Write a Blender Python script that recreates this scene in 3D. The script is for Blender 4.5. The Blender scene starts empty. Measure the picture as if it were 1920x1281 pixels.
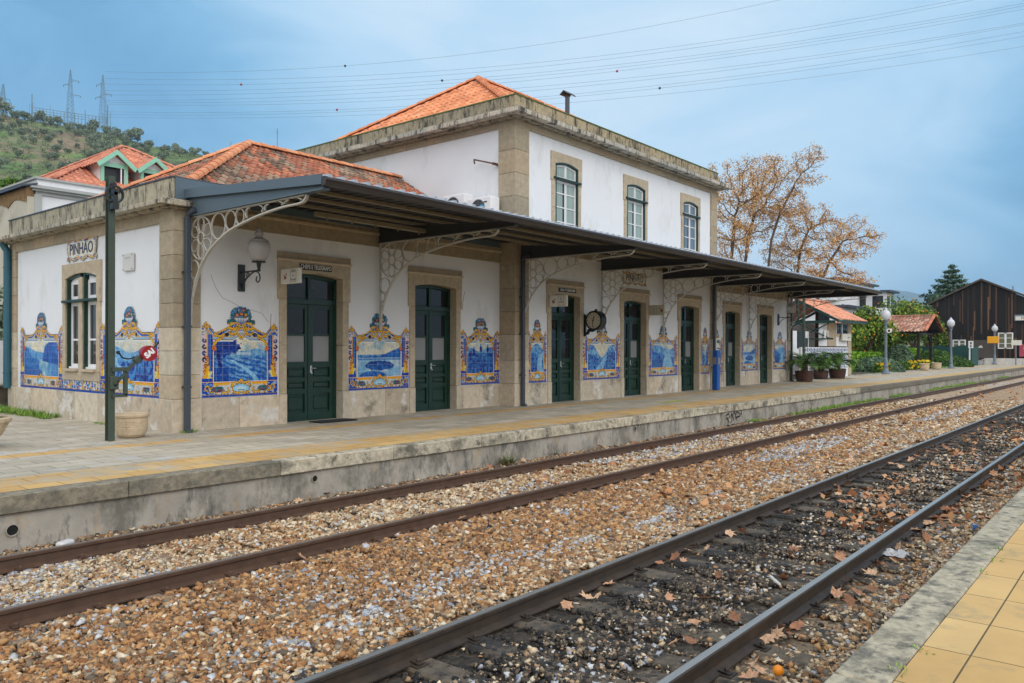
import bpy, bmesh, math, random
import numpy as np
from mathutils import Vector, Matrix
random.seed(7); RNG = np.random.default_rng(11)
scene = bpy.context.scene
C = scene.collection
R = math.radians
# ---------------------------------------------------------------- camera
cam_d = bpy.data.cameras.new('camera'); cam = bpy.data.objects.new('camera', cam_d); C.objects.link(cam)
cam_d.sensor_width = 36; cam_d.lens = 36*1487/1920; cam_d.shift_y = 13/1920
cam_d.clip_start = .1; cam_d.clip_end = 6000
YAW = 39.42
cam.matrix_world = Matrix.Translation((0, 0, 2.03)) @ Matrix.Rotation(R(YAW-90), 4, 'Z') @ Matrix.Rotation(R(90), 4, 'X') @ Matrix.Rotation(.002, 4, 'Z')
scene.camera = cam
# ---------------------------------------------------------------- world: thin blue overcast, unseen brighter cloud behind the camera, put in to light the walls
world = bpy.data.worlds.new('World'); scene.world = world; world.use_nodes = True
nt = world.node_tree; nt.nodes.clear()
def wn(t, **k):
    n = nt.nodes.new(t)
    for a, b in k.items(): setattr(n, a, b)
    return n
def wl(a, b): nt.links.new(a, b)
sky = wn('ShaderNodeTexSky', sky_type='NISHITA', sun_disc=False)
SUN_EL, SUN_AZ = 42, 258        # azimuth in degrees, counter-clockwise from +X : behind and left of the camera
sky.sun_elevation = R(SUN_EL); sky.sun_rotation = R(90-SUN_AZ)
tc = wn('ShaderNodeTexCoord')
def wmath(op, a, b=None, c=None, clamp=False):
    n = wn('ShaderNodeMath', operation=op); n.use_clamp = clamp
    for i, v in enumerate((a, b, c)):
        if v is None: continue
        if isinstance(v, (int, float)): n.inputs[i].default_value = v
        else: wl(v, n.inputs[i])
    return n.outputs[0]
def wdot(v):
    n = wn('ShaderNodeVectorMath', operation='DOT_PRODUCT'); wl(tc.outputs['Generated'], n.inputs[0]); n.inputs[1].default_value = Vector(v).normalized(); return n.outputs['Value']
def wramp(f, stops):
    n = wn('ShaderNodeValToRGB'); wl(f, n.inputs[0]); e = n.color_ramp.elements
    while len(e) < len(stops): e.new(.5)
    for q, (p, c) in zip(e, stops): q.position = p; q.color = (*c, 1)
    return n.outputs[0]
def wmix(f, a, b):
    n = wn('ShaderNodeMix', data_type='RGBA')
    if isinstance(f, (int, float)): n.inputs[0].default_value = f
    else: wl(f, n.inputs[0])
    for i, v in ((6, a), (7, b)):
        if isinstance(v, tuple): n.inputs[i].default_value = (*v, 1)
        else: wl(v, n.inputs[i])
    return n.outputs[2]
def pxdir(px, py):
    a = (px-960)/1487; c, s = math.cos(R(YAW)), math.sin(R(YAW))
    return (c+a*s, s-a*c, (653.5-py)/1487)
noi = wn('ShaderNodeTexNoise'); noi.inputs['Scale'].default_value = 2.2; noi.inputs['Detail'].default_value = 4; noi.inputs['Distortion'].default_value = .4
mp = wn('ShaderNodeMapping'); mp.inputs['Scale'].default_value = (1, 1, 2.2); wl(tc.outputs['Generated'], mp.inputs[0]); wl(mp.outputs[0], noi.inputs['Vector'])
n1 = wmath('SUBTRACT', noi.outputs['Fac'], .5)
# thin bright cloud round the top centre, deeper blue-grey cloud low right and left
bright = wmath('MULTIPLY_ADD', wdot(pxdir(1130, -150)), 5.2, -4.38)
bright = wmath('MULTIPLY_ADD', n1, .45, bright)
bright2 = wmath('MULTIPLY_ADD', wdot(pxdir(1380, 440)), 22.0, -21.4)
bright3 = wmath('MULTIPLY_ADD', wdot(pxdir(1300, 40)), 9.0, -8.4)
b = wmath('MAXIMUM', bright, wmath('MAXIMUM', bright2, bright3)); 
b = wmath('MAXIMUM', b, 0, clamp=True)
noi2 = wn('ShaderNodeTexNoise'); noi2.inputs['Scale'].default_value = 3.6; noi2.inputs['Detail'].default_value = 6; noi2.inputs['Roughness'].default_value = .55; noi2.inputs['Distortion'].default_value = .8; mp2 = wn('ShaderNodeMapping'); mp2.inputs['Scale'].default_value = (1, 1, 2.6); mp2.inputs['Location'].default_value = (3.1, 1.7, .4); wl(tc.outputs['Generated'], mp2.inputs[0]); wl(mp2.outputs[0], noi2.inputs['Vector'])
n2 = wmath('SUBTRACT', noi2.outputs['Fac'], .5)
f = wmath('MULTIPLY_ADD', n2, .8, wmath('MULTIPLY_ADD', n1, .15, b), clamp=True)
front = wramp(f, [(0, (.165, .40, .66)), (.18, (.235, .50, .76)), (.5, (.46, .70, .92)), (1, (.70, .85, .98))])
back = wmath('MULTIPLY_ADD', wdot((-math.cos(R(YAW)), -math.sin(R(YAW)), .35)), 1.3, .35, clamp=True)
sx = wn('ShaderNodeSeparateXYZ'); wl(tc.outputs['Generated'], sx.inputs[0])
elev = wramp(sx.outputs['Z'], [(0, (.55, .56, .57)), (.12, (1.0, 1.02, 1.05)), (.35, (1.75, 1.78, 1.82)), (.7, (1.6, 1.62, 1.66)), (1, (1.15, 1.17, 1.2))])
cloudn = wramp(noi.outputs['Fac'], [(.3, (.85, .86, .9)), (.7, (1.15, 1.13, 1.1))])
cmul = wn('ShaderNodeMix', data_type='RGBA', blend_type='MULTIPLY'); cmul.inputs[0].default_value = 1; wl(elev, cmul.inputs[6]); wl(cloudn, cmul.inputs[7]); cloud = cmul.outputs[2]
skyc = wmix(back, front, cloud)
bg1 = wn('ShaderNodeBackground'); wl(skyc, bg1.inputs[0]); bg1.inputs[1].default_value = .93
bg2 = wn('ShaderNodeBackground'); wl(sky.outputs[0], bg2.inputs[0]); bg2.inputs[1].default_value = .012
add = wn('ShaderNodeAddShader'); wl(bg1.outputs[0], add.inputs[0]); wl(bg2.outputs[0], add.inputs[1])
out = wn('ShaderNodeOutputWorld'); wl(add.outputs[0], out.inputs[0])
sd = bpy.data.lights.new('sun', 'SUN'); sd.energy = .8; sd.angle = R(40); sd.color = (1, .97, .93)
sun = bpy.data.objects.new('sun', sd); C.objects.link(sun)
sdir = Vector((math.cos(R(SUN_AZ))*math.cos(R(SUN_EL)), math.sin(R(SUN_AZ))*math.cos(R(SUN_EL)), math.sin(R(SUN_EL))))
sun.rotation_euler = sdir.to_track_quat('Z', 'Y').to_euler(); sun.location = (0, 0, 60)
vs = scene.view_settings; vs.view_transform = 'Standard'; vs.look = 'None'; vs.exposure = 0.08; vs.gamma = 1
scene.cycles.max_bounces = 6; scene.cycles.transparent_max_bounces = 8
# ---------------------------------------------------------------- materials
MATS = {}
def L(r, g, b):
    f = lambda v: ((v/255+.055)/1.055)**2.4
    return (f(r), f(g), f(b))
def mat(name, col=(.5, .5, .5), rough=.8, metal=0, var=0.0, vs_=3.0, col2=None, c2s=1.5, c2t=(.5, .65), bump=0.0, bs=40.0, attr=False,
        streak=None, spec=.5, coat=0, stretch=None, bd=.01, alpha=None, trans=0, emit=None, layers=()):
    if name in MATS: return MATS[name]
    m = bpy.data.materials.new(name); m.use_nodes = True; t = m.node_tree; p = t.nodes['Principled BSDF']
    lk = t.links.new
    geo = t.nodes.new('ShaderNodeNewGeometry'); vec = geo.outputs['Position']
    if stretch:
        mpn = t.nodes.new('ShaderNodeMapping'); mpn.inputs['Scale'].default_value = stretch; lk(vec, mpn.inputs[0]); vec = mpn.outputs[0]
    def noise(scale, detail=4, v=None, rough_=.6):
        n = t.nodes.new('ShaderNodeTexNoise'); n.inputs['Scale'].default_value = scale; n.inputs['Detail'].default_value = detail; n.inputs['Roughness'].default_value = rough_
        lk(v if v is not None else vec, n.inputs['Vector']); return n.outputs['Fac']
    def rmp(f, a, b):
        n = t.nodes.new('ShaderNodeMapRange'); n.inputs[1].default_value = a; n.inputs[2].default_value = b; lk(f, n.inputs[0]); return n.outputs[0]
    def mix(f, a, b, bt='MIX'):
        n = t.nodes.new('ShaderNodeMix'); n.data_type = 'RGBA'; n.blend_type = bt
        if isinstance(f, (int, float)): n.inputs[0].default_value = f
        else: lk(f, n.inputs[0])
        for i, v in ((6, a), (7, b)):
            if isinstance(v, tuple): n.inputs[i].default_value = (*v, 1)
            else: lk(v, n.inputs[i])
        return n.outputs[2]
    if attr:
        a = t.nodes.new('ShaderNodeAttribute'); a.attribute_name = 'Col'; cur = a.outputs['Color']
    else: cur = tuple(col)
    if col2 is not None: cur = mix(rmp(noise(c2s), *c2t), cur, tuple(col2))
    for (lc, sc, lo, hi, st) in layers:      # extra stain layers: colour, scale, range, stretch
        v = geo.outputs['Position']
        if st:
            q = t.nodes.new('ShaderNodeMapping'); q.inputs['Scale'].default_value = st; lk(v, q.inputs[0]); v = q.outputs[0]
        cur = mix(rmp(noise(sc, 6, v, .7), lo, hi), cur, tuple(lc))
    if var:
        n = t.nodes.new('ShaderNodeMapRange'); n.inputs[1].default_value = .3; n.inputs[2].default_value = .7; n.inputs[3].default_value = 1-var; n.inputs[4].default_value = 1+var
        lk(noise(vs_, 6), n.inputs[0])
        cb = t.nodes.new('ShaderNodeVectorMath'); cb.operation = 'SCALE'
        if isinstance(cur, tuple): cb.inputs[0].default_value = cur
        else: lk(cur, cb.inputs[0])
        lk(n.outputs[0], cb.inputs['Scale']); cur = cb.outputs[0]
    if isinstance(cur, tuple): p.inputs['Base Color'].default_value = (*cur, 1)
    else: lk(cur, p.inputs['Base Color'])
    p.inputs['Roughness'].default_value = rough; p.inputs['Metallic'].default_value = metal
    p.inputs['Specular IOR Level'].default_value = spec; p.inputs['Coat Weight'].default_value = coat
    if trans: p.inputs['Transmission Weight'].default_value = trans
    if alpha is not None: p.inputs['Alpha'].default_value = alpha
    if bump:
        bn = t.nodes.new('ShaderNodeBump'); bn.inputs['Strength'].default_value = bump; bn.inputs['Distance'].default_value = bd
        lk(noise(bs, 5), bn.inputs['Height']); lk(bn.outputs[0], p.inputs['Normal'])
    MATS[name] = m
    return m
M = {}
M['plaster'] = mat('plaster', (.768, .782, .80), .85, var=.025, vs_=1.2, bump=.15, bs=60, layers=[((.62, .61, .59), 1.1, .54, .74, (1, 1, .45)), ((.42, .4, .37), 3.5, .68, .8, (.8, .8, .2))])
M['stone'] = mat('granite', attr=True, rough=.88, var=.16, vs_=9, bump=.35, bs=55, layers=[((.18, .15, .115), 1.3, .6, .8, (1, 1, .6)), ((.52, .47, .40), 2.3, .62, .74, None), ((.15, .13, .11), 26, .66, .74, None)])
M['plinth'] = mat('plinth_granite', attr=True, rough=.9, var=.16, vs_=7, bump=.4, bs=45, layers=[((.66, .62, .56), 1.7, .54, .6, None), ((.15, .13, .10), 1.3, .54, .68, (1, 1, .8)), ((.12, .1, .08), 30, .66, .74, None)])
M['weathered'] = mat('weathered_parapet', attr=True, rough=.93, var=.2, vs_=6, bump=.5, bs=40, layers=[((.07, .065, .055), 3.2, .50, .62, (1.6, 1.6, .35)), ((.045, .042, .038), 13, .55, .66, (1, 1, .3)), ((.56, .53, .47), 9, .66, .72, None)])
M['green'] = mat('dark_green_paint', L(10, 50, 39), .4, var=.25, vs_=5, coat=.1)
M['white'] = mat('white_paint', (.8, .8, .8), .5, var=.04)
M['glass'] = mat('dark_glass', (.012, .013, .014), .06, spec=.45, var=.3, vs_=1.5)
M['film'] = mat('frosted_film', (.26, .26, .26), .35, var=.06)
M['curtain'] = mat('curtain_glass', L(150, 165, 155), .12, spec=.8, stretch=(14, 14, .4), var=.16, vs_=1.5)
M['curtaingrey'] = mat('curtain_glass_grey', L(108, 122, 134), .1, spec=.8, stretch=(14, 14, .4), var=.2, vs_=1.5)
M['canopy'] = mat('canopy_dark_metal', L(52, 50, 48), .5, var=.08)
M['canopysheet'] = mat('corrugated_sheet', L(38, 35, 33), .55, var=.15, vs_=2)
M['galv'] = mat('galvanised_sheet', (.45, .47, .5), .4, metal=.4, var=.1)
M['fascia'] = mat('blue_grey_metal', L(84, 100, 110), .42, var=.05, vs_=1.5)
M['gutter'] = mat('brown_gutter', L(52, 47, 45), .35)
M['purlin'] = mat('cream_purlin', L(140, 130, 108), .6, var=.1)
M['iron'] = mat('silver_iron', L(182, 178, 168), .5, metal=.0, var=.12, vs_=8)
M['black'] = mat('black_iron', (.012, .014, .013), .35)
M['slate'] = mat('slate_pipe', L(62, 70, 80), .4, var=.05)
M['teal'] = mat('teal_pipe', L(40, 92, 108), .45, var=.12, vs_=3)
M['tiles'] = mat('glazed_tiles', attr=True, rough=.28, spec=.3)
M['rooftile'] = mat('clay_tiles', attr=True, rough=.85, var=.2, vs_=14, bump=.3, bs=60)
M['ceramic'] = mat('marble_plaque', (.62, .61, .58), .5, var=.05)
M['raildark'] = mat('oily_rail', L(66, 54, 43), .6, var=.25, vs_=10, bump=.2, bs=80, layers=[((.035, .028, .022), 5, .45, .65, (.5, 1, 2))])
M['rust'] = mat('rusty_steel', L(92, 58, 38), .75, var=.3, vs_=14, bump=.3, bs=60, layers=[((.03, .022, .018), 5, .55, .7, (.4, 1, 2))])
M['rail'] = mat('rail_steel', L(84, 62, 47), .62, var=.25, vs_=10, bump=.2, bs=80, layers=[((.10, .045, .022), 6, .5, .7, (.5, 1, 2))])
M['railtop'] = mat('polished_rail', (.44, .415, .38), .36, metal=.75, var=.1, vs_=6, stretch=(.4, 8, 8))
M['railtopdull'] = mat('dull_rail_head', (.24, .19, .155), .45, metal=.4, var=.2, vs_=6, stretch=(.4, 8, 8))
M['sleeper'] = mat('old_sleeper', (.125, .097, .066), .9, var=.35, vs_=9, bump=.8, bs=24, layers=[((.03, .028, .026), 2.2, .44, .58, None)])
M['sleepertan'] = mat('rusty_sleeper', (.22, .15, .1), .9, var=.3, vs_=5, bump=.5, bs=20)
M['coping'] = mat('platform_coping', attr=True, rough=.92, var=.32, vs_=13, bump=.6, bs=60, layers=[((.13, .12, .09), 1.9, .50, .66, (.8, 1, 1)), ((.16, .145, .11), 7, .52, .64, None), ((.07, .065, .055), 28, .60, .70, None), ((.5, .47, .42), 30, .66, .72, None)])
M['platwall'] = mat('platform_wall', (.40, .36, .30), .9, var=.2, vs_=2.5, bump=.5, bs=30, layers=[((.19, .175, .14), 1.7, .47, .62, (1, 1, .6)), ((.12, .115, .10), 5, .54, .66, (1, 1, .35)), ((.42, .33, .22), 2.6, .56, .66, (1, 1, .6)), ((.1, .095, .08), 7, .6, .72, (1, 1, .25))])
M['greenpost'] = mat('olive_green_post', L(62, 74, 62), .5, var=.08, vs_=5)
M['red'] = mat('red_enamel', L(150, 12, 26), .3, coat=.3)
M['signwhite'] = mat('sign_white', L(222, 218, 205), .45, var=.03)
M['signblack'] = mat('sign_black', (.01, .01, .012), .4)
M['arrowred'] = mat('arrow_red', L(150, 12, 14), .5)
M['ink'] = mat('ink_blue', L(24, 26, 78), .35)
M['terracotta'] = mat('pale_stone_pot', L(196, 176, 146), .85, var=.12, vs_=8, bump=.3, bs=60, layers=[((.3, .22, .14), 5, .56, .72, None)])
M['milkglass'] = mat('milky_globe', (.62, .60, .60), .22, spec=.6, trans=.35, alpha=.86)
M['globe'] = mat('frosted_white_globe', (.78, .8, .83), .25, spec=.6, trans=.25)
M['lampgrey'] = mat('grey_lamp_post', L(112, 124, 134), .45, var=.06)
# ---------------------------------------------------------------- object helpers
def wloc(o):
    v = Vector((0, 0, 0))
    while o is not None: v += o.location; o = o.parent
    return v
def tag(o, label=None, cat=None, group=None, kind=None):
    if label: o['label'] = label
    if cat: o['category'] = cat
    if group: o['group'] = group
    if kind: o['kind'] = kind
    return o
def empty(name, loc, label=None, cat=None, group=None, rz=0):
    o = bpy.data.objects.new(name, None); o.location = loc; o.rotation_euler.z = rz; o.empty_display_size = .2; C.objects.link(o)
    return tag(o, label, cat, group)
def add_mesh(name, V, F, m, parent=None, origin=None, col=None, dom='FACE', smooth=False):
    V = np.asarray(V, float).reshape(-1, 3)
    if parent is not None: org = np.array(wloc(parent))
    elif origin is not None: org = np.array(origin, float)
    else:
        org = (V.min(0)+V.max(0))/2; org[2] = V[:, 2].min()
    me = bpy.data.meshes.new(name)
    if isinstance(F, np.ndarray):
        k = F.shape[1]; me.vertices.add(len(V)); me.vertices.foreach_set('co', (V-org).astype(np.float32).ravel())
        me.loops.add(F.size); me.loops.foreach_set('vertex_index', F.astype(np.int32).ravel())
        me.polygons.add(len(F)); me.polygons.foreach_set('loop_start', np.arange(0, F.size, k, dtype=np.int32))
        me.update(calc_edges=True)
    else:
        me.from_pydata((V-org).tolist(), [], F)
    if col is not None:
        a = me.attributes.new('Col', 'FLOAT_COLOR', dom); c = np.ones((len(col), 4), np.float32); c[:, :3] = np.asarray(col); a.data.foreach_set('color', c.ravel())
    if smooth: me.polygons.foreach_set('use_smooth', np.ones(len(me.polygons), bool))
    me.materials.append(M[m] if isinstance(m, str) else m)
    o = bpy.data.objects.new(name, me); C.objects.link(o)
    if parent is not None: o.parent = parent
    else: o.location = org
    return o
class MB:
    def __init__(s): s.v = []; s.f = []; s.c = []; s.col = (.5, .5, .5); s.T = None
    def add(s, vs, fs):
        n = len(s.v)
        if s.T is not None: vs = [tuple(s.T @ Vector(v)) for v in vs]
        s.v += [tuple(v) for v in vs]; s.f += [tuple(i+n for i in f) for f in fs]; s.c += [s.col]*len(fs); return s
    def box(s, x0, x1, y0, y1, z0, z1):
        return s.add([(x0, y0, z0), (x1, y0, z0), (x1, y1, z0), (x0, y1, z0), (x0, y0, z1), (x1, y0, z1), (x1, y1, z1), (x0, y1, z1)],
                     [(0, 3, 2, 1), (4, 5, 6, 7), (0, 1, 5, 4), (1, 2, 6, 5), (2, 3, 7, 6), (3, 0, 4, 7)])
    def bbox(s, x0, x1, y0, y1, z0, z1, b=.01):      # bevelled box
        X = (x0, x0+b, x1-b, x1); Y = (y0, y0+b, y1-b, y1); Z = (z0, z0+b, z1-b, z1); vs = []; idx = {}
        for i in range(4):
            for j in range(4):
                for k in range(4):
                    e = (i in (0, 3))+(j in (0, 3))+(k in (0, 3))
                    if e == 1: idx[i, j, k] = len(vs); vs.append((X[i], Y[j], Z[k]))
        g = lambda *a: tuple(idx[q] for q in a); fs = []
        for i in (0, 3):
            q = g((i, 1, 1), (i, 2, 1), (i, 2, 2), (i, 1, 2)); fs.append(q if i else q[::-1])
            q = g((1, i, 1), (1, i, 2), (2, i, 2), (2, i, 1)); fs.append(q if i else q[::-1])
            q = g((1, 1, i), (2, 1, i), (2, 2, i), (1, 2, i)); fs.append(q if i else q[::-1])
        n3 = lambda a: 1 if a == 0 else 2
        for a in (0, 3):
            for b_ in (0, 3):
                fs.append(g((a, n3(b_), 1), (a, n3(b_), 2), (n3(a), b_, 2), (n3(a), b_, 1)))
                fs.append(g((a, 1, n3(b_)), (a, 2, n3(b_)), (n3(a), 2, b_), (n3(a), 1, b_)))
                fs.append(g((1, a, n3(b_)), (2, a, n3(b_)), (2, n3(a), b_), (1, n3(a), b_)))
                for c_ in (0, 3): fs.append(g((a, n3(b_), n3(c_)), (n3(a), b_, n3(c_)), (n3(a), n3(b_), c_)))
        return s.add(vs, fs)
    def quad(s, *p): return s.add(p, [tuple(range(len(p)))])
    def prism(s, poly, ax, a, b):    # poly: 2D list; ax: 'x','y','z' extrusion axis
        f = {'x': lambda u, v, w: (w, u, v), 'y': lambda u, v, w: (u, w, v), 'z': lambda u, v, w: (u, v, w)}[ax]
        n = len(poly); vs = [f(u, v, a) for u, v in poly]+[f(u, v, b) for u, v in poly]
        return s.add(vs, [tuple(range(n))[::-1], tuple(range(n, 2*n))]+[(i, (i+1) % n, (i+1) % n+n, i+n) for i in range(n)])
    def tube(s, pts, r, n=8, cap=True):
        pts = [Vector(p) for p in pts]; rs = r if isinstance(r, (list, tuple)) else [r]*len(pts); vs = []; up = None
        for i, p in enumerate(pts):
            t = (pts[min(i+1, len(pts)-1)]-pts[max(i-1, 0)]).normalized()
            if up is None: up = t.orthogonal().normalized()
            up = (up-t*up.dot(t)).normalized(); w = t.cross(up)
            vs += [p+(up*math.cos(2*math.pi*k/n)+w*math.sin(2*math.pi*k/n))*rs[i] for k in range(n)]
        fs = [(i*n+k, i*n+(k+1) % n, (i+1)*n+(k+1) % n, (i+1)*n+k) for i in range(len(pts)-1) for k in range(n)]
        if cap: fs += [tuple(range(n))[::-1], tuple(range((len(pts)-1)*n, len(pts)*n))]
        return s.add(vs, fs)
    def lathe(s, prof, cx=0, cy=0, z0=0, n=20):
        vs = [(cx+r*math.cos(2*math.pi*k/n), cy+r*math.sin(2*math.pi*k/n), z0+z) for r, z in prof for k in range(n)]
        fs = [(i*n+k, i*n+(k+1) % n, (i+1)*n+(k+1) % n, (i+1)*n+k) for i in range(len(prof)-1) for k in range(n)]
        fs += [tuple(range(n))[::-1], tuple(range((len(prof)-1)*n, len(prof)*n))]
        return s.add(vs, fs)
    def strip(s, pts, w, t, ax='x', pos=0.0):    # flat bar following a 2D path, width w along axis ax, thickness t in plane
        f = {'x': lambda u, v, q: (q, u, v), 'y': lambda u, v, q: (u, q, v)}[ax]; vs = []; P = [Vector(p) for p in pts]; closed = (P[0]-P[-1]).length < 1e-6
        n = len(P)
        for i, p in enumerate(P):
            a = P[i-1] if i else (P[-2] if closed else P[0]); b = P[i+1] if i < n-1 else (P[1] if closed else P[-1])
            d = (b-a).normalized(); nn = Vector((-d.y, d.x))*t/2
            for q in (pos-w/2, pos+w/2): vs += [f(p.x+nn.x, p.y+nn.y, q), f(p.x-nn.x, p.y-nn.y, q)]
        fs = []
        for i in range(n-1):
            a = i*4; b = a+4
            fs += [(a, b, b+1, a+1), (a+2, a+3, b+3, b+2), (a, a+2, b+2, b), (a+1, b+1, b+3, a+3)]
        if not closed: fs += [(0, 1, 3, 2), ((n-1)*4, (n-1)*4+2, (n-1)*4+3, (n-1)*4+1)]
        return s.add(vs, fs)
    def build(s, name, m, parent=None, smooth=False, col=True, **k):
        o = add_mesh(name, s.v, s.f, m, parent, col=s.c if col else None, smooth=smooth, **k); return o
def copy_tree(o, parent=None):
    c = o.copy(); C.objects.link(c)
    if parent is not None: c.parent = parent
    for ch in [q for q in o.children]: copy_tree(ch, c)
    return c
def jit(col, a=.12):
    k = 1+random.uniform(-a, a); h = random.uniform(-a, a)*.35
    return (col[0]*k*(1+h), col[1]*k, col[2]*k*(1-h))
STONE = L(164, 149, 125); LOWSTONE = L(194, 180, 156); PLINTH = L(196, 182, 160); DSTONE = L(158, 148, 126)
def text_mesh(name, body, size, T, m, parent=None, extrude=.002, align='CENTER', bold=0.0, sx=1.0):
    cu = bpy.data.curves.new(name, 'FONT'); cu.body = body; cu.size = size; cu.extrude = extrude; cu.align_x = align; cu.align_y = 'CENTER'; cu.offset = bold; cu.resolution_u = 3
    to = bpy.data.objects.new(name+'_tmp', cu); C.objects.link(to); dg = bpy.context.evaluated_depsgraph_get()
    me = bpy.data.meshes.new_from_object(to.evaluated_get(dg)); V = [T @ Vector((v.co.x*sx, v.co.y, v.co.z)) for v in me.vertices]; F = [tuple(p.vertices) for p in me.polygons]
    bpy.data.objects.remove(to); bpy.data.curves.remove(cu); bpy.data.meshes.remove(me)
    return add_mesh(name, [tuple(v) for v in V], F, m, parent)
def T_front(x, y, z): return Matrix.Translation((x, y, z)) @ Matrix.Rotation(R(90), 4, 'X')                       # faces -Y
def T_end(x, y, z): return Matrix.Translation((x, y, z)) @ Matrix(((0, 0, -1, 0), (-1, 0, 0, 0), (0, 1, 0, 0), (0, 0, 0, 1)))   # faces -X
G = .49
# ---------------------------------------------------------------- tile painting (procedural, numpy)
def lin(r, g, b):
    f = lambda v: ((v/255+.055)/1.055)**2.4 if v > 10 else v/255/12.92
    return np.array([f(r), f(g), f(b)])
def vnoise(x, y, seed):
    xi = np.floor(x).astype(int); yi = np.floor(y).astype(int); xf = x-xi; yf = y-yi
    def h(a, b):
        n = (a*374761393+b*668265263+seed*1442695041) & 0x7fffffff
        n = ((n ^ (n >> 13))*1274126177) & 0x7fffffff
        return ((n ^ (n >> 16)) & 0xffff)/65535.0
    u = xf*xf*(3-2*xf); v = yf*yf*(3-2*yf)
    return (h(xi, yi)*(1-u)+h(xi+1, yi)*u)*(1-v)+(h(xi, yi+1)*(1-u)+h(xi+1, yi+1)*u)*v
def fbm(x, y, seed, o=4):
    s = 0; a = .5
    for k in range(o):
        s = s+a*vnoise(x*2**k, y*2**k, seed+k*17); a *= .5
    return s/(1-.5**o)
class Canvas:
    def __init__(s, w, h, res):
        s.w, s.h = w, h; s.nx = int(round(w/res)); s.nz = int(round(h/res))
        s.X, s.Z = np.meshgrid((np.arange(s.nx)+.5)*w/s.nx, (np.arange(s.nz)+.5)*h/s.nz)
        s.C = np.zeros((s.nz, s.nx, 3)); s.M = np.zeros((s.nz, s.nx), bool)
    def put(s, m, c):
        s.C[m] = c if np.ndim(c) == 1 else c[m]
    def ell(s, cx, cz, rx, rz, c, clip=None):
        m = ((s.X-cx)/rx)**2+((s.Z-cz)/rz)**2 < 1
        if clip is not None: m &= clip
        s.put(m, c); return m
    def line(s, pts, w, c, clip=None):
        m = np.zeros_like(s.M)
        for (x0, z0), (x1, z1) in zip(pts[:-1], pts[1:]):
            dx, dz = x1-x0, z1-z0; L = dx*dx+dz*dz+1e-9
            t = np.clip(((s.X-x0)*dx+(s.Z-z0)*dz)/L, 0, 1)
            m |= (s.X-x0-t*dx)**2+(s.Z-z0-t*dz)**2 < w*w/4
        if clip is not None: m &= clip
        s.put(m, c); return m
    def sline(s, pts, w, c, outline=None, sym=True):
        w *= 1.3
        for q in ([pts, [(s.w-x, z) for x, z in pts]] if sym else [pts]):
            if outline is not None: s.line(q, w+.016, outline)
        for q in ([pts, [(s.w-x, z) for x, z in pts]] if sym else [pts]):
            s.line(q, w, c)
def arc(cx, cz, r, a0, a1, n=9, rz=None):
    rz = rz or r
    return [(cx+r*math.cos(math.radians(a0+(a1-a0)*i/n)), cz+rz*math.sin(math.radians(a0+(a1-a0)*i/n))) for i in range(n+1)]
BL = lin(14, 78, 170); DB = lin(14, 46, 128); LB = lin(96, 150, 208); WH = lin(226, 228, 226); YE = lin(224, 172, 30)
DK = lin(36, 34, 60); CR = lin(226, 218, 192); LI = lin(214, 196, 200); GR = lin(44, 104, 112); PU = lin(96, 52, 84); OR = lin(226, 128, 22)
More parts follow.
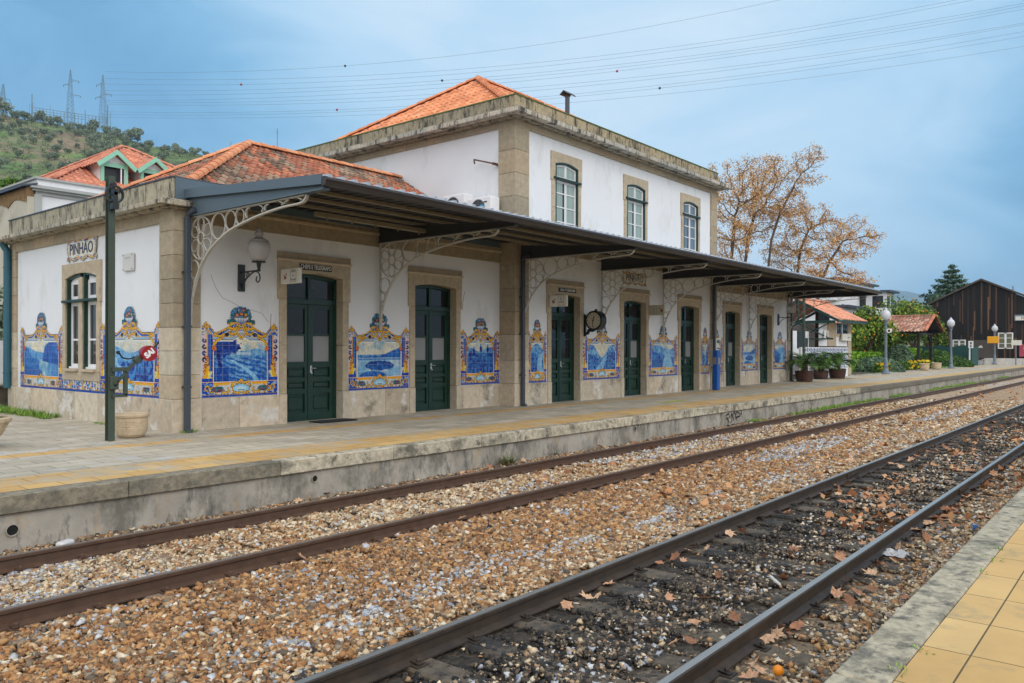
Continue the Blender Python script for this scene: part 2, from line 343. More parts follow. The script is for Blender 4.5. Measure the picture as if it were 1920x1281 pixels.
def picture(cv, m, x0, x1, z0, z1, kind, seed):
    u = (cv.X-x0)/(x1-x0); v = (cv.Z-z0)/(z1-z0)
    a = (x1-x0)/(z1-z0); n = fbm(u*5*a, v*5, seed); n2 = fbm(u*16*a, v*16, seed+5, 3); n3 = fbm(u*3*a, v*3, seed+9)
    def mix(c0, c1, t):
        t = np.clip(t, 0, 1)[..., None]; return c0*(1-t)+c1*t
    img = mix(lin(222, 216, 196), lin(176, 196, 206), (n-.45)*2.2*(v > .6)+.12)
    def hill(top, c0, c1, k=1.0):
        nonlocal img
        t = np.clip((n2-.5)*2.4*k+.5+(n-.5)*.8, 0, 1)
        img = np.where((v < top)[..., None], mix(c0, c1, t), img)
    if kind == 0:      # vineyard terraces under a dark tree
        hill(.72+.1*(n3-.5)+.03*np.sin(u*9), lin(110, 155, 205), lin(190, 208, 220))
        hill(.58+.06*(n3-.5), lin(60, 115, 190), lin(175, 200, 222))
        rows = np.sin((v*1.4+u*.5)*42+n*6)
        img = np.where(((v < .55) & (rows > .1))[..., None], mix(lin(28, 82, 170), lin(80, 130, 200), n2), img)
        road = abs(u-.35-(.5-v)*.9-.06*np.sin(v*8)) < .05
        img = np.where((road & (v < .5))[..., None], lin(190, 212, 230), img)
        tree = ((u-.12)/.36)**2+((v-.83)/.27)**2+(n2-.5)*1.2 < 1
        img = np.where(tree[..., None], mix(lin(12, 38, 120), lin(50, 100, 185), n2*1.3-.2), img)
        img = np.where(((abs(u-.09-.03*np.sin(v*6)) < .03) & (v < .7))[..., None], lin(14, 40, 120), img)
        img = np.where(((u < .28) & (v < .34+.1*(n-.5)))[..., None], mix(lin(20, 52, 140), lin(60, 115, 190), n2), img)
        img = np.where(((abs(u-.55) < .14) & (abs(v-.64) < .035))[..., None], lin(205, 215, 225), img)
    elif kind == 1:    # river with a boat and a big slope
        hill(.6+.05*(n3-.5), lin(90, 140, 200), lin(180, 202, 220), .6)
        hill(.56+.5*np.clip(u-.5, 0, 1)+.05*(n-.5), lin(30, 80, 165), lin(90, 140, 205))
        img = np.where((v < .52)[..., None], mix(lin(215, 222, 222), lin(150, 185, 220), n*1.4-.3), img)
        img = np.where(((v < .5) & (v > .45))[..., None], mix(lin(70, 120, 190), lin(160, 190, 220), n2), img)
        b = ((u-.5)/.33)**2+((v-.3)/.13)**2+(n2-.5)*.7 < 1
        img = np.where(b[..., None], mix(lin(16, 45, 130), lin(90, 140, 205), n2*1.5-.3), img)
        b = ((u-.35)/.3)**2+((v-.02)/.14)**2 < 1
        img = np.where(b[..., None], mix(lin(25, 75, 165), lin(110, 155, 210), n2), img)
    elif kind == 2:    # vintage workers among vines
        hill(.8-.12*np.exp(-((u-.45)/.2)**2)+.05*(n3-.5), lin(90, 140, 200), lin(185, 205, 222))
        hill(.62+.05*(n3-.5), lin(18, 55, 145), lin(95, 145, 205), 1.5)
        for k in range(7):
            cx = .12+k*.13; h = .6+.16*math.sin(k*2.7)
            b = ((u-cx)/.045)**2+((v-h)/.1)**2 < 1
            img = np.where(b[..., None], lin(16, 46, 134), img)
            b = ((u-cx)/.028)**2+((v-h-.12)/.045)**2 < 1
            img = np.where(b[..., None], lin(120, 160, 205), img)
        img = np.where((v < .5)[..., None], mix(lin(14, 48, 140), lin(110, 155, 212), n2*1.9-.55), img)
    elif kind == 3:    # valley road between hills
        hill(.95-.5*np.exp(-((u-.5)/.22)**2)+.04*(n-.5), lin(70, 125, 195), lin(190, 210, 225))
        hill(.6-.3*np.exp(-((u-.55)/.3)**2)+.05*(n-.5), lin(24, 72, 160), lin(125, 168, 215), 1.4)
        w = abs(u-.62+.5*(.45-v)) < .03+.22*(.5-v)
        img = np.where((w & (v < .48))[..., None], mix(lin(200, 215, 230), lin(110, 155, 205), n2*1.5-.4), img)
        img = np.where(((u > .66) & (v < .62))[..., None], mix(lin(20, 60, 150), lin(150, 185, 220), n2*2-.6), img)
    elif kind == 4:    # steep gorge, pale river
        hill(.84+.1*np.sin(u*6+seed)+.05*(n-.5), lin(95, 145, 205), lin(190, 208, 222))
        hill(.7-.35*u+.08*(n-.5), lin(28, 78, 165), lin(120, 165, 215), 1.3)
        w = abs(u-.7) < .1+.3*(.6-v)*(n+.3)
        img = np.where((w & (v < .58))[..., None], mix(lin(214, 222, 222), lin(150, 188, 220), n2), img)
        img = np.where(((u < .5) & (v < .34+.1*(n-.5)))[..., None], mix(lin(16, 50, 140), lin(120, 160, 210), n2*1.7-.4), img)
    elif kind == 5:    # river between two headlands (end wall)
        hill(.62+.16*np.exp(-((u-.0)/.35)**2)+.04*(n-.5), lin(100, 150, 205), lin(160, 192, 220), .6)
        l = np.where(u < .46, .78-.9*u+.05*np.sin(u*20), 0); r = np.where(u > .5, .96-3.6*np.abs(u-.84)**2.2-np.clip(.62-u, 0, 1)**1.3*9+.03*np.sin(u*17), 0)
        w = (v < .45)
        img = np.where(w[..., None], mix(lin(205, 218, 214), lin(110, 158, 205), n*1.2-.2+(u > .7)*.5), img)
        hl = (v < l+.04*(n-.5)) & (v > .05+.2*u); hr = (v < r+.03*(n-.5)) & (v > .42-.25*(u-.5))
        img = np.where(hl[..., None], mix(lin(40, 96, 176), lin(120, 165, 212), n2*1.2-.1), img)
        img = np.where(hr[..., None], mix(lin(38, 92, 172), lin(90, 142, 205), n*1.6-.4), img)
        img = np.where(((u < .55) & (v < .26-.2*u+.12*(n2-.5)))[..., None], mix(lin(24, 60, 150), lin(90, 140, 200), n2), img)
    else:              # terraces and gorge (end wall, nearer)
        hill(.72+.08*np.sin(u*9)+.05*(n-.5), lin(110, 160, 210), lin(185, 205, 222), .7)
        hill(.55+.1*np.sin(u*7+2)+.05*(n-.5), lin(60, 115, 190), lin(165, 195, 222), 1.2)
        hill(.42+.5*np.clip(u-.55, 0, 1)+.12*(n-.5), lin(16, 50, 142), lin(115, 160, 212), 1.7)
        w = abs(u-.3-.1*np.sin(v*10)) < .05
        img = np.where((w & (v < .55))[..., None], lin(190, 212, 230), img)
    hf = fbm(cv.X*46, cv.Z*46, seed+70, 2); bw = np.clip((img[..., 2]-img[..., 0])*4, 0, 1)[..., None]; img = img*(.74+.40*hf)[..., None]*(1-bw*np.array([.45, .20, .06]))+np.clip(hf-.62, 0, 1)[..., None]*.5*WH
    img = img*(1-.22*np.clip((.06-np.minimum.reduce([u, 1-u, v]))/.06, 0, 1))[..., None]
    cv.C[m] = img[m]
def paint_panel(W, kind, seed, res=.0135):
    H = 1.75; cv = Canvas(W, H, res); X, Z = cv.X, cv.Z
    d = abs(X-W/2); e = np.minimum(X, W-X); k = min(1.0, W/1.6); N = fbm(X*22, Z*22, seed, 2)
    hw = .30*k if W > 1.1 else .2
    flat = 1.24
    t = np.clip((d-hw*.5)/(hw*1.3), 0, 1)
    top = flat+.21*(1-t)**1.4
    sh = np.clip(1-(abs(e-.085*k))/(.17*k), 0, 1)
    top = np.maximum(top, flat+.20*sh**.8)
    top = np.where(e < .04*k, np.minimum(top, 1.36), top)
    crest = ((d/(.235*max(k, .62)))**2+((Z-1.55)/.195)**2+(N-.5)*.5 < 1) | ((d < .085) & (Z < 1.5)) | ((abs(Z-1.44) < .05) & (d < .30*max(k, .6)))
    cv.M = (Z < top) | crest
    cv.C[:] = WH*(.74+.1*N[..., None]); q_ = fbm(X*17, Z*17, seed+60, 3); cv.put(q_ > .56, LB); cv.put(q_ > .66, BL); cv.put(q_ < .34, lin(196, 176, 140))
    cv.put((e < .12) & (Z < 1.2), LI*(.9+.2*N[..., None]))
    dt = top-Z
    for a, b, c in [(-.1, .012, DK), (.012, .038, YE), (.038, .07, BL), (.07, .085, LB), (.085, .105, WH), (.105, .118, DK), (.118, .14, YE), (.16, .172, BL)]:
        cv.put((dt > a) & (dt <= b), c)
    # pilaster columns
    ci = .10*k; cw = .13*k
    z = (Z > .5) & (Z < 1.2)
    for a, b, c in [(0, .14, YE), (.14, .44, BL), (.44, .62, LB), (.62, .88, BL), (.88, 1, YE)]:
        cv.put(z & (e > ci+a*cw) & (e < ci+b*cw), c)
    # inner moulding
    px = .25*k if W > 1.1 else .13; pz0, pz1 = .29, 1.07
    topi = pz1+.07*np.clip(1-d/(.17*k), 0, 1)**.5
    inn = (X > px) & (X < W-px) & (Z > pz0) & (Z < topi)
    m2 = (X > px-.03) & (X < W-px+.03) & (Z > pz0-.02) & (Z < topi+.035); cv.put(m2 & ~inn, lin(150, 112, 52))
    m2 = (X > px-.014) & (X < W-px+.014) & (Z > pz0-.02) & (Z < topi+.022); cv.put(m2 & ~inn, WH)
    cv.put((Z > topi+.07) & (Z < topi+.085) & (e > px*.9), YE); cv.put((Z > topi+.04) & (Z < topi+.068) & (e > px*.9), lin(150, 186, 214))
    picture(cv, inn, px, W-px, pz0, topi.max(), kind, seed)
    # corner scrolls inside
    s = lambda pts, w, c: cv.sline(pts, w, c, DK)
    s([(px-.02, .95), (px+.01, 1.03), (px+.08*k, 1.10), (px+.15*k, 1.12)], .035*k, YE)
    s(arc(px+.0, .93, .03, 60, 400), .022, OR)
    s(arc(px+.16*k, 1.16, .03, 0, 330), .025, YE)
    # shoulder scrolls, central volutes
    s(arc(.1*k, 1.37, .035, -60, 270), .03, YE)
    c0 = W/2
    s([(c0-.06*k, 1.40), (c0-.12*k, 1.33), (c0-.2*k, 1.31), (c0-.28*k, 1.34), (c0-.33*k, 1.30)], .035, YE)
    s(arc(c0-.1*k, 1.3, .034, 0, 320), .03, YE); s([(c0-.33*k, 1.30), (c0-.42*k, 1.27), (c0-.52*k, 1.285)], .03, YE); s([(px+.2*k, 1.2), (px+.12*k, 1.16), (px+.02, 1.19)], .03, YE)
    s([(c0-.02, 1.42), (c0-.06, 1.30), (c0-.12*k, 1.22), (c0-.2*k, 1.2), (c0-.27*k, 1.24)], .026, YE)
    s([(c0-.05, 1.2), (c0-.02, 1.13)], .03, YE); s(arc(c0-.3*k, 1.2, .024, 0, 330), .02, DK)
    # crest basket with fruit
    kk = max(k, .62)
    cm = ((d/(.225*kk))**2+((Z-1.57)/.18)**2+(N-.5)*.5 < 1) & (Z > 1.46)
    cn = fbm(X*34, Z*34, seed+3, 2); cv.put(cm, GR*(.35+1.5*cn)[..., None]); cv.put(cm & (cn > .62), LB); cv.put(cm & (fbm(X*30, Z*30, seed+4, 2) > .66), PU)
    for dx, dz, r, c in [(0, 1.60, .042, OR), (-.09, 1.58, .036, OR), (.1, 1.59, .034, YE), (.05, 1.67, .03, lin(190, 90, 60)), (-.05, 1.67, .032, LB), (-.13, 1.53, .025, PU), (.14, 1.53, .028, LI), (.07, 1.54, .025, PU)]:
        cv.ell(c0+dx*kk, dz, r, r, DK); cv.ell(c0+dx*kk, dz, r*.75, r*.75, c); cv.ell(c0+dx*kk, dz, r*.3, r*.3, YE)
    b = (d < .15*kk*(1-((1.52-Z)/.13).clip(0, 1)**1.6)) & (Z > 1.40) & (Z < 1.52)
    bt = ((1.52-Z)/.12).clip(0, 1)[..., None]
    cv.put(b, (WH*(1-bt)+BL*bt)*(1-.25*(np.sin(X*110) > .4)[..., None]))
    for sx in (-1, 1):
        cv.ell(c0+sx*.25*kk, 1.45, .055, .045, GR); cv.ell(c0+sx*.19*kk, 1.41, .05, .03, YE); cv.ell(c0+sx*.28*kk, 1.38, .04, .03, YE)
    # side caryatid scrolls
    for q in range(5):
        s(arc(.09*k, .50+.06*q, .035, 90+q*50, 300+q*50), .022, YE if q % 2 else OR)
    cv.sline([(.05*k, .36), (.1*k, .46), (.13*k, .58)], .05*k, YE, DK); cv.sline([(.13*k, .38), (.15*k, .48)], .03*k, lin(236, 214, 70), None)
    for q in range(4): s(arc(.05*k, .72+.12*q, .03, 40*q, 250+40*q), .014, BL if q % 2 else DK)
    cv.put((Z > .30) & (Z < .36) & (e < px-.03), BL); cv.put((Z > .285) & (Z < .30) & (e < px), YE)
    # base band
    cv.put((Z < .285), WH*(.62+.2*N[..., None]))
    cv.put((Z > .225) & (Z < .275) & (e > px*.9) & (d > .24*k), YE); cv.put((Z > .275) & (Z < .285), OR)
    cv.put((Z < .045), BL*(.85+.3*N[..., None])); cv.put((Z > .045) & (Z < .06), lin(160, 120, 60))
    bn = fbm(X*30, Z*30, seed+31, 2)
    cv.put((Z > .06) & (Z < .28) & (e < px*.9) & (bn > .46), BL); cv.put((Z > .06) & (Z < .28) & (e < px) & (bn < .38), LB)
    for q in range(4): s([(px+.04+q*.12*k, .075), (px+.08+q*.12*k, .12), (px+.05+q*.12*k, .17)], .02, YE)
    for q in range(3): s(arc(px*.45+q*.09*k, .17-.03*(q % 2), .045, 80*q, 80*q+270), .018, YE)
    g = ((d-(.5*(W/2-px)+.2*k))/.12/k)**2+((Z-.145)/.055)**2+(bn-.5) < 1
    if W > 1.1: cv.put(g, np.where((bn > .5)[..., None], PU, GR)); s([(c0-.42*k, .10), (c0-.36*k, .075), (c0-.3*k, .1)], .016, YE)
    cv.ell(c0, .15, .2*k, .115, YE); cv.ell(c0, .15, .185*k, .1, DK); cv.ell(c0, .15, .175*k, .092, lin(150, 196, 220)); cv.ell(c0, .15, .12*k, .05, lin(186, 214, 226))
    s([(c0-.2*k, .2), (c0-.16*k, .29), (c0-.07*k, .26), (c0, .33)], .026, YE); s([(c0-.15*k, .09), (c0-.08*k, .07), (c0-.02, .09)], .022, YE)
    for q in (-1, 0, 1): cv.line([(c0-.07*k, .15+q*.022), (c0+.07*k, .15+q*.022)], .006, lin(70, 80, 110))
    lum = cv.C.mean(2, keepdims=True); cv.C = np.clip(lum+(cv.C-lum)*1.2, 0, 1)*(.80+.2*np.clip(lum*1.6, 0, 1))
    # glaze variation and tile joints
    cv.C *= (.9+.2*fbm(X*6, Z*6, seed+40, 2))[..., None]
    tx = np.floor(X/.14).astype(int); tz = np.floor(Z/.14).astype(int)
    cv.C *= (.95+.1*(((tx*7+tz*13+seed) % 5)/4.0))[..., None]
    j = (np.mod(X, .14) < res*.9) | (np.mod(Z, .14) < res*.9)
    cv.C[j] = cv.C[j]*.8+WH*.14
    return cv
def paint_name(W, H, seed, res=.0105):
    cv = Canvas(W, H, res); X, Z = cv.X, cv.Z
    ex = np.minimum(X, W-X); ez = np.minimum(Z, H-Z)
    cv.M = (ez > .03+.022*np.sin(X*14)) & (ex > .03+.02*np.sin(Z*16)) | ((ex < .12) & (ez < .1) & (ex+ez > .05))
    cv.C[:] = CR
    for off, w, c in [(.06, .03, DK), (.07, .02, YE), (.095, .016, LB)]:
        f = abs(ez-off-.025*np.sin(X*14)) < w/2; cv.put(f & (ex > .04), c)
        f = abs(ex-off-.02*np.sin(Z*16)) < w/2; cv.put(f & (ez > .04), c if c is not LB else lin(120, 90, 110))
    for i in range(9):
        x = .12+i*(W-.24)/8
        for z in (.07, H-.07): cv.ell(x, z, .032, .022, OR if i % 2 else DB); 
    for x in (.07, W-.07):
        for z in (.06, H-.06): cv.ell(x, z, .05, .045, DK); cv.ell(x, z, .03, .03, YE)
    return cv
def paint_strip(W, H, seed, res=.013):
    cv = Canvas(W, H, res); X, Z = cv.X, cv.Z; cv.M[:] = True
    q_ = fbm(X*24, Z*24, 3, 2); cv.C[:] = WH*.85; cv.put(q_ > .55, LB); cv.put(q_ > .63, BL); cv.put(q_ < .36, YE)
    cv.put(Z < .045, BL); cv.put((Z > .045) & (Z < .06), lin(160, 120, 60))
    for i in range(6):
        cx = W*(i+.5)/6
        cv.sline(arc(cx, .13, .07, 30*i, 30*i+250), .022, YE if i % 2 else LB, DK, sym=False)
        cv.ell(cx+.05, .1, .03, .03, BL if i % 2 else OR)
    return cv
# ---------------------------------------------------------------- setting: ground, platforms, track bed
def brick_mat(name, c1, c2, mortar, bw=.4, bh=.4, ms=.006, off=.5, var=.14, extra=(), ang=0):
    m = mat(name, c1, .85, var=var, vs_=1.1, bump=.2, bs=40, layers=extra); t = m.node_tree; lk = t.links.new
    b = t.nodes.new('ShaderNodeTexBrick'); b.offset = off; b.inputs['Scale'].default_value = 1; b.inputs['Brick Width'].default_value = bw; b.inputs['Row Height'].default_value = bh
    b.inputs['Mortar Size'].default_value = ms; b.inputs['Mortar Smooth'].default_value = .2; b.inputs['Bias'].default_value = 0
    b.inputs['Color1'].default_value = (*c1, 1); b.inputs['Color2'].default_value = (*c2, 1); b.inputs['Mortar'].default_value = (*mortar, 1)
    g = t.nodes.new('ShaderNodeNewGeometry'); mp_ = t.nodes.new('ShaderNodeMapping'); mp_.inputs['Rotation'].default_value = (0, 0, R(ang)); lk(g.outputs['Position'], mp_.inputs[0]); lk(mp_.outputs[0], b.inputs['Vector'])
    for n in t.nodes:
        if n.type == 'VECT_MATH' and n.operation == 'SCALE':
            if n.inputs[0].is_linked:      # feed the first layer mix
                q = n.inputs[0].links[0].from_node
                while q.inputs[6].is_linked: q = q.inputs[6].links[0].from_node
                lk(b.outputs['Color'], q.inputs[6])
            else: lk(b.outputs['Color'], n.inputs[0])
    return m
M['paving'] = brick_mat('grey_paving', L(190, 179, 158), L(168, 158, 139), L(108, 100, 88), .6, .3, .007, extra=[((.5, .48, .44), 1.2, .58, .66, None), ((.24, .215, .18), 2.0, .58, .74, None)])
M['yellowpaving'] = brick_mat('yellow_paving', L(206, 170, 108), L(192, 152, 92), L(112, 92, 58), .4, .48, .006, extra=[((.42, .37, .28), 1.3, .5, .66, None)])
M['nearyellow'] = brick_mat('near_yellow_slabs', L(214, 178, 118), L(204, 164, 102), L(96, 82, 52), .585, .385, .005, 0, extra=[((.34, .27, .16), 1.6, .56, .74, None), ((.3, .25, .17), 22, .66, .75, None)])
M['earth'] = mat('earth', (.10, .085, .05), .95, var=.3, vs_=.8, col2=(.06, .085, .025), c2s=.4)
def plane(name, x0, x1, y0, y1, z, m, z2=None, kind='structure', n=1):
    z2 = z if z2 is None else z2
    o = add_mesh(name, [(x0, y0, z), (x1, y0, z), (x1, y1, z2), (x0, y1, z2)], [(0, 1, 2, 3)], m); o['kind'] = kind; return o
plane('ground', -1500, 3000, -1500, 3000, -.42, 'earth')
zp = lambda y: .45+(min(y, 13.9)-9.5)*.009
PX0, PX1 = -25, 140
for nm, y0, y1, m in [('yellow_safety_strip', 9.76, 10.72, 'yellowpaving'), ('platform_paving', 10.72, 12.5, 'paving'), ('yellow_guide_line', 12.5, 12.87, 'yellowpaving')]:
    plane(nm, PX0, PX1, y0, y1, zp(y0), m, zp(y1))
plane('platform_paving', PX0, PX1, 12.87, 14.4, zp(12.87), 'paving', zp(14.4))
plane('forecourt_paving', PX0, 7.9, 14.4, 40, zp(14.4), 'paving')
plane('garden_soil', 37, 140, 14.4, 70, zp(14.4)-.01, 'earth')
# platform kerb stones and retaining wall
mb = MB(); x = PX0
while x < PX1:
    l = 2.1 if x < 9 else 1.05
    if abs(x-5.8) < 1.2: l = 5.8-x+2.1 if x < 5.8 else l
    mb.col = jit(L(140, 131, 112) if x < 6 else (L(190, 178, 154) if x < 33 else L(120, 112, 98)), .07)
    mb.bbox(x, x+l-.008, 9.5, 9.76, .25, .452, .012); x += l
o = mb.build('platform_kerb', 'coping'); o['kind'] = 'structure'
mb = MB(); mb.box(PX0, PX1, 9.55, 9.78, -.42, .248); o = mb.build('platform_wall', 'platwall', col=False); o['kind'] = 'structure'
# drain pipe mouths in the wall
for k, (x, z, r) in enumerate([(3.17, .07, .062), (7.09, .13, .05), (16.15, .16, .045)]):
    e = empty('drain_pipe', (x, 9.55, z), ['round drain pipe mouth low in the platform wall at the left edge', 'small round drain pipe mouth in the platform wall left of the middle', 'tiny round drain pipe mouth in the platform wall below the clock'][k], 'drain pipe')
    mb = MB(); pts = [(x+r*math.cos(a*math.pi/10), z+r*math.sin(a*math.pi/10)) for a in range(21)]
    mb.strip(pts, .03, .010, 'y', 9.542); mb.build('pipe_rim', 'platwall', e)
    mb = MB(); mb.prism(pts[:-1], 'y', 9.545, 9.549); mb.build('pipe_opening', 'black', e)
# graffiti tag on the wall
mb = MB()
def stroke(mb, pts, w=.045): mb.strip(pts, .002, w, 'y', 9.5475)
gx = lambda px: 21.1+(px-265)/735*1.15
gz = lambda py: .245-(py-390)/480*.33
for pts in [[(400, 470), (280, 530), (320, 680), (400, 640)], [(320, 690), (350, 690)], [(400, 470), (460, 660), (520, 470), (620, 760)], [(370, 700), (430, 860)], [(520, 520), (550, 800), (480, 860)], [(560, 560), (620, 470), (660, 400)], [(650, 420), (700, 640), (740, 800)], [(690, 560), (770, 430), (930, 590), (900, 640), (720, 680)], [(940, 380), (985, 600)], [(985, 660), (995, 700)]]:
    stroke(mb, [(gx(a), gz(b)) for a, b in pts])
tag(mb.build('graffiti_tag', 'signblack'), 'black spray painted graffiti tag on the pale platform wall', 'graffiti')
# near platform at the right bottom corner
mb = MB(); x = -20
while x < 60:
    mb.col = jit(L(176, 166, 142), .05); mb.bbox(x, x+2.99, 1.0, 1.25, .2, .452, .012); x += 3
o = mb.build('near_platform_kerb', 'coping'); o['kind'] = 'structure'
plane('near_platform_paving', -20, 60, -6, .993, .445, 'nearyellow')
mb = MB(); mb.box(-20, 60, .99, 1.2, -.42, .2); o = mb.build('near_platform_wall', 'platwall', col=False); o['kind'] = 'structure'
# ---- stone colours of the track bed by zone
PAL = dict(orange=[L(172, 124, 78), L(146, 102, 64), L(192, 148, 98), L(118, 86, 58), L(180, 134, 88)], cream=[L(208, 184, 148), L(190, 160, 122), L(220, 204, 176), L(170, 138, 104)],
           blue=[L(176, 178, 182), L(154, 156, 162), L(200, 200, 198), L(186, 184, 178)], dark=[L(74, 66, 56), L(58, 52, 46), L(88, 78, 66), L(44, 40, 38), L(100, 89, 74)], black=[L(40, 38, 37), L(54, 50, 46), L(30, 30, 31), L(64, 58, 52)], tan=[L(130, 114, 94), L(150, 132, 108), L(108, 94, 78)])
PK = ['orange', 'cream', 'blue', 'dark', 'tan', 'black']; PALN = np.array([[PAL[k][i % len(PAL[k])] for i in range(20)] for k in PK])
def zone_w(x, y):
    n = fbm(x*.55, y*.9, 3); n2 = fbm(x*1.6, y*1.6, 8); n3 = fbm(x*.35+9, y*1.1, 21)
    W = np.zeros((6, len(x))) + .015
    g = lambda a, b, s=.12: 1/(1+np.exp(-(y-a)/s))*(1-1/(1+np.exp(-(y-b)/s)))
    z1 = g(8.75, 9.8); W[4] += z1*1.0; W[0] += z1*.5; W[1] += z1*.5; W[3] += z1*.2
    z2 = g(6.95, 8.75, .05); W[1] += z2*1.1; W[0] += z2*(.25+.6*(n > .55)); W[2] += z2*(.08+.9*(n3 > .66)); W[4] += z2*.15
    z3 = g(4.1, 6.95, .05); near = g(4.1, 4.75, .2)
    fade = np.clip((x-14)/10, 0, 1)
    W[0] += z3*(1.7-.7*fade)*(1-.75*near); W[1] += z3*(.26+.5*fade)+near*1.0; W[2] += z3*(.05+.3*(n2 > .66)); W[4] += z3*(.3+.2*near)
    st = np.exp(-((y-5.12-.12*np.sin(x*1.3))/.12)**2)*(x < 24)*(.15+1.5*(n2 > .5)); W[2] += z3*st*.95
    W[2] += z3*2.2*(((x-17.5)/3.0)**2+((y-6.1)/.42)**2 < 1)+z3*1.6*(((x-30)/4)**2+((y-5.6)/.35)**2 < 1)
    z4 = g(2.35, 4.1, .05); r = np.clip((y-2.55)/1.2+(n-.5)*1.6, 0, 1)
    W[3] += z4*(1.0+1.6*r); W[5] += z4*3.0*np.clip((y-3.35)/.4+(n-.5), 0, 1)+z4*.25; W[4] += z4*(.5-.2*r); W[1] += z4*(.5*(1-r)); W[2] += z4*(.22*(1-r))
    z5 = g(.9, 2.35, .05); W[4] += z5*.7; W[1] += z5*.9; W[0] += z5*.35; W[2] += z5*.9*np.clip(1.9-y, .1, 1); W[3] += z5*.15
    return W/W.sum(0)
# track bed sheet with zone colours (voronoi cells in the shader read as small stones far away)
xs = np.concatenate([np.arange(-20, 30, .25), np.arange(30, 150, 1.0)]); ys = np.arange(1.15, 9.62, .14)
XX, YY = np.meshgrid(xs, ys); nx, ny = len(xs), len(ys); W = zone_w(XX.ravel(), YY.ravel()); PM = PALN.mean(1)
col = (W.T @ PM)*np.where(XX.ravel() < 13, .55, np.where(XX.ravel() < 22, .75, 1))[:, None]  # sheet darkened at the near end, painting in shade between the stones
ZZ = -.185+.02*(fbm(XX.ravel()*.8, YY.ravel()*.8, 5)-.5)
V = np.stack([XX.ravel(), YY.ravel(), ZZ], 1); i = (np.arange(ny-1)[:, None]*nx+np.arange(nx-1)[None]).ravel(); F = np.stack([i, i+1, i+nx+1, i+nx], 1)
def ballast_mat():
    m = mat('ballast', attr=True, rough=.95, var=.12, vs_=2); t = m.node_tree; lk = t.links.new; p = t.nodes['Principled BSDF']
    g = t.nodes.new('ShaderNodeNewGeometry'); v = t.nodes.new('ShaderNodeTexVoronoi'); v.inputs['Scale'].default_value = 24; lk(g.outputs['Position'], v.inputs['Vector'])
    src = p.inputs['Base Color'].links[0].from_socket; hs = t.nodes.new('ShaderNodeSeparateColor'); lk(v.outputs['Color'], hs.inputs[0])
    r = t.nodes.new('ShaderNodeMapRange'); r.inputs[3].default_value = .45; r.inputs[4].default_value = 1.5; lk(hs.outputs[0], r.inputs[0])
    s = t.nodes.new('ShaderNodeVectorMath'); s.operation = 'SCALE'; lk(src, s.inputs[0]); lk(r.outputs[0], s.inputs['Scale']); lk(s.outputs[0], p.inputs['Base Color'])
    b = t.nodes.new('ShaderNodeBump'); b.inputs['Strength'].default_value = .9; b.inputs['Distance'].default_value = .03; b.invert = True; lk(v.outputs['Distance'], b.inputs['Height']); lk(b.outputs[0], p.inputs['Normal'])
    return m
M['ballast'] = ballast_mat()
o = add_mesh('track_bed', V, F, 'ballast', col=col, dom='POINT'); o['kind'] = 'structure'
# ---- rails and sleepers
def rail_profile(): return [(-.07, -.15), (.07, -.15), (.07, -.138), (.012, -.115), (.012, -.045), (.034, -.032), (.036, -.006), (.028, 0), (-.028, 0), (-.036, -.006), (-.034, -.032), (-.012, -.045), (-.012, -.115), (-.07, -.138)]
def track(yA, yB, dark, label):
    t = empty('railway_track', (0, (yA+yB)/2, -.15), label, 'railway track', 'railway tracks in front of the station')
    for y in (yA, yB):
        pr = rail_profile(); mb = MB(); P = [(y+a, b) for a, b in pr]; mb.prism(P, 'x', -20, 150); r = mb.build('rail', 'raildark' if dark else 'rail', t, col=False)
        mb = MB(); mb.prism([(y-.027, .0005), (y+.027, .0005), (y+.027, .002), (y-.027, .002)], 'x', -20, 150); mb.build('rail_head', 'railtop' if dark else 'railtopdull', r, col=False)
    x0 = 1.8-.6 if not dark else 1.4-.6; n = 98; k0 = (3.8+.6*-4) if dark else (2.32-.6*4)
    smb = MB(); m = 'sleeper' if dark else 'sleepertan'
    for k in range(n):
        x = k0+.6*k+random.uniform(-.02, .02)
        if k < 60:
            smb = MB(); a = random.uniform(-.012, .012); smb.T = Matrix.Translation((x, 0, 0)) @ Matrix.Rotation(a, 4, 'Z')
            smb.bbox(-.12, .12, yB-.45, yA+.45, -.30, -.147, .02); s = smb.build('sleeper', m, t, col=False)
            for y in (yA, yB):
                for sgn in (-1, 1):
                    if k > 30: continue
                    fm = MB()
                    fm.box(x-.055, x+.055, y+sgn*.10-.05, y+sgn*.10+.05, -.15, -.138); fm.add([(x-.03, y+sgn*.045, -.118), (x+.03, y+sgn*.045, -.118), (x+.03, y+sgn*.13, -.128), (x-.03, y+sgn*.13, -.128)], [(0, 1, 2, 3)])
                    fm.lathe([(.018, -.14), (.018, -.105), (.012, -.095)], x, y+sgn*.10, 0, 6); fm.build('rail_fastening', 'rail' if not dark else 'raildark', s, col=False)
    return t
track(8.70, 6.95, False, 'rusty railway track nearest the station platform, laid on pale cream ballast')
track(4.05, 2.35, True, 'polished railway track on dark oily ballast, nearest the camera')
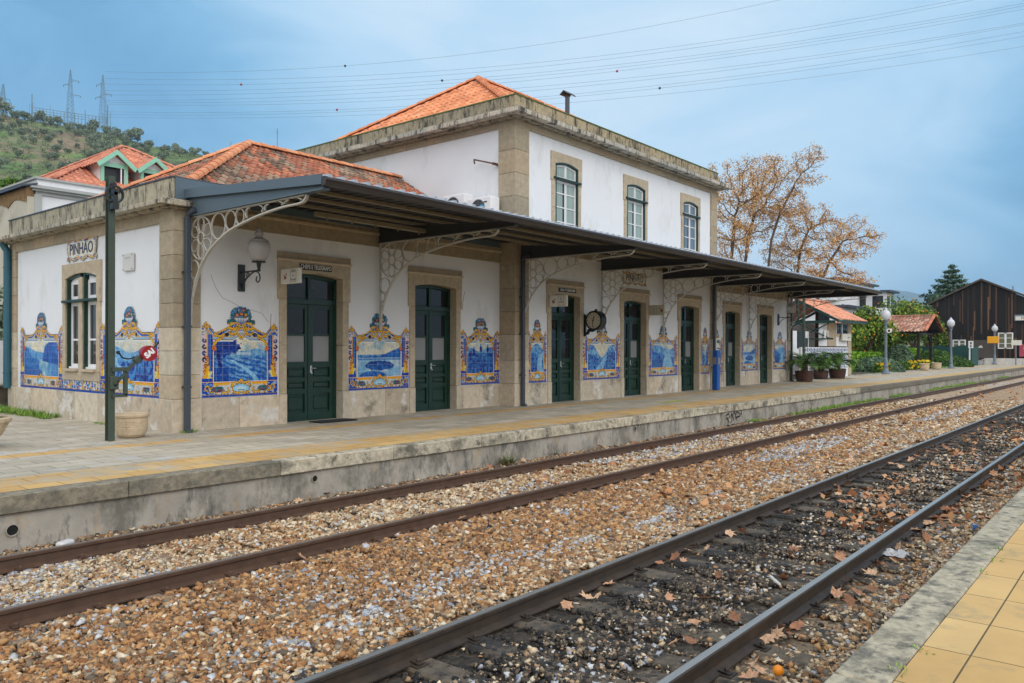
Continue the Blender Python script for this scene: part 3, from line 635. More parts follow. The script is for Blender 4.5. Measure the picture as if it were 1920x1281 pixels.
# ---------------------------------------------------------------- station building
B = empty('station_building', (16.5, 13.9, G), 'white plastered railway station with stone trim, blue tile panels and clay tiled roofs', 'station building')
YW, YC, XE, XC0, XC1, XR = 13.9, 13.42, 7.22, 16.42, 28.7, 38.0
Z0 = .2
DOORS_L = [(9.61, 11.04), (13.21, 14.64)]; DOORS_C = [(18.04, 19.46), (21.94, 23.36), (25.82, 27.26)]; DOORS_R = [(30.62, 32.05), (34.18, 35.6)]
def wall_x(mb, x0, x1, y, z0, z1, holes, th=.35):
    cur = x0
    for a, b, h0, h1 in holes:
        mb.box(cur, a, y, y+th, z0, z1)
        if h0 > z0: mb.box(a, b, y, y+th, z0, h0)
        mb.box(a, b, y, y+th, h1, z1); cur = b
    mb.box(cur, x1, y, y+th, z0, z1)
mb = MB()
wall_x(mb, XE+.02, XC0+.1, YW, Z0, 5.0, [(a-.1, b+.1, Z0, 3.75) for a, b in DOORS_L])
WIN_U = [(18.22, 19.35), (22.12, 23.27), (26.02, 27.16)]
# central block in two storeys: lower holes and upper holes
wall_x(mb, XC0+.02, XC1-.02, YC, Z0, 4.9, [(a-.1, b+.1, Z0, 3.75) for a, b in DOORS_C])
wall_x(mb, XC0+.02, XC1-.02, YC, 4.9, 8.2, [(a-.08, b+.08, 5.05, 7.45) for a, b in WIN_U])
wall_x(mb, XC1-.1, XR-.02, YW, Z0, 5.0, [(a-.1, b+.1, Z0, 3.75) for a, b in DOORS_R])
mb.box(XC0+.02, XC0+.37, YC+.35, 23.5, Z0, 8.2); mb.box(XC1-.37, XC1-.02, YC+.35, 23.5, Z0, 8.2); mb.box(XC0+.37, XC1-.37, 23.15, 23.5, Z0, 8.2)
mb.box(XR-.37, XR-.02, YW+.35, 21.8, Z0, 5.0); mb.box(XC1, XR-.37, 21.45, 21.8, Z0, 5.0); mb.box(XE+.37, XC0, 21.45, 21.8, Z0, 5.0)
# end wall with the twin window hole
yh0, yh1 = 16.95, 18.6
mb.box(XE+.02, XE+.37, YW+.35, yh0, Z0, 5.0); mb.box(XE+.02, XE+.37, yh1, 21.8, Z0, 5.0); mb.box(XE+.02, XE+.37, yh0, yh1, Z0, 1.5); mb.box(XE+.02, XE+.37, yh0, yh1, 3.66, 5.0)
mb.build('wall', 'plaster', B, col=False)
# dark rooms behind the openings
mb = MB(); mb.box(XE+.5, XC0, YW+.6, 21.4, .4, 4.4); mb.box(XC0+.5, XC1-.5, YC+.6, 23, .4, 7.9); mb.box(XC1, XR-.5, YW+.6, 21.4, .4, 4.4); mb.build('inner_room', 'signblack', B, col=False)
def blk_x(mb, x0, x1, y0, y1, z0, z1, ln, c, j=.13):
    x = x0
    while x < x1-.05:
        l = min(ln*random.uniform(.75, 1.25), x1-x)
        if x1-x-l < .25: l = x1-x
        mb.col = jit(c, j); mb.bbox(x+.003, x+l-.003, y0, y1, z0, z1, .006); x += l
def blk_y(mb, x0, x1, y0, y1, z0, z1, ln, c, j=.13):
    y = y0
    while y < y1-.05:
        l = min(ln*random.uniform(.75, 1.25), y1-y)
        if y1-y-l < .25: l = y1-y
        mb.col = jit(c, j); mb.bbox(x0, x1, y+.003, y+l-.003, z0, z1, .006); y += l
def blk_z(mb, x0, x1, y0, y1, z0, z1, h, c, j=.12, gap=.003):
    z = z0
    while z < z1-.02:
        l = min(h, z1-z)
        if z1-z-l < .15: l = z1-z
        mb.col = jit(c, j); mb.bbox(x0, x1, y0, y1, z+gap, z+l-gap, .006); z += l
# plinths
def gaps(x0, x1, doors):
    cur = x0; o = []
    for a, b in doors: o.append((cur, a-.17)); cur = b+.17
    o.append((cur, x1)); return o
def one(name, m, fn, *a, **k): q = MB(); fn(q, *a, **k); return q.build(name, m, B)
for a, b in gaps(XE+.52, XC0-.0, DOORS_L): one('plinth', 'plinth', blk_x, a, b, YW-.035, YW+.02, .3, 1.085, 1.0, PLINTH)
for a, b in gaps(XC0+.58, XC1-.5, DOORS_C): one('plinth', 'plinth', blk_x, a, b, YC-.035, YC+.02, .3, 1.085, .8, PLINTH)
for a, b in gaps(XC1+.1, XR-.45, DOORS_R): one('plinth', 'plinth', blk_x, a, b, YW-.035, YW+.02, .3, 1.085, .8, PLINTH)
one('plinth', 'plinth', blk_y, XE-.035, XE+.02, YW+.45, 21.75, .3, 1.085, 1.25, PLINTH)
# quoin pilasters
def pil(x0, x1, y0, y1, z1, h=.44):
    mb = MB(); blk_z(mb, x0, x1, y0, y1, 1.09, 2.4, h, LOWSTONE); blk_z(mb, x0, x1, y0, y1, 2.4, z1, h, STONE); mb.col = jit(PLINTH, .08); mb.bbox(x0-.02, x1+.02, y0-.02, y1+.02, .3, 1.087, .01); mb.build('pilaster', 'stone', B)
pil(XE-.04, XE+.50, YW-.06, YW+.45, 4.6)
pil(XC0-.05, XC0+.56, YC-.06, YW+.05, 8.0, .62)
pil(XC1-.46, XC1+.05, YC-.06, YW+.05, 8.0, .62)
pil(XR-.42, XR+.04, YW-.06, YW+.45, 4.6)
pil(XE-.04, XE+.3, 21.45, 21.84, 4.6)
# friezes and under-canopy bands
one('frieze', 'stone', blk_y, XE-.03, XE+.02, YW+.45, 21.5, 4.33, 4.55, .95, STONE)
for x0, x1, y in ((XE+.5, XC0-.05, YW), (XC1+.05, XR-.4, YW)):
    mb = MB(); blk_x(mb, x0, x1, y-.03, y+.02, 4.34, 4.60, 1.0, STONE); blk_x(mb, x0, x1, y-.05, y+.02, 4.66, 4.98, 1.4, STONE); blk_x(mb, x0, x1, y-.09, y+.02, 4.60, 4.66, 1.2, L(188, 170, 140)); mb.build('frieze', 'stone', B)
one('frieze', 'stone', blk_x, XC0+.56, XC1-.46, YC-.03, YC+.02, 4.70, 4.98, 1.0, STONE)
mb = MB(); blk_x(mb, XC0-.03, XC1+.03, YC-.066, YC+.02, 7.985, 8.163, .9, STONE); blk_y(mb, XC0-.03, XC0+.02, YC+.02, 23.4, 7.985, 8.163, .8, STONE); mb.build('frieze', 'stone', B)
# cornices
def ring(mb, x0, x1, y0, y1, z0, z1, ln, c):
    blk_x(mb, x0, x1, y0, y0+.6, z0, z1, ln, c); blk_y(mb, x0, x0+.6, y0+.6, y1, z0, z1, ln, c); mb.col = c; mb.box(x1-.6, x1, y0+.6, y1, z0, z1)
mb = MB(); ring(mb, XC0-.22, XC1+.22, YC-.22, 23.7, 8.165, 8.215, 1.4, DSTONE); ring(mb, XC0-.47, XC1+.47, YC-.47, 23.9, 8.215, 8.335, 1.4, L(186, 180, 166)); ring(mb, XC0-.40, XC1+.40, YC-.40, 23.85, 8.335, 8.385, 1.4, DSTONE)
mb.build('cornice', 'weathered', B)['label'] = 'grey streaked cornice of the two storey block'
mb = MB(); blk_y(mb, XE-.2, XE+.1, 13.72, 21.95, 4.55, 4.585, 1.3, STONE); blk_y(mb, XE-.38, XE+.1, 13.62, 22.35, 4.585, 4.665, 1.5, L(176, 168, 150))
mb.col = L(176, 168, 150); mb.bbox(XE+.1, XE+.36, 13.62, 13.9, 4.585, 4.665, .01); mb.bbox(XE-.3, XE+.3, 13.66, 14.2, 4.665, 4.70, .01); mb.col = STONE; mb.bbox(XE+.1, XE+.3, 13.72, 13.9, 4.55, 4.585, .01)
mb.build('cornice', 'weathered', B)['label'] = 'stained cornice of the near end wall'
mb = MB(); blk_y(mb, XE-.04, XE+.25, 13.86, 21.86, 4.67, 5.12, 1.9, L(168, 160, 138), .06); blk_x(mb, XE+.25, XC0, 13.86, 14.1, 4.98, 5.12, 2.2, L(150, 140, 118), .06); mb.build('parapet', 'weathered', B)
mb = MB(); blk_x(mb, XC0-.06, XC1+.06, YC-.08, YC+.25, 8.385, 8.80, 1.6, L(172, 158, 128), .06); blk_y(mb, XC0-.06, XC0+.25, YC+.25, 23.55, 8.385, 8.80, 1.6, L(160, 150, 126), .06)
mb.col = DSTONE; mb.box(XC1-.25, XC1+.06, YC+.25, 23.55, 8.385, 8.80); mb.build('parapet', 'weathered', B)
mb = MB(); mb.col = DSTONE; mb.box(XC1+.07, XR, 13.86, 14.1, 4.98, 5.12); mb.build('parapet', 'weathered', B)
mb = MB(); mb.box(XE-.06, XE+.27, 13.84, 21.88, 5.122, 5.145); mb.box(XE+.27, XC0, 13.84, 14.12, 5.122, 5.145); mb.build('parapet_cap', 'slate', B, col=False)
mb = MB(); mb.box(XC0-.08, XC1+.08, YC-.10, YC+.27, 8.802, 8.83); mb.box(XC0-.08, XC0+.27, YC+.27, 23.57, 8.802, 8.83); mb.box(XC1-.27, XC1+.08, YC+.27, 23.57, 8.802, 8.83); mb.build('parapet_cap', mat('mossy_cap', L(96, 116, 70), .8, var=.2), B, col=False)
mb = MB(); mb.box(XE+.0, XC0-.1, 13.825, 13.858, 4.74, 5.12); mb.build('wall_flashing', 'fascia', B, col=False)
# hairline cracks in the plaster
mb = MB()
for pts in ([(7.95, 3.42), (8.05, 3.18), (8.12, 3.08), (8.2, 2.98), (8.42, 2.90), (8.62, 2.80), (8.8, 2.78), (9.05, 2.72), (9.2, 2.55)], [(9.26, 2.72), (9.25, 2.5), (9.27, 2.38)], [(14.98, 3.5), (14.92, 3.2), (14.9, 3.0)]): mb.strip(pts, .002, .006 if len(pts) > 3 else .012, 'y', YW-.0015)
mb.build('plaster_crack', mat('crack_grey', L(120, 104, 88), .9), B, col=False)
# ---- stone surrounds
def arch_pts(a, b, zs, rise, n=10): return [(a+(b-a)*i/n, zs+rise*(1-(2*i/n-1)**2)) for i in range(n+1)]
LSTONE = L(182, 167, 142)
def surround(o, Y, a, b, zb, zs, rise, ear, ztop, ledge=True, plinth=True, w=.165, upper=False):
    mb = MB(); f = Y-.04; bk = Y+.3
    for s, (p0, p1) in ((0, (a-w, a)), (1, (b, b+w))):
        z = 1.09 if plinth else zb
        if plinth: mb.col = jit(PLINTH, .06); mb.bbox(p0-(.02 if s == 0 else 0), p1+(.02 if s else 0), f-.02, bk, .3, 1.087, .006)
        zz = z
        while zz < ear-.05:
            h = min(1.0, ear-zz); mb.col = jit(LSTONE, .06); mb.bbox(p0, p1, f, bk, zz+.003, zz+h-.003, .005); zz += h
        e0, e1 = (p0-.045, p1) if s == 0 else (p0, p1+.045)
        mb.col = jit(LSTONE, .06); mb.bbox(e0, e1, f, bk, ear+.002, zs-.002, .005)
    poly = [(a-w-.045, zs)]+arch_pts(a, b, zs, rise)+[(b+w+.045, zs), (b+w+.045, ztop), (a-w-.045, ztop)]
    mb.col = jit(LSTONE, .05); mb.prism(poly, 'y', f, bk)
    r = mb.build('door_surround' if plinth else 'window_surround', 'stone', o)
    if ledge:
        mb = MB(); mb.col = L(200, 184, 158); mb.bbox(a-w-.06, b+w+.06, f-.05, f+.1, ztop+.001, ztop+.045, .01); mb.col = STONE; mb.bbox(a-w-.045, b+w+.045, f-.01, Y+.05, ztop+.046, ztop+.175, .006)
        mb.build('lintel_moulding', 'stone', r)
    return r
def door(Y, a, b, kind=0, label=None):
    Yd = Y+.2; c = (a+b)/2; mb = MB(); zs, rise = 3.53, .07
    poly = [(a, .47), (b, .47)]+arch_pts(a, b, zs, rise)[::-1]; mb.prism(poly, 'y', Yd+.05, Yd+.09)
    # outer frame and transom
    mb.prism([(a, .47), (a+.07, .47), (a+.07, 3.5), (a, zs)], 'y', Yd-.02, Yd+.06); mb.prism([(b-.07, .47), (b, .47), (b, zs), (b-.07, 3.5)], 'y', Yd-.02, Yd+.06)
    up = arch_pts(a, b, zs, rise); lo = [(x, z-.07) for x, z in up]; mb.prism(up+lo[::-1], 'y', Yd-.02, Yd+.06)
    mb.box(a+.07, b-.07, Yd-.03, Yd+.06, 2.96, 3.06); mb.box(c-.035, c+.035, Yd-.015, Yd+.06, 3.06, 3.54)
    for s in (-1, 1):
        x0, x1 = (a+.07, c-.004) if s < 0 else (c+.004, b-.07)
        mb.box(x0, x0+.1, Yd, Yd+.055, .50, 2.95); mb.box(x1-.1, x1, Yd, Yd+.055, .50, 2.95)
        for z0, z1 in ((.50, .66), (1.62, 1.74), (2.29, 2.33), (2.86, 2.95), (1.06, 1.16), (1.32, 1.40)): mb.box(x0+.1, x1-.1, Yd+.003, Yd+.055, z0, z1)
        for z0, z1 in ((.72, 1.0), (1.19, 1.29), (1.43, 1.58)): mb.bbox(x0+.14, x1-.14, Yd+.02, Yd+.055, z0, z1, .012)
    mb.box(c-.03, c+.03, Yd-.015, Yd+.002, .50, 2.95)
    mb.box(a, b, Yd-.03, Yd+.09, .46, .50)
    d = mb.build('door', 'green', B, col=False)
    if label: d['label'] = label
    for s in (-1, 1):
        x0, x1 = (a+.17, c-.104) if s < 0 else (c+.104, b-.17)
        q = MB(); q.box(x0, x1, Yd+.035, Yd+.048, 2.33, 2.86); q.build('pane', 'glass', d, col=False)
        q = MB(); q.box(x0, x1, Yd+.033, Yd+.048, 1.74, 2.29); q.build('pane', 'film' if kind == 0 or (kind == 2 and s > 0) else 'glass', d, col=False)
        ax0, ax1 = (a+.1, c-.06) if s < 0 else (c+.06, b-.1); zt = lambda x: zs+rise*(1-(2*(x-a)/(b-a)-1)**2)-.1
        q = MB(); q.prism([(ax0, 3.09), (ax1, 3.09), (ax1, zt(ax1)), ((ax0+ax1)/2, zt((ax0+ax1)/2)), (ax0, zt(ax0))], 'y', Yd+.035, Yd+.048); q.build('pane', 'glass', d, col=False)
    q = MB(); q.bbox(c+.015, c+.065, Yd-.03, Yd, 1.50, 1.66, .006); q.tube([(c+.04, Yd-.03, 1.6), (c+.04, Yd-.07, 1.6), (c+.13, Yd-.075, 1.6)], .011, 8); q.tube([(c+.04, Yd-.03, 1.50), (c+.04, Yd-.05, 1.50)], .022, 10)
    q.build('handle', mat('bright_metal', (.6, .6, .6), .25, metal=1), d, col=False)
    return d
allD = [(YW, d) for d in DOORS_L]+[(YC, d) for d in DOORS_C]+[(YW, d) for d in DOORS_R]
kinds = [0, 0, 1, 2, 2, 0, 1]
for (Y, (a, b)), k in zip(allD, kinds):
    surround(B, Y, a, b, .3, 3.53, .07, 3.03, 3.82); door(Y, a, b, k)
# ---- upper windows
def upper_window(a, b, m):
    Y = YC; surround(B, Y, a, b, 5.05, 7.31, .09, 6.82, 7.64, ledge=False, plinth=False, w=.155)
    mb = MB(); Yd = Y+.02; c = (a+b)/2; zs, rise = 7.31, .09
    up = arch_pts(a, b, zs, rise); lo = [(x, z-.05) for x, z in up]; mb.prism(up+lo[::-1], 'y', Yd-.06, Yd+.06)
    mb.box(a, a+.05, Yd-.06, Yd+.06, 5.05, zs); mb.box(b-.05, b, Yd-.06, Yd+.06, 5.05, zs); mb.bbox(a-.10, b+.10, Y-.10, Yd+.04, 6.865, 6.925, .01)
    w = mb.build('window', 'green', B, col=False)
    f = MB(); zt = lambda x: zs+rise*(1-(2*(x-a)/(b-a)-1)**2)-.052
    for x0, x1 in ((a+.052, a+.105), (b-.105, b-.052), (c-.045, c-.006), (c+.006, c+.045)):
        f.box(x0, x1, Yd, Yd+.05, 5.05, 6.86); f.prism([(x0, 6.93), (x1, 6.93), (x1, zt(x1)), (x0, zt(x0))], 'y', Yd, Yd+.05)
    for z in (5.25, 5.68, 6.10, 6.50): f.box(a+.105, c-.045, Yd+.004, Yd+.045, z-.014, z+.014); f.box(c+.045, b-.105, Yd+.004, Yd+.045, z-.014, z+.014)
    f.box(a+.105, b-.105, Yd+.003, Yd+.047, 6.80, 6.86); f.box(a+.105, b-.105, Yd+.003, Yd+.047, 6.93, 6.98)
    lo = arch_pts(a+.06, b-.06, zs-.055, rise*.9); f.prism(lo+[(x, z-.045) for x, z in lo][::-1], 'y', Yd+.001, Yd+.049)
    f.build('sash_frame', 'white', w, col=False)
    for x0, x1 in ((a+.105, c-.045), (c+.045, b-.105)):
        q = MB(); q.box(x0, x1, Yd+.025, Yd+.035, 5.05, 6.80); q.prism([(x0, 6.98), (x1, 6.98), (x1, zt(x1)-.03), (x0, zt(x0)-.03)], 'y', Yd+.025, Yd+.035); q.build('pane', m, w, col=False)
        q = MB(); xx = x1-.07 if x0 < c else x0; q.box(xx, xx+.07 if x0 < c else x0+.03, Yd+.022, Yd+.024, 5.05, 6.80); q.build('curtain_gap', 'glass', w, col=False)
for (a, b), m in zip(WIN_U, ('curtain', 'curtain', 'curtaingrey')): upper_window(a, b, m)
# ---- twin window in the end wall (u = -Y so that the prism helper can be reused)
mb = MB(); f0, bk = XE-.035, XE+.3; ya, yb = 17.02, 18.55
blk = lambda y0, y1, z0, z1, f=f0: (setattr(mb, 'col', jit(LSTONE, .06)), mb.bbox(f, bk, y0, y1, z0, z1, .005))
for s, (p0, p1) in ((0, (ya-.15, ya)), (1, (yb, yb+.15))):
    for z0, z1 in ((1.52, 2.2), (2.2, 2.98)): blk(p0, p1, z0+.002, z1-.002)
    e0, e1 = (p0-.03, p1) if s == 0 else (p0, p1+.03); blk(e0, e1, 2.982, 3.518)
blk(17.70, 17.88, 1.52, 3.52); blk(ya-.15, yb+.15, 1.33, 1.518); blk(ya+.02, 17.68, 1.52, 1.575, XE-.10); blk(17.90, yb-.02, 1.52, 1.575, XE-.10)
poly = [(ya-.18, 3.52)]+arch_pts(ya, yb, 3.52, .10)+[(yb+.18, 3.52), (yb+.18, 3.84), (ya-.18, 3.84)]; mb.col = LSTONE; mb.prism(poly, 'x', f0, bk)
mb.build('window_surround', 'stone', B)
for y0, y1 in ((ya, 17.70), (17.88, yb)):
    mb = MB(); xd = XE+.07; zt = lambda y: 3.52+.10*(1-(2*(y-ya)/(yb-ya)-1)**2)
    ys_ = [y0+(y1-y0)*i/6 for i in range(7)]
    mb.box(xd+.03, xd+.06, y0, y0+.03, 1.575, zt(y0)); mb.box(xd-.07, xd+.05, y1-.06, y1, 1.575, zt(y1)); mb.prism([(y, zt(y)) for y in ys_]+[(y, zt(y)-.05) for y in ys_][::-1], 'x', xd-.06, xd+.05)
    w = mb.build('window', 'green', B, col=False); f = MB(); i0, i1 = y0+.01, y1-.06
    for z0, z1 in ((1.60, 3.0), (3.06, 3.47)):
        f.box(xd, xd+.04, i0, i0+.07, z0, z1); f.box(xd, xd+.04, i1-.07, i1, z0, z1); f.box(xd+.001, xd+.039, i0+.06, i1-.06, z0, z0+.08); f.box(xd+.001, xd+.039, i0+.06, i1-.06, z1-.07, z1)
    f.prism([(y, min(zt(y)-.05, 3.58)) for y in ys_[1:-1]]+[(ys_[-2], 3.46), (ys_[1], 3.46)], 'x', xd+.002, xd+.038)
    f.box(xd+.001, xd+.039, i0+.06, i1-.06, 2.18, 2.22); f.box(xd-.05, xd+.06, y0+.02, y1-.02, 1.578, 1.62)
    f.build('sash_frame', 'white', w, col=False)
    q = MB(); q.box(xd+.018, xd+.026, i0+.06, i1-.06, 1.66, 3.5); q.build('pane', mat('reflecting_pane', (.05, .052, .05), .05, spec=.9, var=.5, vs_=1.3, col2=(.11, .105, .09), c2s=1.1), w, col=False)
mb = MB(); mb.bbox(XE-.10, XE+.1, ya-.06, yb+.06, 3.0, 3.055, .01); mb.build('window_ledge', 'green', B, col=False)
# ---- painted tile panels: coloured grids set 6 mm proud of the wall
def canvas_object(name, cv, T, m, parent, th=.006):
    nx, nz = cv.nx, cv.nz; gx_, gz_ = np.meshgrid(np.arange(nx+1)*cv.w/nx, np.arange(nz+1)*cv.h/nz)
    P = np.stack([gx_.ravel(), gz_.ravel(), np.full(gx_.size, th)], 1); T_ = np.array(T); P = P @ T_[:3, :3].T+T_[:3, 3]
    j, i = np.nonzero(cv.M); a = j*(nx+1)+i; F = np.stack([a, a+1, a+nx+2, a+nx+1], 1); u, inv = np.unique(F, return_inverse=True)
    return add_mesh(name, P[u], inv.reshape(-1, 4), m, parent, col=cv.C[j, i], dom='FACE')
panels = [('f', 7.77, 9.41, YW, 0, 'blue and yellow tile panel of vineyard terraces under a dark tree'), ('f', 11.22, 13.03, YW, 1, 'tile panel of boats on a pale river under a dark slope'),
          ('f', 14.84, 16.36, YW, 2, 'tile panel of grape pickers crowded among vines'), ('f', 17.0, 17.84, YC, 4, 'narrow tile panel of a pale gorge left of the third door'),
          ('f', 19.66, 21.74, YC, 3, 'tile panel of a road through a valley below the clock'), ('f', 23.52, 25.62, YC, 4, 'tile panel of a pale river below the platform number board'),
          ('f', 27.44, 28.22, YC, 3, 'narrow tile panel beside the blue post'), ('f', 29.3, 30.43, YW, 2, 'tile panel partly hidden by the blue post'), ('f', 32.22, 34.0, YW, 1, 'tile panel of a dark slope over a river, between the last two doors'),
          ('f', 35.78, 37.5, YW, 4, 'tile panel at the far corner under the far wall lamp'),
          ('e', 18.74, 21.2, XE, 5, 'tile panel of a river between headlands left of the twin window'), ('e', 14.36, 16.86, XE, 6, 'tile panel behind the green post on the end wall')]
for i_, (k, a, b, y, kind, lab) in enumerate(panels):
    cv = paint_panel(b-a, kind, i_*7+3); T = T_front(a, y, 1.088) if k == 'f' else T_end(y, b, 1.088)
    canvas_object('tile_panel', cv, T, 'tiles', B)['label'] = lab
canvas_object('tile_panel', paint_strip(18.70-16.87, .24, 4), T_end(XE, 18.72, 1.088), 'tiles', B)['label'] = 'low strip of scroll tiles under the twin window'
# ---- hip roofs with real tiles
def roof_plane(mb, O, U, S, poly, w=.21, t=.34, h=.045, pal=None, step=.022, seg=6):
    O, U, S = Vector(O), Vector(U).normalized(), Vector(S).normalized(); Nn = U.cross(S).normalized()
    if Nn.z < 0: Nn = -Nn
    us = [p[0] for p in poly]; k0 = math.floor(min(us)/w); k1 = math.ceil(max(us)/w)
    for k in range(k0, k1):
        uc = (k+.5)*w; hits = []
        for (a, b), (c, d) in zip(poly, poly[1:]+poly[:1]):
            if (a-uc)*(c-uc) < 0: hits.append(b+(d-b)*(uc-a)/(c-a))
        if len(hits) < 2: continue
        v0, v1 = min(hits), max(hits); r = math.floor(v0/t)
        while r*t < v1:
            a, b = max(v0, r*t), min(v1, (r+1)*t)
            if b-a > .02:
                c = random.choice(pal)
                if pal is OLD: c = random.choice(OLD_O if float(vnoise(np.array([uc*1.3]), np.array([a*1.3]), 9)[0])*.7+random.random()*.5 > .60 else OLD_G)
                mb.col = jit(c, .16); vs = []; jz = random.uniform(-.006, .006)
                for v, dz in ((a-.02, step), (b, 0)):
                    for q in range(seg+1):
                        f = q/seg; hh = h*max(0, math.sin(math.pi*min(1, f/.62))) if f < .62 else -h*.25*math.sin(math.pi*(f-.62)/.38)
                        vs.append(O+U*(uc+(f-.5)*w)+S*v+Nn*(hh+dz+jz))
                lowv = [vs[q]-Nn*(step+.006) for q in range(seg+1)]
                fs = [(q, q+1, seg+2+q, seg+1+q) for q in range(seg)]+[(2*(seg+1)+q, 2*(seg+1)+q+1, q+1, q) for q in range(seg)]
                mb.add(vs+lowv, fs)
            r += 1
def ridge(mb, p0, p1, r=.11, ln=.38, pal=None, n=7):
    p0, p1 = Vector(p0), Vector(p1); d = (p1-p0); L_ = d.length; d.normalize(); side = d.cross(Vector((0, 0, 1))).normalized(); up = side.cross(d); k = max(1, round(L_/ln)); ln = L_/k
    for i in range(k):
        mb.col = jit(random.choice(pal), .1); a, b = p0+d*(i*ln-.03), p0+d*((i+1)*ln); vs = []
        for p, rr in ((a, r*1.14), (b, r*.9)):
            vs += [p+side*math.cos(math.pi*q/n)*rr+up*(math.sin(math.pi*q/n)*rr*.85+.01) for q in range(n+1)]
        fs = [(q, q+1, n+2+q, n+1+q) for q in range(n)]+[tuple(range(n+1))]; mb.add(vs, fs)
OLD = [L(186, 112, 82), L(168, 98, 72), L(124, 96, 78), L(96, 82, 70), L(158, 140, 122), L(200, 126, 92), L(112, 92, 78), L(176, 106, 78), L(140, 118, 98)]
OLD_O = [L(170, 104, 76), L(186, 120, 90), L(152, 94, 70), L(160, 106, 82)]; OLD_G = [L(124, 98, 80), L(140, 120, 102), L(104, 88, 74), L(160, 134, 112), L(150, 104, 82)]
NEW = [L(222, 146, 100), L(214, 136, 92), L(228, 154, 110)]; RID = [L(228, 160, 116), L(220, 148, 104), L(212, 138, 96)]
def hip_roof(parent, x0, x1, y0, y1, ze, xr0, xr1, yr, zr, pal, rid, name='roof', **k):
    mb = MB(); sl = math.hypot(yr-y0, zr-ze); mb.col = pal[0]
    P = lambda x, y, z: (x, y, z)
    roof_plane(mb, (x0, y0, ze), (1, 0, 0), (0, yr-y0, zr-ze), [(0, 0), (x1-x0, 0), (xr1-x0, sl), (xr0-x0, sl)], pal=pal, **k)
    s2 = math.hypot(xr0-x0, zr-ze)
    roof_plane(mb, (x0, y0, ze), (0, 1, 0), (xr0-x0, 0, zr-ze), [(0, 0), (y1-y0, 0), (yr-y0, s2)], pal=pal, **k)
    e = .02; mb.col = pal[2 % len(pal)]
    mb.quad(P(x0, y1, ze), P(x1, y1, ze), P(xr1, yr, zr-e), P(xr0, yr, zr-e)); mb.quad(P(x0, y0, ze-e), P(x1, y0, ze-e), P(xr1, yr, zr-e), P(xr0, yr, zr-e)); mb.quad(P(x0, y0, ze-e), P(x0, y1, ze-e), P(xr0, yr, zr-e))
    if x1 > xr1+.1: mb.quad(P(x1, y0, ze), P(x1, y1, ze), P(xr1, yr, zr))
    r = mb.build(name, 'rooftile', parent)
    mb = MB(); ridge(mb, (x0, y0, ze+.05), (xr0, yr, zr+.05), pal=rid); ridge(mb, (x0, y1, ze+.05), (xr0, yr, zr+.05), pal=rid); ridge(mb, (xr0, yr, zr+.05), (xr1, yr, zr+.05), pal=rid)
    if x1 > xr1+.1: ridge(mb, (x1, y0, ze+.05), (xr1, yr, zr+.05), pal=rid)
    mb.build('ridge_tiles', 'rooftile', r); return r
hip_roof(B, XE+.35, XC0+.02, 14.2, 21.5, 5.02, 11.25, XC0+.02, 17.9, 7.13, OLD, RID, w=.17, t=.25, h=.055, step=.03)['label'] = 'old weathered clay roof of the near wing'
hip_roof(B, XC0+.3, XC1-.3, YC+.3, 23.3, 8.62, 20.6, 24.5, 18.5, 11.38, NEW, NEW, w=.24, t=.4, h=.05)['label'] = 'bright orange tiled hip roof of the two storey block'
mb = MB(); mb.col = OLD[2]
for p in [((XC1, 14.2, 5.0), (XR-.2, 14.2, 5.0), (34, 17.9, 7.1), (XC1, 17.9, 7.1)), ((XC1, 21.5, 5.0), (XR-.2, 21.5, 5.0), (34, 17.9, 7.1), (XC1, 17.9, 7.1)), ((XR-.2, 14.2, 5), (XR-.2, 21.5, 5), (34, 17.9, 7.1))]: mb.quad(*p)
mb.build('roof', 'rooftile', B)['label'] = 'clay roof of the far wing'
# stove pipe vent on the roof
mb = MB(); mb.tube([(21.06, 15, 8.7), (21.06, 15, 10.28)], .075, 14); v = mb.build('vent_pipe', 'slate', B, col=False)
mb = MB(); mb.prism([(14.84, 10.27), (15, 10.39), (15.16, 10.27), (15.14, 10.25), (15, 10.36), (14.86, 10.25)], 'x', 20.84, 21.32); mb.tube([(21.06, 15, 10.25), (21.06, 15, 10.36)], .03, 6); mb.build('vent_cowl', 'slate', v, col=False)
# rainwater pipe at the far edge of the end wall
mb = MB(); mb.tube([(XE-.12, 21.72, 1.05), (XE-.12, 21.72, 4.35), (XE-.2, 21.8, 4.56)], .085, 14)
for z in (1.4, 2.2, 3.1, 3.95): mb.tube([(XE-.12, 21.72, z), (XE-.12, 21.72, z+.03)], .097, 14)
mb.build('downpipe', 'teal', B, col=False, smooth=False)
# ---------------------------------------------------------------- platform canopy
CA = empty('platform_canopy', (22.5, 9.8, G), 'long dark metal canopy with silver scroll brackets along the station front', 'canopy')
CX0, CX1 = 7.42, 37.75; YG = 9.80
zs_ = lambda y: 4.62+(y-YG)*.066
def sheet(x0, x1, yb, dz, ya=YG-.02):
    mb = MB(); pts = []; p = .25; x = x0
    while x < x1:
        for dx, h in ((0, 0), (.06, 0), (.08, .042), (.13, .042), (.15, 0)):
            if x+dx <= x1: pts.append((x+dx, h))
        x += p
    pts.append((x1, 0)); vs = []
    for y in (ya, yb): vs += [(x, y, zs_(y)+h+dz) for x, h in pts]
    n = len(pts); return mb.add(vs, [(i, i+1, n+i+1, n+i) for i in range(n-1)])
m1 = sheet(CX0, XC0, YW-.03, 0); m1.v += []; s2 = sheet(XC0, XC1, YC-.03, 0); s3 = sheet(XC1, CX1, YW-.03, 0)
for s in (s2, s3): m1.add(s.v, s.f)
m1.build('roof_sheet', 'canopysheet', CA, col=False)
m1 = sheet(CX0, XC0, YW-.03, .004, YG-.05)
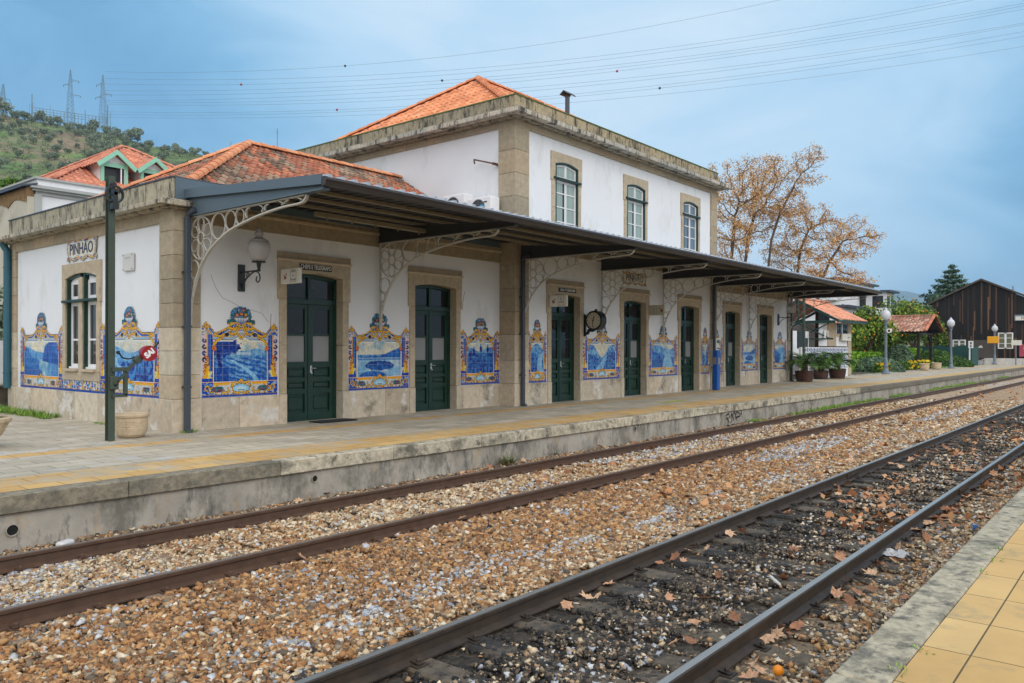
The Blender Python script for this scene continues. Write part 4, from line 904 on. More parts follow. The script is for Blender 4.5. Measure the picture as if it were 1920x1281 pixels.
for s in (sheet(XC0, XC1, YC-.03, .004, YG-.05), sheet(XC1, CX1, YW-.03, .004, YG-.05)): m1.add(s.v, s.f)
for s_i in range(int((CX1-CX0)/.25)):
    xx = CX0+s_i*.25; y_ = YG-.052; z_ = zs_(YG-.05)+.004; m1.quad((xx+.055, y_, z_-.012), (xx+.155, y_, z_-.012), (xx+.13, y_, z_+.043), (xx+.08, y_, z_+.043))
m1.build('top_sheet', 'galv', CA, col=False)
mb = MB(); prof = [(YG, 4.60), (YG-.03, 4.612), (YG-.11, 4.60), (YG-.12, 4.565), (YG-.10, 4.53), (YG-.085, 4.49), (YG-.02, 4.475), (YG, 4.48)]
mb.prism(prof, 'x', CX0-.02, CX1+.02); mb.build('gutter', 'gutter', CA, col=False)
for xx in (CX0-.028, CX1+.003): mb = MB(); mb.prism([(YG, 4.50), (YG, 4.655), (YW+.02, 4.93), (YW+.02, 4.775)], 'x', xx, xx+.025); mb.build('end_fascia', 'fascia', CA, col=False)
for i, y in enumerate((10.05, 10.95, 11.85, 12.75)):
    mb = MB(); z = zs_(y)-.012; mb.box(CX0+.05, CX1-.05, y, y+.03, z-.055, z); mb.box(CX0+.05, CX1-.05, y+.03, y+.07, z-.055, z-.045); mb.box(CX0+.05, CX1-.05, y+.03, y+.07, z-.012, z-.002); mb.build('purlin', 'purlin', CA, col=False)
BX = [(7.5, YW), (12.08, YW), (16.66, YC), (20.59, YC), (24.46, YC), (28.40, YC), (32.93, YW), (37.59, YW)]
for i, (x, y) in enumerate(BX):
    mb = MB(); yw = y-.06; mb.prism([(yw, 4.46), (YG+.04, 4.45), (YG+.04, 4.53), (yw, 4.80)], 'x', x-.03, x+.03); mb.box(x-.07, x+.07, YG+.02, yw, 4.43, 4.455)
    mb.build('beam', 'fascia' if i == 0 else 'canopy', CA, col=False)  # first beam gets the lighter metal, its lit side put into the colour
def circ(cx, cz, rx, rz, n=28, a0=0, a1=360): return [(cx+rx*math.cos(R(a0+(a1-a0)*i/n)), cz+rz*math.sin(R(a0+(a1-a0)*i/n))) for i in range(n+1)]
def smooth(pts, k=5):
    o = []; P = [pts[0]]+pts+[pts[-1]]
    for i in range(1, len(P)-2):
        for j in range(k):
            t = j/k; a, b, c, d = P[i-1], P[i], P[i+1], P[i+2]
            o.append(tuple(.5*(2*b[q]+(c[q]-a[q])*t+(2*a[q]-5*b[q]+4*c[q]-d[q])*t*t+(3*b[q]-a[q]-3*c[q]+d[q])*t**3) for q in (0, 1)))
    return o+[pts[-1]]
for i, (x, y) in enumerate(BX):
    yw = y-.06; sc = (yw-10.26)/3.58 if y == YW else (yw-9.86)/3.58
    br = MB(); W_ = .03; T_ = .015; f = lambda pts: [(yw-u*sc, z) for u, z in pts]
    def bar(pts, w=W_, t=T_): br.strip(f(pts), w, t, 'x', x)
    bar([(.015, 2.43), (.015, 4.43)], .05, .03); bar([(0, 4.415), (3.5, 4.415)], .05, .018)
    bar(smooth([(.03, 2.45), (.05, 2.75), (.13, 3.05), (.37, 3.46), (.68, 3.75), (1.07, 3.96), (1.42, 4.08), (1.86, 4.17), (2.33, 4.24), (2.89, 4.29), (3.37, 4.30), (3.50, 4.34), (3.56, 4.41)]), .055, .026)
    bar(circ(.40, 4.015, .375, .385, 36)); bar(circ(.40, 4.015, .105, .105, 18))
    for k in range(6):
        a = 90+k*60; cx, cz = .40+.235*math.cos(R(a)), 4.015+.235*math.sin(R(a)); pts = []
        for q in range(21):
            t = 2*math.pi*q/20; u, v = .135*math.cos(t), .098*math.sin(t)*(1+.25*math.cos(t)); pts.append((cx+u*math.cos(R(a))-v*math.sin(R(a)), cz+u*math.sin(R(a))+v*math.cos(R(a))))
        bar(pts, .028, .011)
    for cx, cz, r in ((.985, 4.175, .225), (1.375, 4.235, .165), (1.67, 4.275, .13), (.165, 3.46, .165), (.085, 3.19, .095)): bar(circ(cx, cz, r, r), W_, .015)
    bar(circ(.075, 3.0, .05, .08, 16), .03, .012)
    def slot(u0, u1, zb0, zb1):
        zt = 4.40; r = .05; bar([(u0+.02, zb0+.03), (u0, (zb0+zt)/2), (u0+.03, zt-.03), (u0+.1, zt-.01)], .035, .014); bar([(u1-.1, zt-.01), (u1-.03, zt-.03), (u1, (zb1+zt)/2), (u1-.04, zb1+.03)], .035, .014)
    slot(1.85, 2.36, 4.19, 4.25); slot(2.40, 2.92, 4.26, 4.30); slot(2.96, 3.42, 4.31, 4.32)
    for z in (4.3, 3.3, 2.6): br.lathe([(.012, 0), (.03, .0), (.03, .02), (.012, .03)], x, yw-.04, z, 8)
    br.build('bracket', 'iron', CA, col=False)
for x, y, m in ((7.40, YW-.17, 'slate'), (16.60, YC-.16, 'slate'), (28.30, YC-.16, 'slate'), (37.72, YW-.17, 'gutter')):
    mb = MB(); mb.bbox(x-.05, x+.05, y-.045, y+.045, .49, 4.40, .012)
    for z in (1.3, 2.4, 3.4): mb.box(x-.06, x+.06, y-.05, y+.10, z, z+.03)
    mb.tube([(x, y, 4.38), (x, y-.02, 4.46), (x+.02, y-.2, 4.53)], .05, 10); mb.tube([(x, y, .49), (x, y-.1, .5)], .06, 10); mb.build('downpipe', m, CA, col=False)
mb = MB(); mb.box(9.2, 13.2, 12.3, 12.42, 4.52, 4.60)
for k in range(6): mb.box(9.4+k*.6, 9.43+k*.6, 12.28, 12.30, 4.46, 4.6)
mb.build('cable_tray', 'purlin', CA, col=False)
# ---------------------------------------------------------------- things on and around the platform
def wall_lamp(x, y, zb, lab):
    e = empty('wall_lamp', (x, y, zb), lab, 'wall lamp', 'globe lamps on the station wall')
    mb = MB(); mb.bbox(x-.07, x+.07, y-.05, y, zb-.02, zb+.50, .006); mb.build('back_plate', 'black', e, col=False)
    mb = MB(); yo = y-.62; f = lambda pts: [(y-u, zb+z) for u, z in pts]
    mb.strip(f([(.04, .35), (.64, .35)]), .03, .03, 'x', x); mb.strip(f(smooth([(.04, .02), (.1, .12), (.2, .22), (.38, .31), (.5, .34)])), .025, .02, 'x', x)
    mb.strip(f(smooth([(.5, .34), (.62, .3), (.66, .2), (.6, .13), (.53, .17), (.56, .24)])), .02, .016, 'x', x); mb.strip(f(circ(.25, .29, .04, .04, 14)), .02, .012, 'x', x)
    mb.lathe([(.03, .33), (.035, .37), (.025, .38), (.04, .45), (.045, .49), (.13, .50), (.135, .52), (.06, .525)], x, yo, zb, 18); mb.build('arm', 'black', e, col=False)
    mb = MB(); mb.lathe([(.11, .52), (.16, .60), (.20, .70), (.215, .78), (.205, .86), (.17, .905)], x, yo, zb, 28); g = mb.build('globe', 'milkglass', e, col=False, smooth=True)
    mb = MB(); mb.lathe([(.175, .905), (.18, .92), (.12, .95), (.075, .975), (.065, 1.0), (.08, 1.03), (.085, 1.06), (.06, 1.085), (.05, 1.1), (.055, 1.12), (.03, 1.14), (.005, 1.145)], x, yo, zb, 24); mb.build('globe_cap', 'milkglass', g, col=False, smooth=True)
wall_lamp(8.58, YW, 3.15, 'black wall lamp with frosted globe beside the first green door'); wall_lamp(36.43, YW, 3.15, 'small black wall lamp with globe at the far end of the station front')
# clock
ck = empty('station_clock', (19.67, 13.0, 2.6), 'round double faced black station clock showing half past twelve', 'clock')
mb = MB(); mb.tube([(19.60, 13.0, 2.86), (19.86, 13.0, 2.86)], .29, 36); mb.lathe([(.03, 0), (.05, .03), (.03, .06)], 19.73, 13.0, 3.14, 12); mb.build('case', 'black', ck, col=False)
mb = MB(); mb.strip(smooth([(13.42, 2.50), (13.30, 2.48), (13.24, 2.58), (13.12, 2.56), (13.0, 2.62)]), .06, .07, 'x', 19.73); mb.box(19.70, 19.76, 13.36, 13.42, 2.40, 3.05); mb.strip([(13.42, 2.97), (13.2, 2.97)], .04, .04, 'x', 19.73); mb.build('bracket', 'black', ck, col=False)
mb = MB(); mb.tube([(19.592, 13.0, 2.86), (19.60, 13.0, 2.86)], .235, 36); fc = mb.build('clock_face', mat('clock_cream', L(196, 184, 160), .5, var=.03), ck, col=False)
mb = MB(); xx = 19.588
for k in range(12):
    a = R(90-30*k); w = .012 if k % 3 else .018
    mb.strip([(13.0-math.cos(a)*.175, 2.86+math.sin(a)*.175), (13.0-math.cos(a)*.215, 2.86+math.sin(a)*.215)], .002, w, 'x', xx)
mb.build('hour_marks', 'signblack', fc, col=False)
mb = MB(); mb.strip([(13.0+.03, 2.83), (13.0-.04, 2.86+.13)], .003, .03, 'x', 19.583); mb.strip([(13.0-.0, 2.90), (13.0+.02, 2.86-.19)], .003, .02, 'x', 19.579); mb.tube([(19.577, 13, 2.86), (19.59, 13, 2.86)], .02, 10); mb.build('clock_hands', 'signblack', fc, col=False)
# hanging direction boards, perpendicular to the wall
def arrow(mb, T, s, ang):
    T = T @ Matrix.Rotation(R(ang), 4, 'Z'); P = [(-.5, .07), (.12, .07), (-.08, .3), (.14, .3), (.5, 0), (.14, -.3), (-.08, -.3), (.12, -.07), (-.5, -.07)]
    mb.add([tuple(T @ Vector((a*s, b*s, 0))) for a, b in P], [(0, 1, 7, 8), (1, 2, 3, 4), (7, 4, 5, 6), (1, 4, 7)])
def board(x, y0, y1, z0, z1, lab, lines, arrow_left=True, dark=False, size=.07, icon=False, grp=None):
    e = empty('direction_board', (x, y1, z0), lab, 'sign', 'direction boards hung across the platform')
    mb = MB(); mb.bbox(x-.03, x+.03, y0, y1, z0, z1, .006); mb.build('board', 'signwhite' if not dark else mat('sign_shaded_white', L(196, 192, 170), .5), e, col=False)  # dark boards take a shaded sign white, shade put into the colour
    w = y1-y0; h = z1-z0; cz = (z0+z1)/2; ya = y1-w*.27 if arrow_left else y0+w*.22; yb = y0+w*.32 if arrow_left else y1-w*.28
    mb = MB(); arrow(mb, T_end(x-.0325, ya, cz), h*.52, -125 if arrow_left else -45); mb.build('arrow', 'arrowred', e, col=False)
    mb = MB(); q = h*.40; rr = [(yb-q*.75, cz-q), (yb+q*.75, cz-q), (yb+q*.75, cz+q), (yb-q*.75, cz+q), (yb-q*.75, cz-q)]; mb.strip(rr, .002, .008, 'x', x-.032); mb.build('frame_line', 'signblack', e, col=False)
    for k, t in enumerate(lines):
        text_mesh('lettering', t, size if not isinstance(size, (list, tuple)) else size[k], T_end(x-.033, yb, cz+h*.3*(len(lines)-1)/2-k*h*.27), 'signblack', e, .001, sx=.85)
    mb = MB(); mb.tube([(x, y1-.01, z1-.05), (x, y1+.06, z1-.05)], .015, 6); mb.tube([(x, y1-.01, z0+.05), (x, y1+.06, z0+.05)], .015, 6); mb.build('fixing', 'black', e, col=False)
board(9.47, 13.20, 13.84, 3.32, 3.62, 'white hanging board reading Chefe de Estação with red arrow, over the first door', ['Chefe', 'de', 'Estação'], size=.062)
board(17.93, 12.76, 13.36, 3.20, 3.52, 'white hanging board reading SAÍDA with red arrow, over the third door', ['D', 'SAÍDA'], size=[.1, .058])
board(23.56, 12.80, 13.36, 3.15, 3.49, 'shaded white hanging board reading Linha 1 with red arrow pointing down right', ['Linha', '1'], False, True, size=[.045, .17])
def name_plate(x, y, z, w, h, body, lab, size, m1='signblack', m2='signwhite', sx=1):
    e = empty('door_name_plate', (x, y, z-h/2), lab, 'sign'); mb = MB(); mb.bbox(x-w/2, x+w/2, y-.02, y, z-h/2, z+h/2, .004); mb.build('plate', m1, e, col=False)
    t = text_mesh('lettering', body, size, T_front(x, y-.022, z-.0), m2, e, .001, bold=.002, sx=sx); return e
name_plate(10.32, YW-.04, 3.725, .82, .125, 'CHEFE E TELEGRAFO', 'black plate reading CHEFE E TELEGRAFO over the first green door', .12, sx=.70)
name_plate(18.80, YC-.04, 3.715, .86, .12, 'SALA 1ª E BAGAGEM', 'black plate with white capitals above the third green door', .095, sx=.85)
# station name panels of painted tiles
for T, w, h, sz, at_, lab, k in ((T_end(XE-.012, 18.53, 3.88), 1.49, .50, .34, (XE-.02, 17.785, 4.13), 'painted tile panel reading PINHÃO above the twin window on the end wall', 'e'),
                             (T_front(21.87, YC-.01, 4.09), 1.54, .46, .32, (22.64, YC-.018, 4.32), 'painted tile panel reading PINHÃO above the fourth green door', 'f')):
    o = canvas_object('station_name_sign', paint_name(w, h, 5), T, 'tiles', None, .002); tag(o, lab, 'sign'); org = o.location
    bk = MB(); 
    t = text_mesh('lettering', 'PINHÃO', sz, (T_end if k == 'e' else T_front)(*at_), 'ink', o, .002, bold=.002, sx=.92)
e = empty('wall_plaque', (XE-.02, 15.62, 3.5), 'small blank marble plaque on the white end wall', 'plaque'); mb = MB(); mb.bbox(XE-.035, XE+.005, 15.40, 15.83, 3.53, 3.87, .008); mb.build('plate', 'ceramic', e, col=False)
mb = MB()
for dy in (15.43, 15.80):
    for dz in (3.56, 3.84): mb.tube([(XE-.045, dy, dz), (XE-.03, dy, dz)], .012, 8)
mb.strip([(15.50, 3.78), (15.74, 3.78)], .002, .01, 'x', XE-.036); mb.build('screws', mat('dull_brass', (.3, .26, .18), .4, metal=1), e, col=False)
mb = MB(); mb.bbox(10.05, 11.0, 13.30, 13.72, .49, .512, .006); tag(mb.build('door_mat', mat('rubber_mat', (.02, .02, .022), .9, bump=.5, bs=200), col=False), 'dark rubber door mat on the paving before the first door', 'door mat')
# wall crack lines and rust bracket on the upper side wall
mb = MB(); mb.strip([(14.72, 7.24), (14.02, 7.03)], .03, .04, 'x', XC0-.18); mb.box(XC0-.2, XC0, 14.0, 14.05, 7.0, 7.06); mb.strip([(14.72, 7.24), (14.70, 7.12)], .03, .03, 'x', XC0-.18)
tag(mb.build('iron_rod', 'rust', col=False), 'short rusty iron rod on the upper side wall', 'iron rod')
def ac(x, y0, y1, z0, z1, lab, sticker):
    e = empty('air_conditioner', (x, (y0+y1)/2, z0), lab, 'air conditioner', 'air conditioners above the wing roof')
    mb = MB(); mb.bbox(x-.18, x+.18, y0, y1, z0, z1, .02); mb.build('casing', 'white', e, col=False)
    yc = y1-.38; zc = (z0+z1)/2; mb = MB(); mb.strip(circ(yc, zc, .24, .24, 28), .01, .02, 'x', x-.185)
    for r in (.06, .12, .18): mb.strip(circ(yc, zc, r, r, 20), .006, .008, 'x', x-.185)
    for k in range(8): mb.strip([(yc, zc), (yc+.24*math.cos(R(45*k)), zc+.24*math.sin(R(45*k)))], .006, .008, 'x', x-.184)
    mb.build('fan_grille', 'lampgrey', e, col=False); mb = MB(); mb.prism(circ(yc, zc, .23, .23, 24)[:-1], 'x', x-.183, x-.181); mb.build('fan_opening', 'canopy', e, col=False)
    mb = MB(); mb.box(x-.15, x+.15, y0+.1, y0+.14, z0-.05, z0-.001); mb.box(x-.15, x+.15, y1-.14, y1-.1, z0-.05, z0-.001); mb.build('feet', 'canopy', e, col=False)
    if sticker:
        for c, a, b, z_, h in ((L(60, 160, 200), .42, .62, .30, .1), (L(228, 150, 60), .30, .7, .12, .06), (L(120, 150, 70), .36, .55, .22, .07)):
            mb = MB(); mb.prism(circ(y1-(a+b)/2, z0+z_, (b-a)/2, h/2+.04, 14)[:-1], 'x', x-.1895-h*.01, x-.187); mb.build('sticker', mat('sticker_%d' % int(z_*100), c, .4), e, col=False)
        mb = MB(); mb.box(x-.184, x-.181, y0+.14, y0+.26, z1-.16, z1-.12); mb.build('maker_mark', 'canopy', e, col=False)
ac(16.1, 14.78, 15.6, 5.66, 6.28, 'white air conditioner with round fan on the wing roof, left one', False)
ac(16.1, 13.82, 14.66, 5.50, 6.09, 'white air conditioner with colourful sticker next to the stone quoin', True)
mb = MB(); mb.box(15.6, 16.4, 13.95, 16.0, 5.02, 5.10); mb.box(15.85, 16.15, 14.9, 15.5, 5.1, 5.61); mb.box(15.85, 16.15, 14.0, 14.5, 5.1, 5.45); tag(mb.build('equipment_stand', 'canopy', col=False), 'low stand carrying the air conditioners behind the canopy', 'stand')
# ---- signal post with wheel and red disc
SP = empty('signal_post', (5.97, 13.45, G), 'tall olive green signal post with pulley wheel on top and red disc arm', 'signal post')
mb = MB(); x, y = 5.905, 13.45
mb.box(x-.053, x+.053, y-.062, y-.052, .49, 4.86); mb.box(x-.053, x+.053, y+.052, y+.062, .49, 4.86); mb.box(x-.010, x+.010, y-.052, y+.052, .49, 4.86)
for k in range(40):
    z = .7+k*.1
    mb.tube([(x-.03, y-.067, z), (x-.03, y-.062, z)], .006, 6); mb.tube([(x+.03, y-.067, z), (x+.03, y-.062, z)], .006, 6)
mb.build('column', 'greenpost', SP, col=False)
mb = MB(); wy = y-.13; mb.strip(circ(x+.01, 4.55, .135, .135, 32), .05, .03, 'y', wy); mb.tube([(x+.01, wy-.05, 4.56), (x+.01, y-.06, 4.56)], .03, 12)
for k in range(4): a = R(20+90*k); mb.strip([(x+.01, 4.56), (x+.01+.12*math.cos(a), 4.56+.12*math.sin(a))], .02, .022, 'y', wy)
mb.box(x-.035, x+.045, wy-.05, wy+.03, 4.36, 4.64); mb.tube([(x+.005, wy-.02, 4.71), (x+.005, y-.06, 4.71)], .035, 12); mb.box(x-.045, x+.055, wy-.055, wy+.05, 4.30, 4.40); mb.build('pulley_wheel', 'black', SP, col=False)
mb = MB(); ay = 13.33
mb.strip([(5.90, 1.67), (6.14, 1.67)], .06, .07, 'y', ay+.03); mb.strip([(6.115, 1.64), (6.115, 1.24)], .05, .06, 'y', ay+.03); mb.strip([(5.90, 1.235), (6.14, 1.235)], .05, .05, 'y', ay+.03); mb.strip([(5.92, 1.40), (6.09, 1.60)], .04, .04, 'y', ay)
mb.strip([(6.11, 1.63), (6.27, 1.80), (6.33, 1.86)], .04, .05, 'y', ay); mb.bbox(5.87, 5.99, ay-.02, ay+.10, 1.34, 1.56, .01); mb.tube([(5.93, ay-.04, 1.45), (5.93, ay, 1.45)], .03, 10)
mb.T = Matrix.Translation((6.30, ay, 1.83)) @ Matrix.Rotation(R(-42), 4, 'Y'); mb.bbox(-.06, .06, -.05, .05, -.05, .05, .01); mb.T = None
mb.build('arm_bracket', 'greenpost', SP, col=False)
mb = MB(); mb.tube([(6.455, 13.22, 1.935), (6.455, 13.33, 1.935)], .132, 36); dsk = mb.build('signal_disc', 'red', SP, col=False)
T = Matrix.Translation((6.455, 13.2185, 1.935)) @ Matrix.Rotation(R(90), 4, 'X') @ Matrix.Rotation(R(38), 4, 'Z'); text_mesh('lettering', 'SAI', .13, T, 'white', dsk, .001, bold=.008)
mb = MB(); mb.tube([(6.53, 13.29, 2.0), (6.63, 13.29, 2.11)], [.016, .02], 10); mb.lathe([(.01, -.02), (.026, 0), (.01, .02)], 6.63, 13.29, 2.11, 10); mb.build('handle', 'black', SP, col=False)
mb = MB(); mb.tube([(5.97, 13.33, 1.95)]+[(a, 13.33, b) for a, b in smooth([(6.0, 1.94), (6.05, 1.87), (6.12, 1.845), (6.2, 1.85), (6.25, 1.88)])], .012, 6); mb.lathe([(.01, -.03), (.03, -.01), (.03, .02), (.01, .03)], 5.98, 13.33, 1.95, 10); mb.build('cable', 'black', SP, col=False)
# ---- planters
def planter(name, x, y, z, s, lab, grp=None):
    e = empty(name, (x, y, z), lab, 'planter', grp); mb = MB()
    mb.lathe([(.15, 0), (.17, .01), (.2, .04), (.225, .12), (.225, .26), (.245, .275), (.25, .30), (.225, .315), (.21, .30), (.20, .26)], x, y, z, 28)
    for v in range(len(mb.v)):
        a = Vector(mb.v[v]); mb.v[v] = (x+(a.x-x)*s, y+(a.y-y)*s, z+(a.z-z)*s*1.12)
    mb.build('bowl', 'terracotta', e, col=False)
    mb = MB(); n = 24
    for k in range(n*2):
        a = 2*math.pi*k/n/2; r = .226*s; mb.lathe([(.004, 0), (.012*s, .01), (.004, .02)], x+r*math.cos(a), y+r*math.sin(a), z+(.19+.016*math.sin(k*1.9))*s, 5)
    mb.tube([(x+.226*s*math.cos(a_), y+.226*s*math.sin(a_), z+.17*s) for a_ in [i*math.pi/12 for i in range(25)]], .006*s, 5, False); mb.tube([(x+.226*s*math.cos(a_), y+.226*s*math.sin(a_), z+.24*s) for a_ in [i*math.pi/12 for i in range(25)]], .006*s, 5, False)
    mb.build('relief_band', 'terracotta', e, col=False); mb = MB(); mb.prism([(x+.2*s*math.cos(i*.3), y+.2*s*math.sin(i*.3)) for i in range(21)], 'z', z+.24*s, z+.26*s); mb.build('soil', 'earth', e, col=False); return e
planter('stone_planter', 6.40, 13.76, G, 1.16, 'round pale stone planter with relief band, empty, beside the green signal post')
# big bowl planter with agave at the left edge
e = empty('bowl_planter', (4.62, 14.02, G), 'wide stone bowl planter holding a spiky green agave at the left edge', 'planter')
# ticket validator
tv = empty('ticket_validator', (27.74, 12.94, G), 'bright blue ticket validator post with white panel on the platform', 'ticket machine')
mb = MB(); mb.bbox(27.62, 27.86, 12.82, 13.02, .49, 1.98, .02); mb.build('post', mat('royal_blue', L(10, 84, 168), .35, coat=.2), tv, col=False)
mb = MB(); mb.bbox(27.63, 27.85, 12.86, 12.90, 1.98, 2.42, .01); mb.build('information_panel', 'signwhite', tv, col=False)
mb = MB(); mb.box(27.60, 27.615, 12.86, 12.98, 1.45, 1.72); mb.box(27.66, 27.82, 12.80, 12.815, 1.45, 1.70); mb.build('card_slot', 'film', tv, col=False)
mb = MB(); mb.box(27.66, 27.82, 12.852, 12.858, 2.24, 2.36); mb.box(27.66, 27.82, 12.852, 12.858, 2.03, 2.07); mb.build('printed_blocks', 'teal', tv, col=False)
# painted mark on the paving
mb = MB(); mb.prism([(21.2+.9*math.cos(i*.35), 11.25+.16*math.sin(i*.35)) for i in range(18)], 'z', zp(11.25)+.001, zp(11.25)+.004)
o = mb.build('painted_floor_mark', mat('lime_paint', L(190, 190, 60), .6, var=.2, vs_=8, layers=[(L(130, 126, 110), 7, .5, .56, None)]), col=False); o['kind'] = 'structure'
mb = MB(); mb.tube([(39.87, 13.9, .49), (39.87, 13.9, 4.6)], .075, 14); mb.tube([(39.87, 13.9, .49), (39.87, 13.9, .7)], .1, 14); mb.tube([(39.87, 13.9, 4.5), (39.75, 13.8, 4.62), (39.5, 13.7, 4.66)], .03, 8)
tag(mb.build('green_pole', 'greenpost', col=False), 'slim green pole standing beyond the far end of the station', 'pole')
# ---------------------------------------------------------------- foliage helpers
def leaf_mat(name, c, var=.35): return mat(name, attr=True, rough=.7, var=var*.4, vs_=3, spec=.25)
M['leaf'] = leaf_mat('leaves', None); M['bark'] = mat('bark', L(92, 76, 62), .9, var=.25, vs_=6, bump=.6, bs=18); M['core'] = mat('shrub_core', (.018, .026, .010), .95)  # shrub_core: near-black solid body under the leaf shell
def rand_dirs(n, up=0.0):
    v = RNG.normal(size=(n, 3)); v[:, 2] += up; return v/np.linalg.norm(v, axis=1, keepdims=True)
def leaf_quads(P, s, pal, nrm=None, asp=1.6, jitter=.3, droop=0):
    n = len(P); a = rand_dirs(n); a[:, 2] *= (1-droop*.5); a[:, 2] -= droop; a /= np.linalg.norm(a, axis=1, keepdims=True)
    b = rand_dirs(n)
    if nrm is not None: b = np.cross(nrm+.5*b, a)
    else: b = np.cross(a, b)
    b /= np.linalg.norm(b, axis=1, keepdims=True)+1e-9; sz = s*(1+RNG.uniform(-jitter, jitter, n))[:, None]
    A = a*sz*asp/2; B_ = b*sz/2
    V = np.stack([P-A, P+B_*.9-A*.1, P+A, P-B_*.9-A*.1], 1).reshape(-1, 3); F = np.arange(4*n).reshape(n, 4)
    pal = np.array(pal); c = pal[RNG.integers(0, len(pal), n)]*(1+RNG.uniform(-.25, .25, n))[:, None]
    return V, F, c
def join(parts):
    V, F, c, o = [], [], [], 0
    for v, f, k in parts: V.append(v); F.append(f+o); c.append(k); o += len(v)
    return np.concatenate(V), np.concatenate(F), np.concatenate(c)
def blob_points(n, centers, radii, flat=1.0, shell=.55):
    out = []; w = np.array([r**2 for r in radii]); w = w/w.sum()
    for c, r, k in zip(centers, radii, w):
        m = max(3, int(n*k)); d = rand_dirs(m); rr = r*(shell+(1-shell)*RNG.random(m))[:, None]; out.append(np.array(c)+d*rr*np.array([1, 1, flat]))
    return np.concatenate(out)
OLIVE = [L(124, 138, 112), L(142, 154, 126), L(106, 122, 94), L(156, 164, 138)]; DKG = [L(78, 98, 66), L(92, 112, 74), L(66, 84, 56)]; ORG = [L(98, 126, 40), L(124, 148, 50), L(78, 106, 34), L(148, 166, 64), L(62, 88, 32)]
HEDGE = [L(124, 172, 44), L(104, 152, 34), L(148, 188, 64), L(82, 124, 30)]; SAGE = [L(92, 116, 88), L(108, 132, 102), L(74, 98, 72)]; CONF = [L(72, 98, 78), L(88, 114, 88), L(58, 82, 66), L(102, 124, 92)]
# ---------------------------------------------------------------- hills
c_, s_ = math.cos(R(YAW)), math.sin(R(YAW))
def wp(px, D): a = (px-960)/1487; return (D*(c_+a*s_), D*(s_-a*c_))
def at(px, py, D): x, y = wp(px, D); return (x, y, 2.03+D*(653.5+(px-960)*.002-py)/1487)
HP = [-900, -400, 0, 60, 110, 200, 270, 330, 420, 520, 700, 1000, 1300, 1700, 2300]; HY = [190, 205, 217, 227, 236, 252, 274, 284, 298, 318, 380, 480, 560, 600, 640]
def hz(px, D):
    top = 2.03+400*(653.5-np.interp(px, HP, HY))/1487; t = np.clip((D-85)/(400-85), 0, 1); up = t**1.25
    dn = np.clip((D-415)/500, 0, 1); n = (fbm(px/60+5, D/28, 3)-.5)*5*t*(1-t)*3+(fbm(px/14, D/8, 4)-.5)*1.6*t
    return .2+(top-.2)*(up-dn*.5)+n
pxs = np.arange(-900, 2301, 14.0); Ds = np.concatenate([np.arange(80, 420, 5.0), np.arange(420, 900, 40)])
PXg, Dg = np.meshgrid(pxs, Ds); a_ = (PXg-960)/1487; Xg = Dg*(c_+a_*s_); Yg = Dg*(s_-a_*c_); Zg = hz(PXg, Dg); Zg[0] -= 3
nx = len(pxs); i = (np.arange(len(Ds)-1)[:, None]*nx+np.arange(nx-1)[None]).ravel(); F = np.stack([i, i+1, i+nx+1, i+nx], 1)
M['hill'] = mat('hillside', L(100, 118, 66), .95, var=.3, vs_=.05, col2=L(134, 112, 88), c2s=.03, c2t=(.46, .60), bump=.6, bs=.5, bd=.6, layers=[(L(92, 128, 46), .045, .55, .64, (1, 1, 2)), (L(70, 80, 52), .16, .52, .62, (1, 1, 3)), (L(150, 132, 106), .3, .63, .7, (1, 1, 4))])
o = add_mesh('hillside', np.stack([Xg.ravel(), Yg.ravel(), Zg.ravel()], 1), F, 'hill'); o['kind'] = 'structure'
# far ridge on the right; distance haze is painted in as a blue colour
pts = [(-200, 3), (600, 3), (1200, 40), (1500, 90), (1640, 112), (1720, 104), (1760, 96), (1900, 92), (2100, 120), (2500, 60)]; V = []; F = []
for k, (px, z) in enumerate([(p, np.interp(p, [q[0] for q in pts], [q[1] for q in pts])+6*math.sin(p/37)) for p in range(-200, 2501, 25)]):
    for D, q in ((900, 0), (1150, .45), (1500, 1), (1900, .4)): x, y = wp(px, D); V.append((x, y, q*z*1.0))
n = len(V)//4
for k in range(n-1):
    for j in range(3): F.append((k*4+j, (k+1)*4+j, (k+1)*4+j+1, k*4+j+1))
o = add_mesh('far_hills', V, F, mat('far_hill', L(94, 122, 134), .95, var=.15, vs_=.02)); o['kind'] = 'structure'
# olive trees on the hillside
def olive(name, n, r, h, pal, label=None, cat=None, group=None):
    e = empty(name, (0, 0, 0), label, cat, group)
    cs = [(RNG.uniform(-.5, .5)*r, RNG.uniform(-.5, .5)*r, h*(.45+.4*RNG.random())) for _ in range(6)]; P = blob_points(n, cs, [r*.55*RNG.uniform(.8, 1.2) for _ in cs], .85, .6)
    V, F, c = leaf_quads(P, r*.14, pal, asp=1.4); add_mesh('crown', V, F, 'leaf', e, col=c)
    mb = MB(); mb.tube([(0, 0, -.6), (.1, 0, h*.25), (0, .1, h*.55)], [r*.09, r*.07, r*.03], 6); mb.build('trunk', 'bark', e, col=False); return e
protos = [olive('olive_tree', 900, 2.6, 4.2, OLIVE), olive('olive_tree', 900, 2.1, 3.4, DKG+OLIVE), olive('olive_tree', 900, 3.0, 5.0, OLIVE+[L(60, 76, 54)])]
spots = []; random.seed(5)
def dens(px, f):
    if px < 160: return .30+.4*(f > .85)
    return .9
while len(spots) < 285:
    px = random.uniform(-30, 470); D = 400-random.random()**1.3*190; f = D/400
    if random.random() > dens(px, f): continue
    x, y = wp(px, D); 
    if all((x-a)**2+(y-b)**2 > 9 for a, b, *_ in spots): spots.append((x, y, px, D))
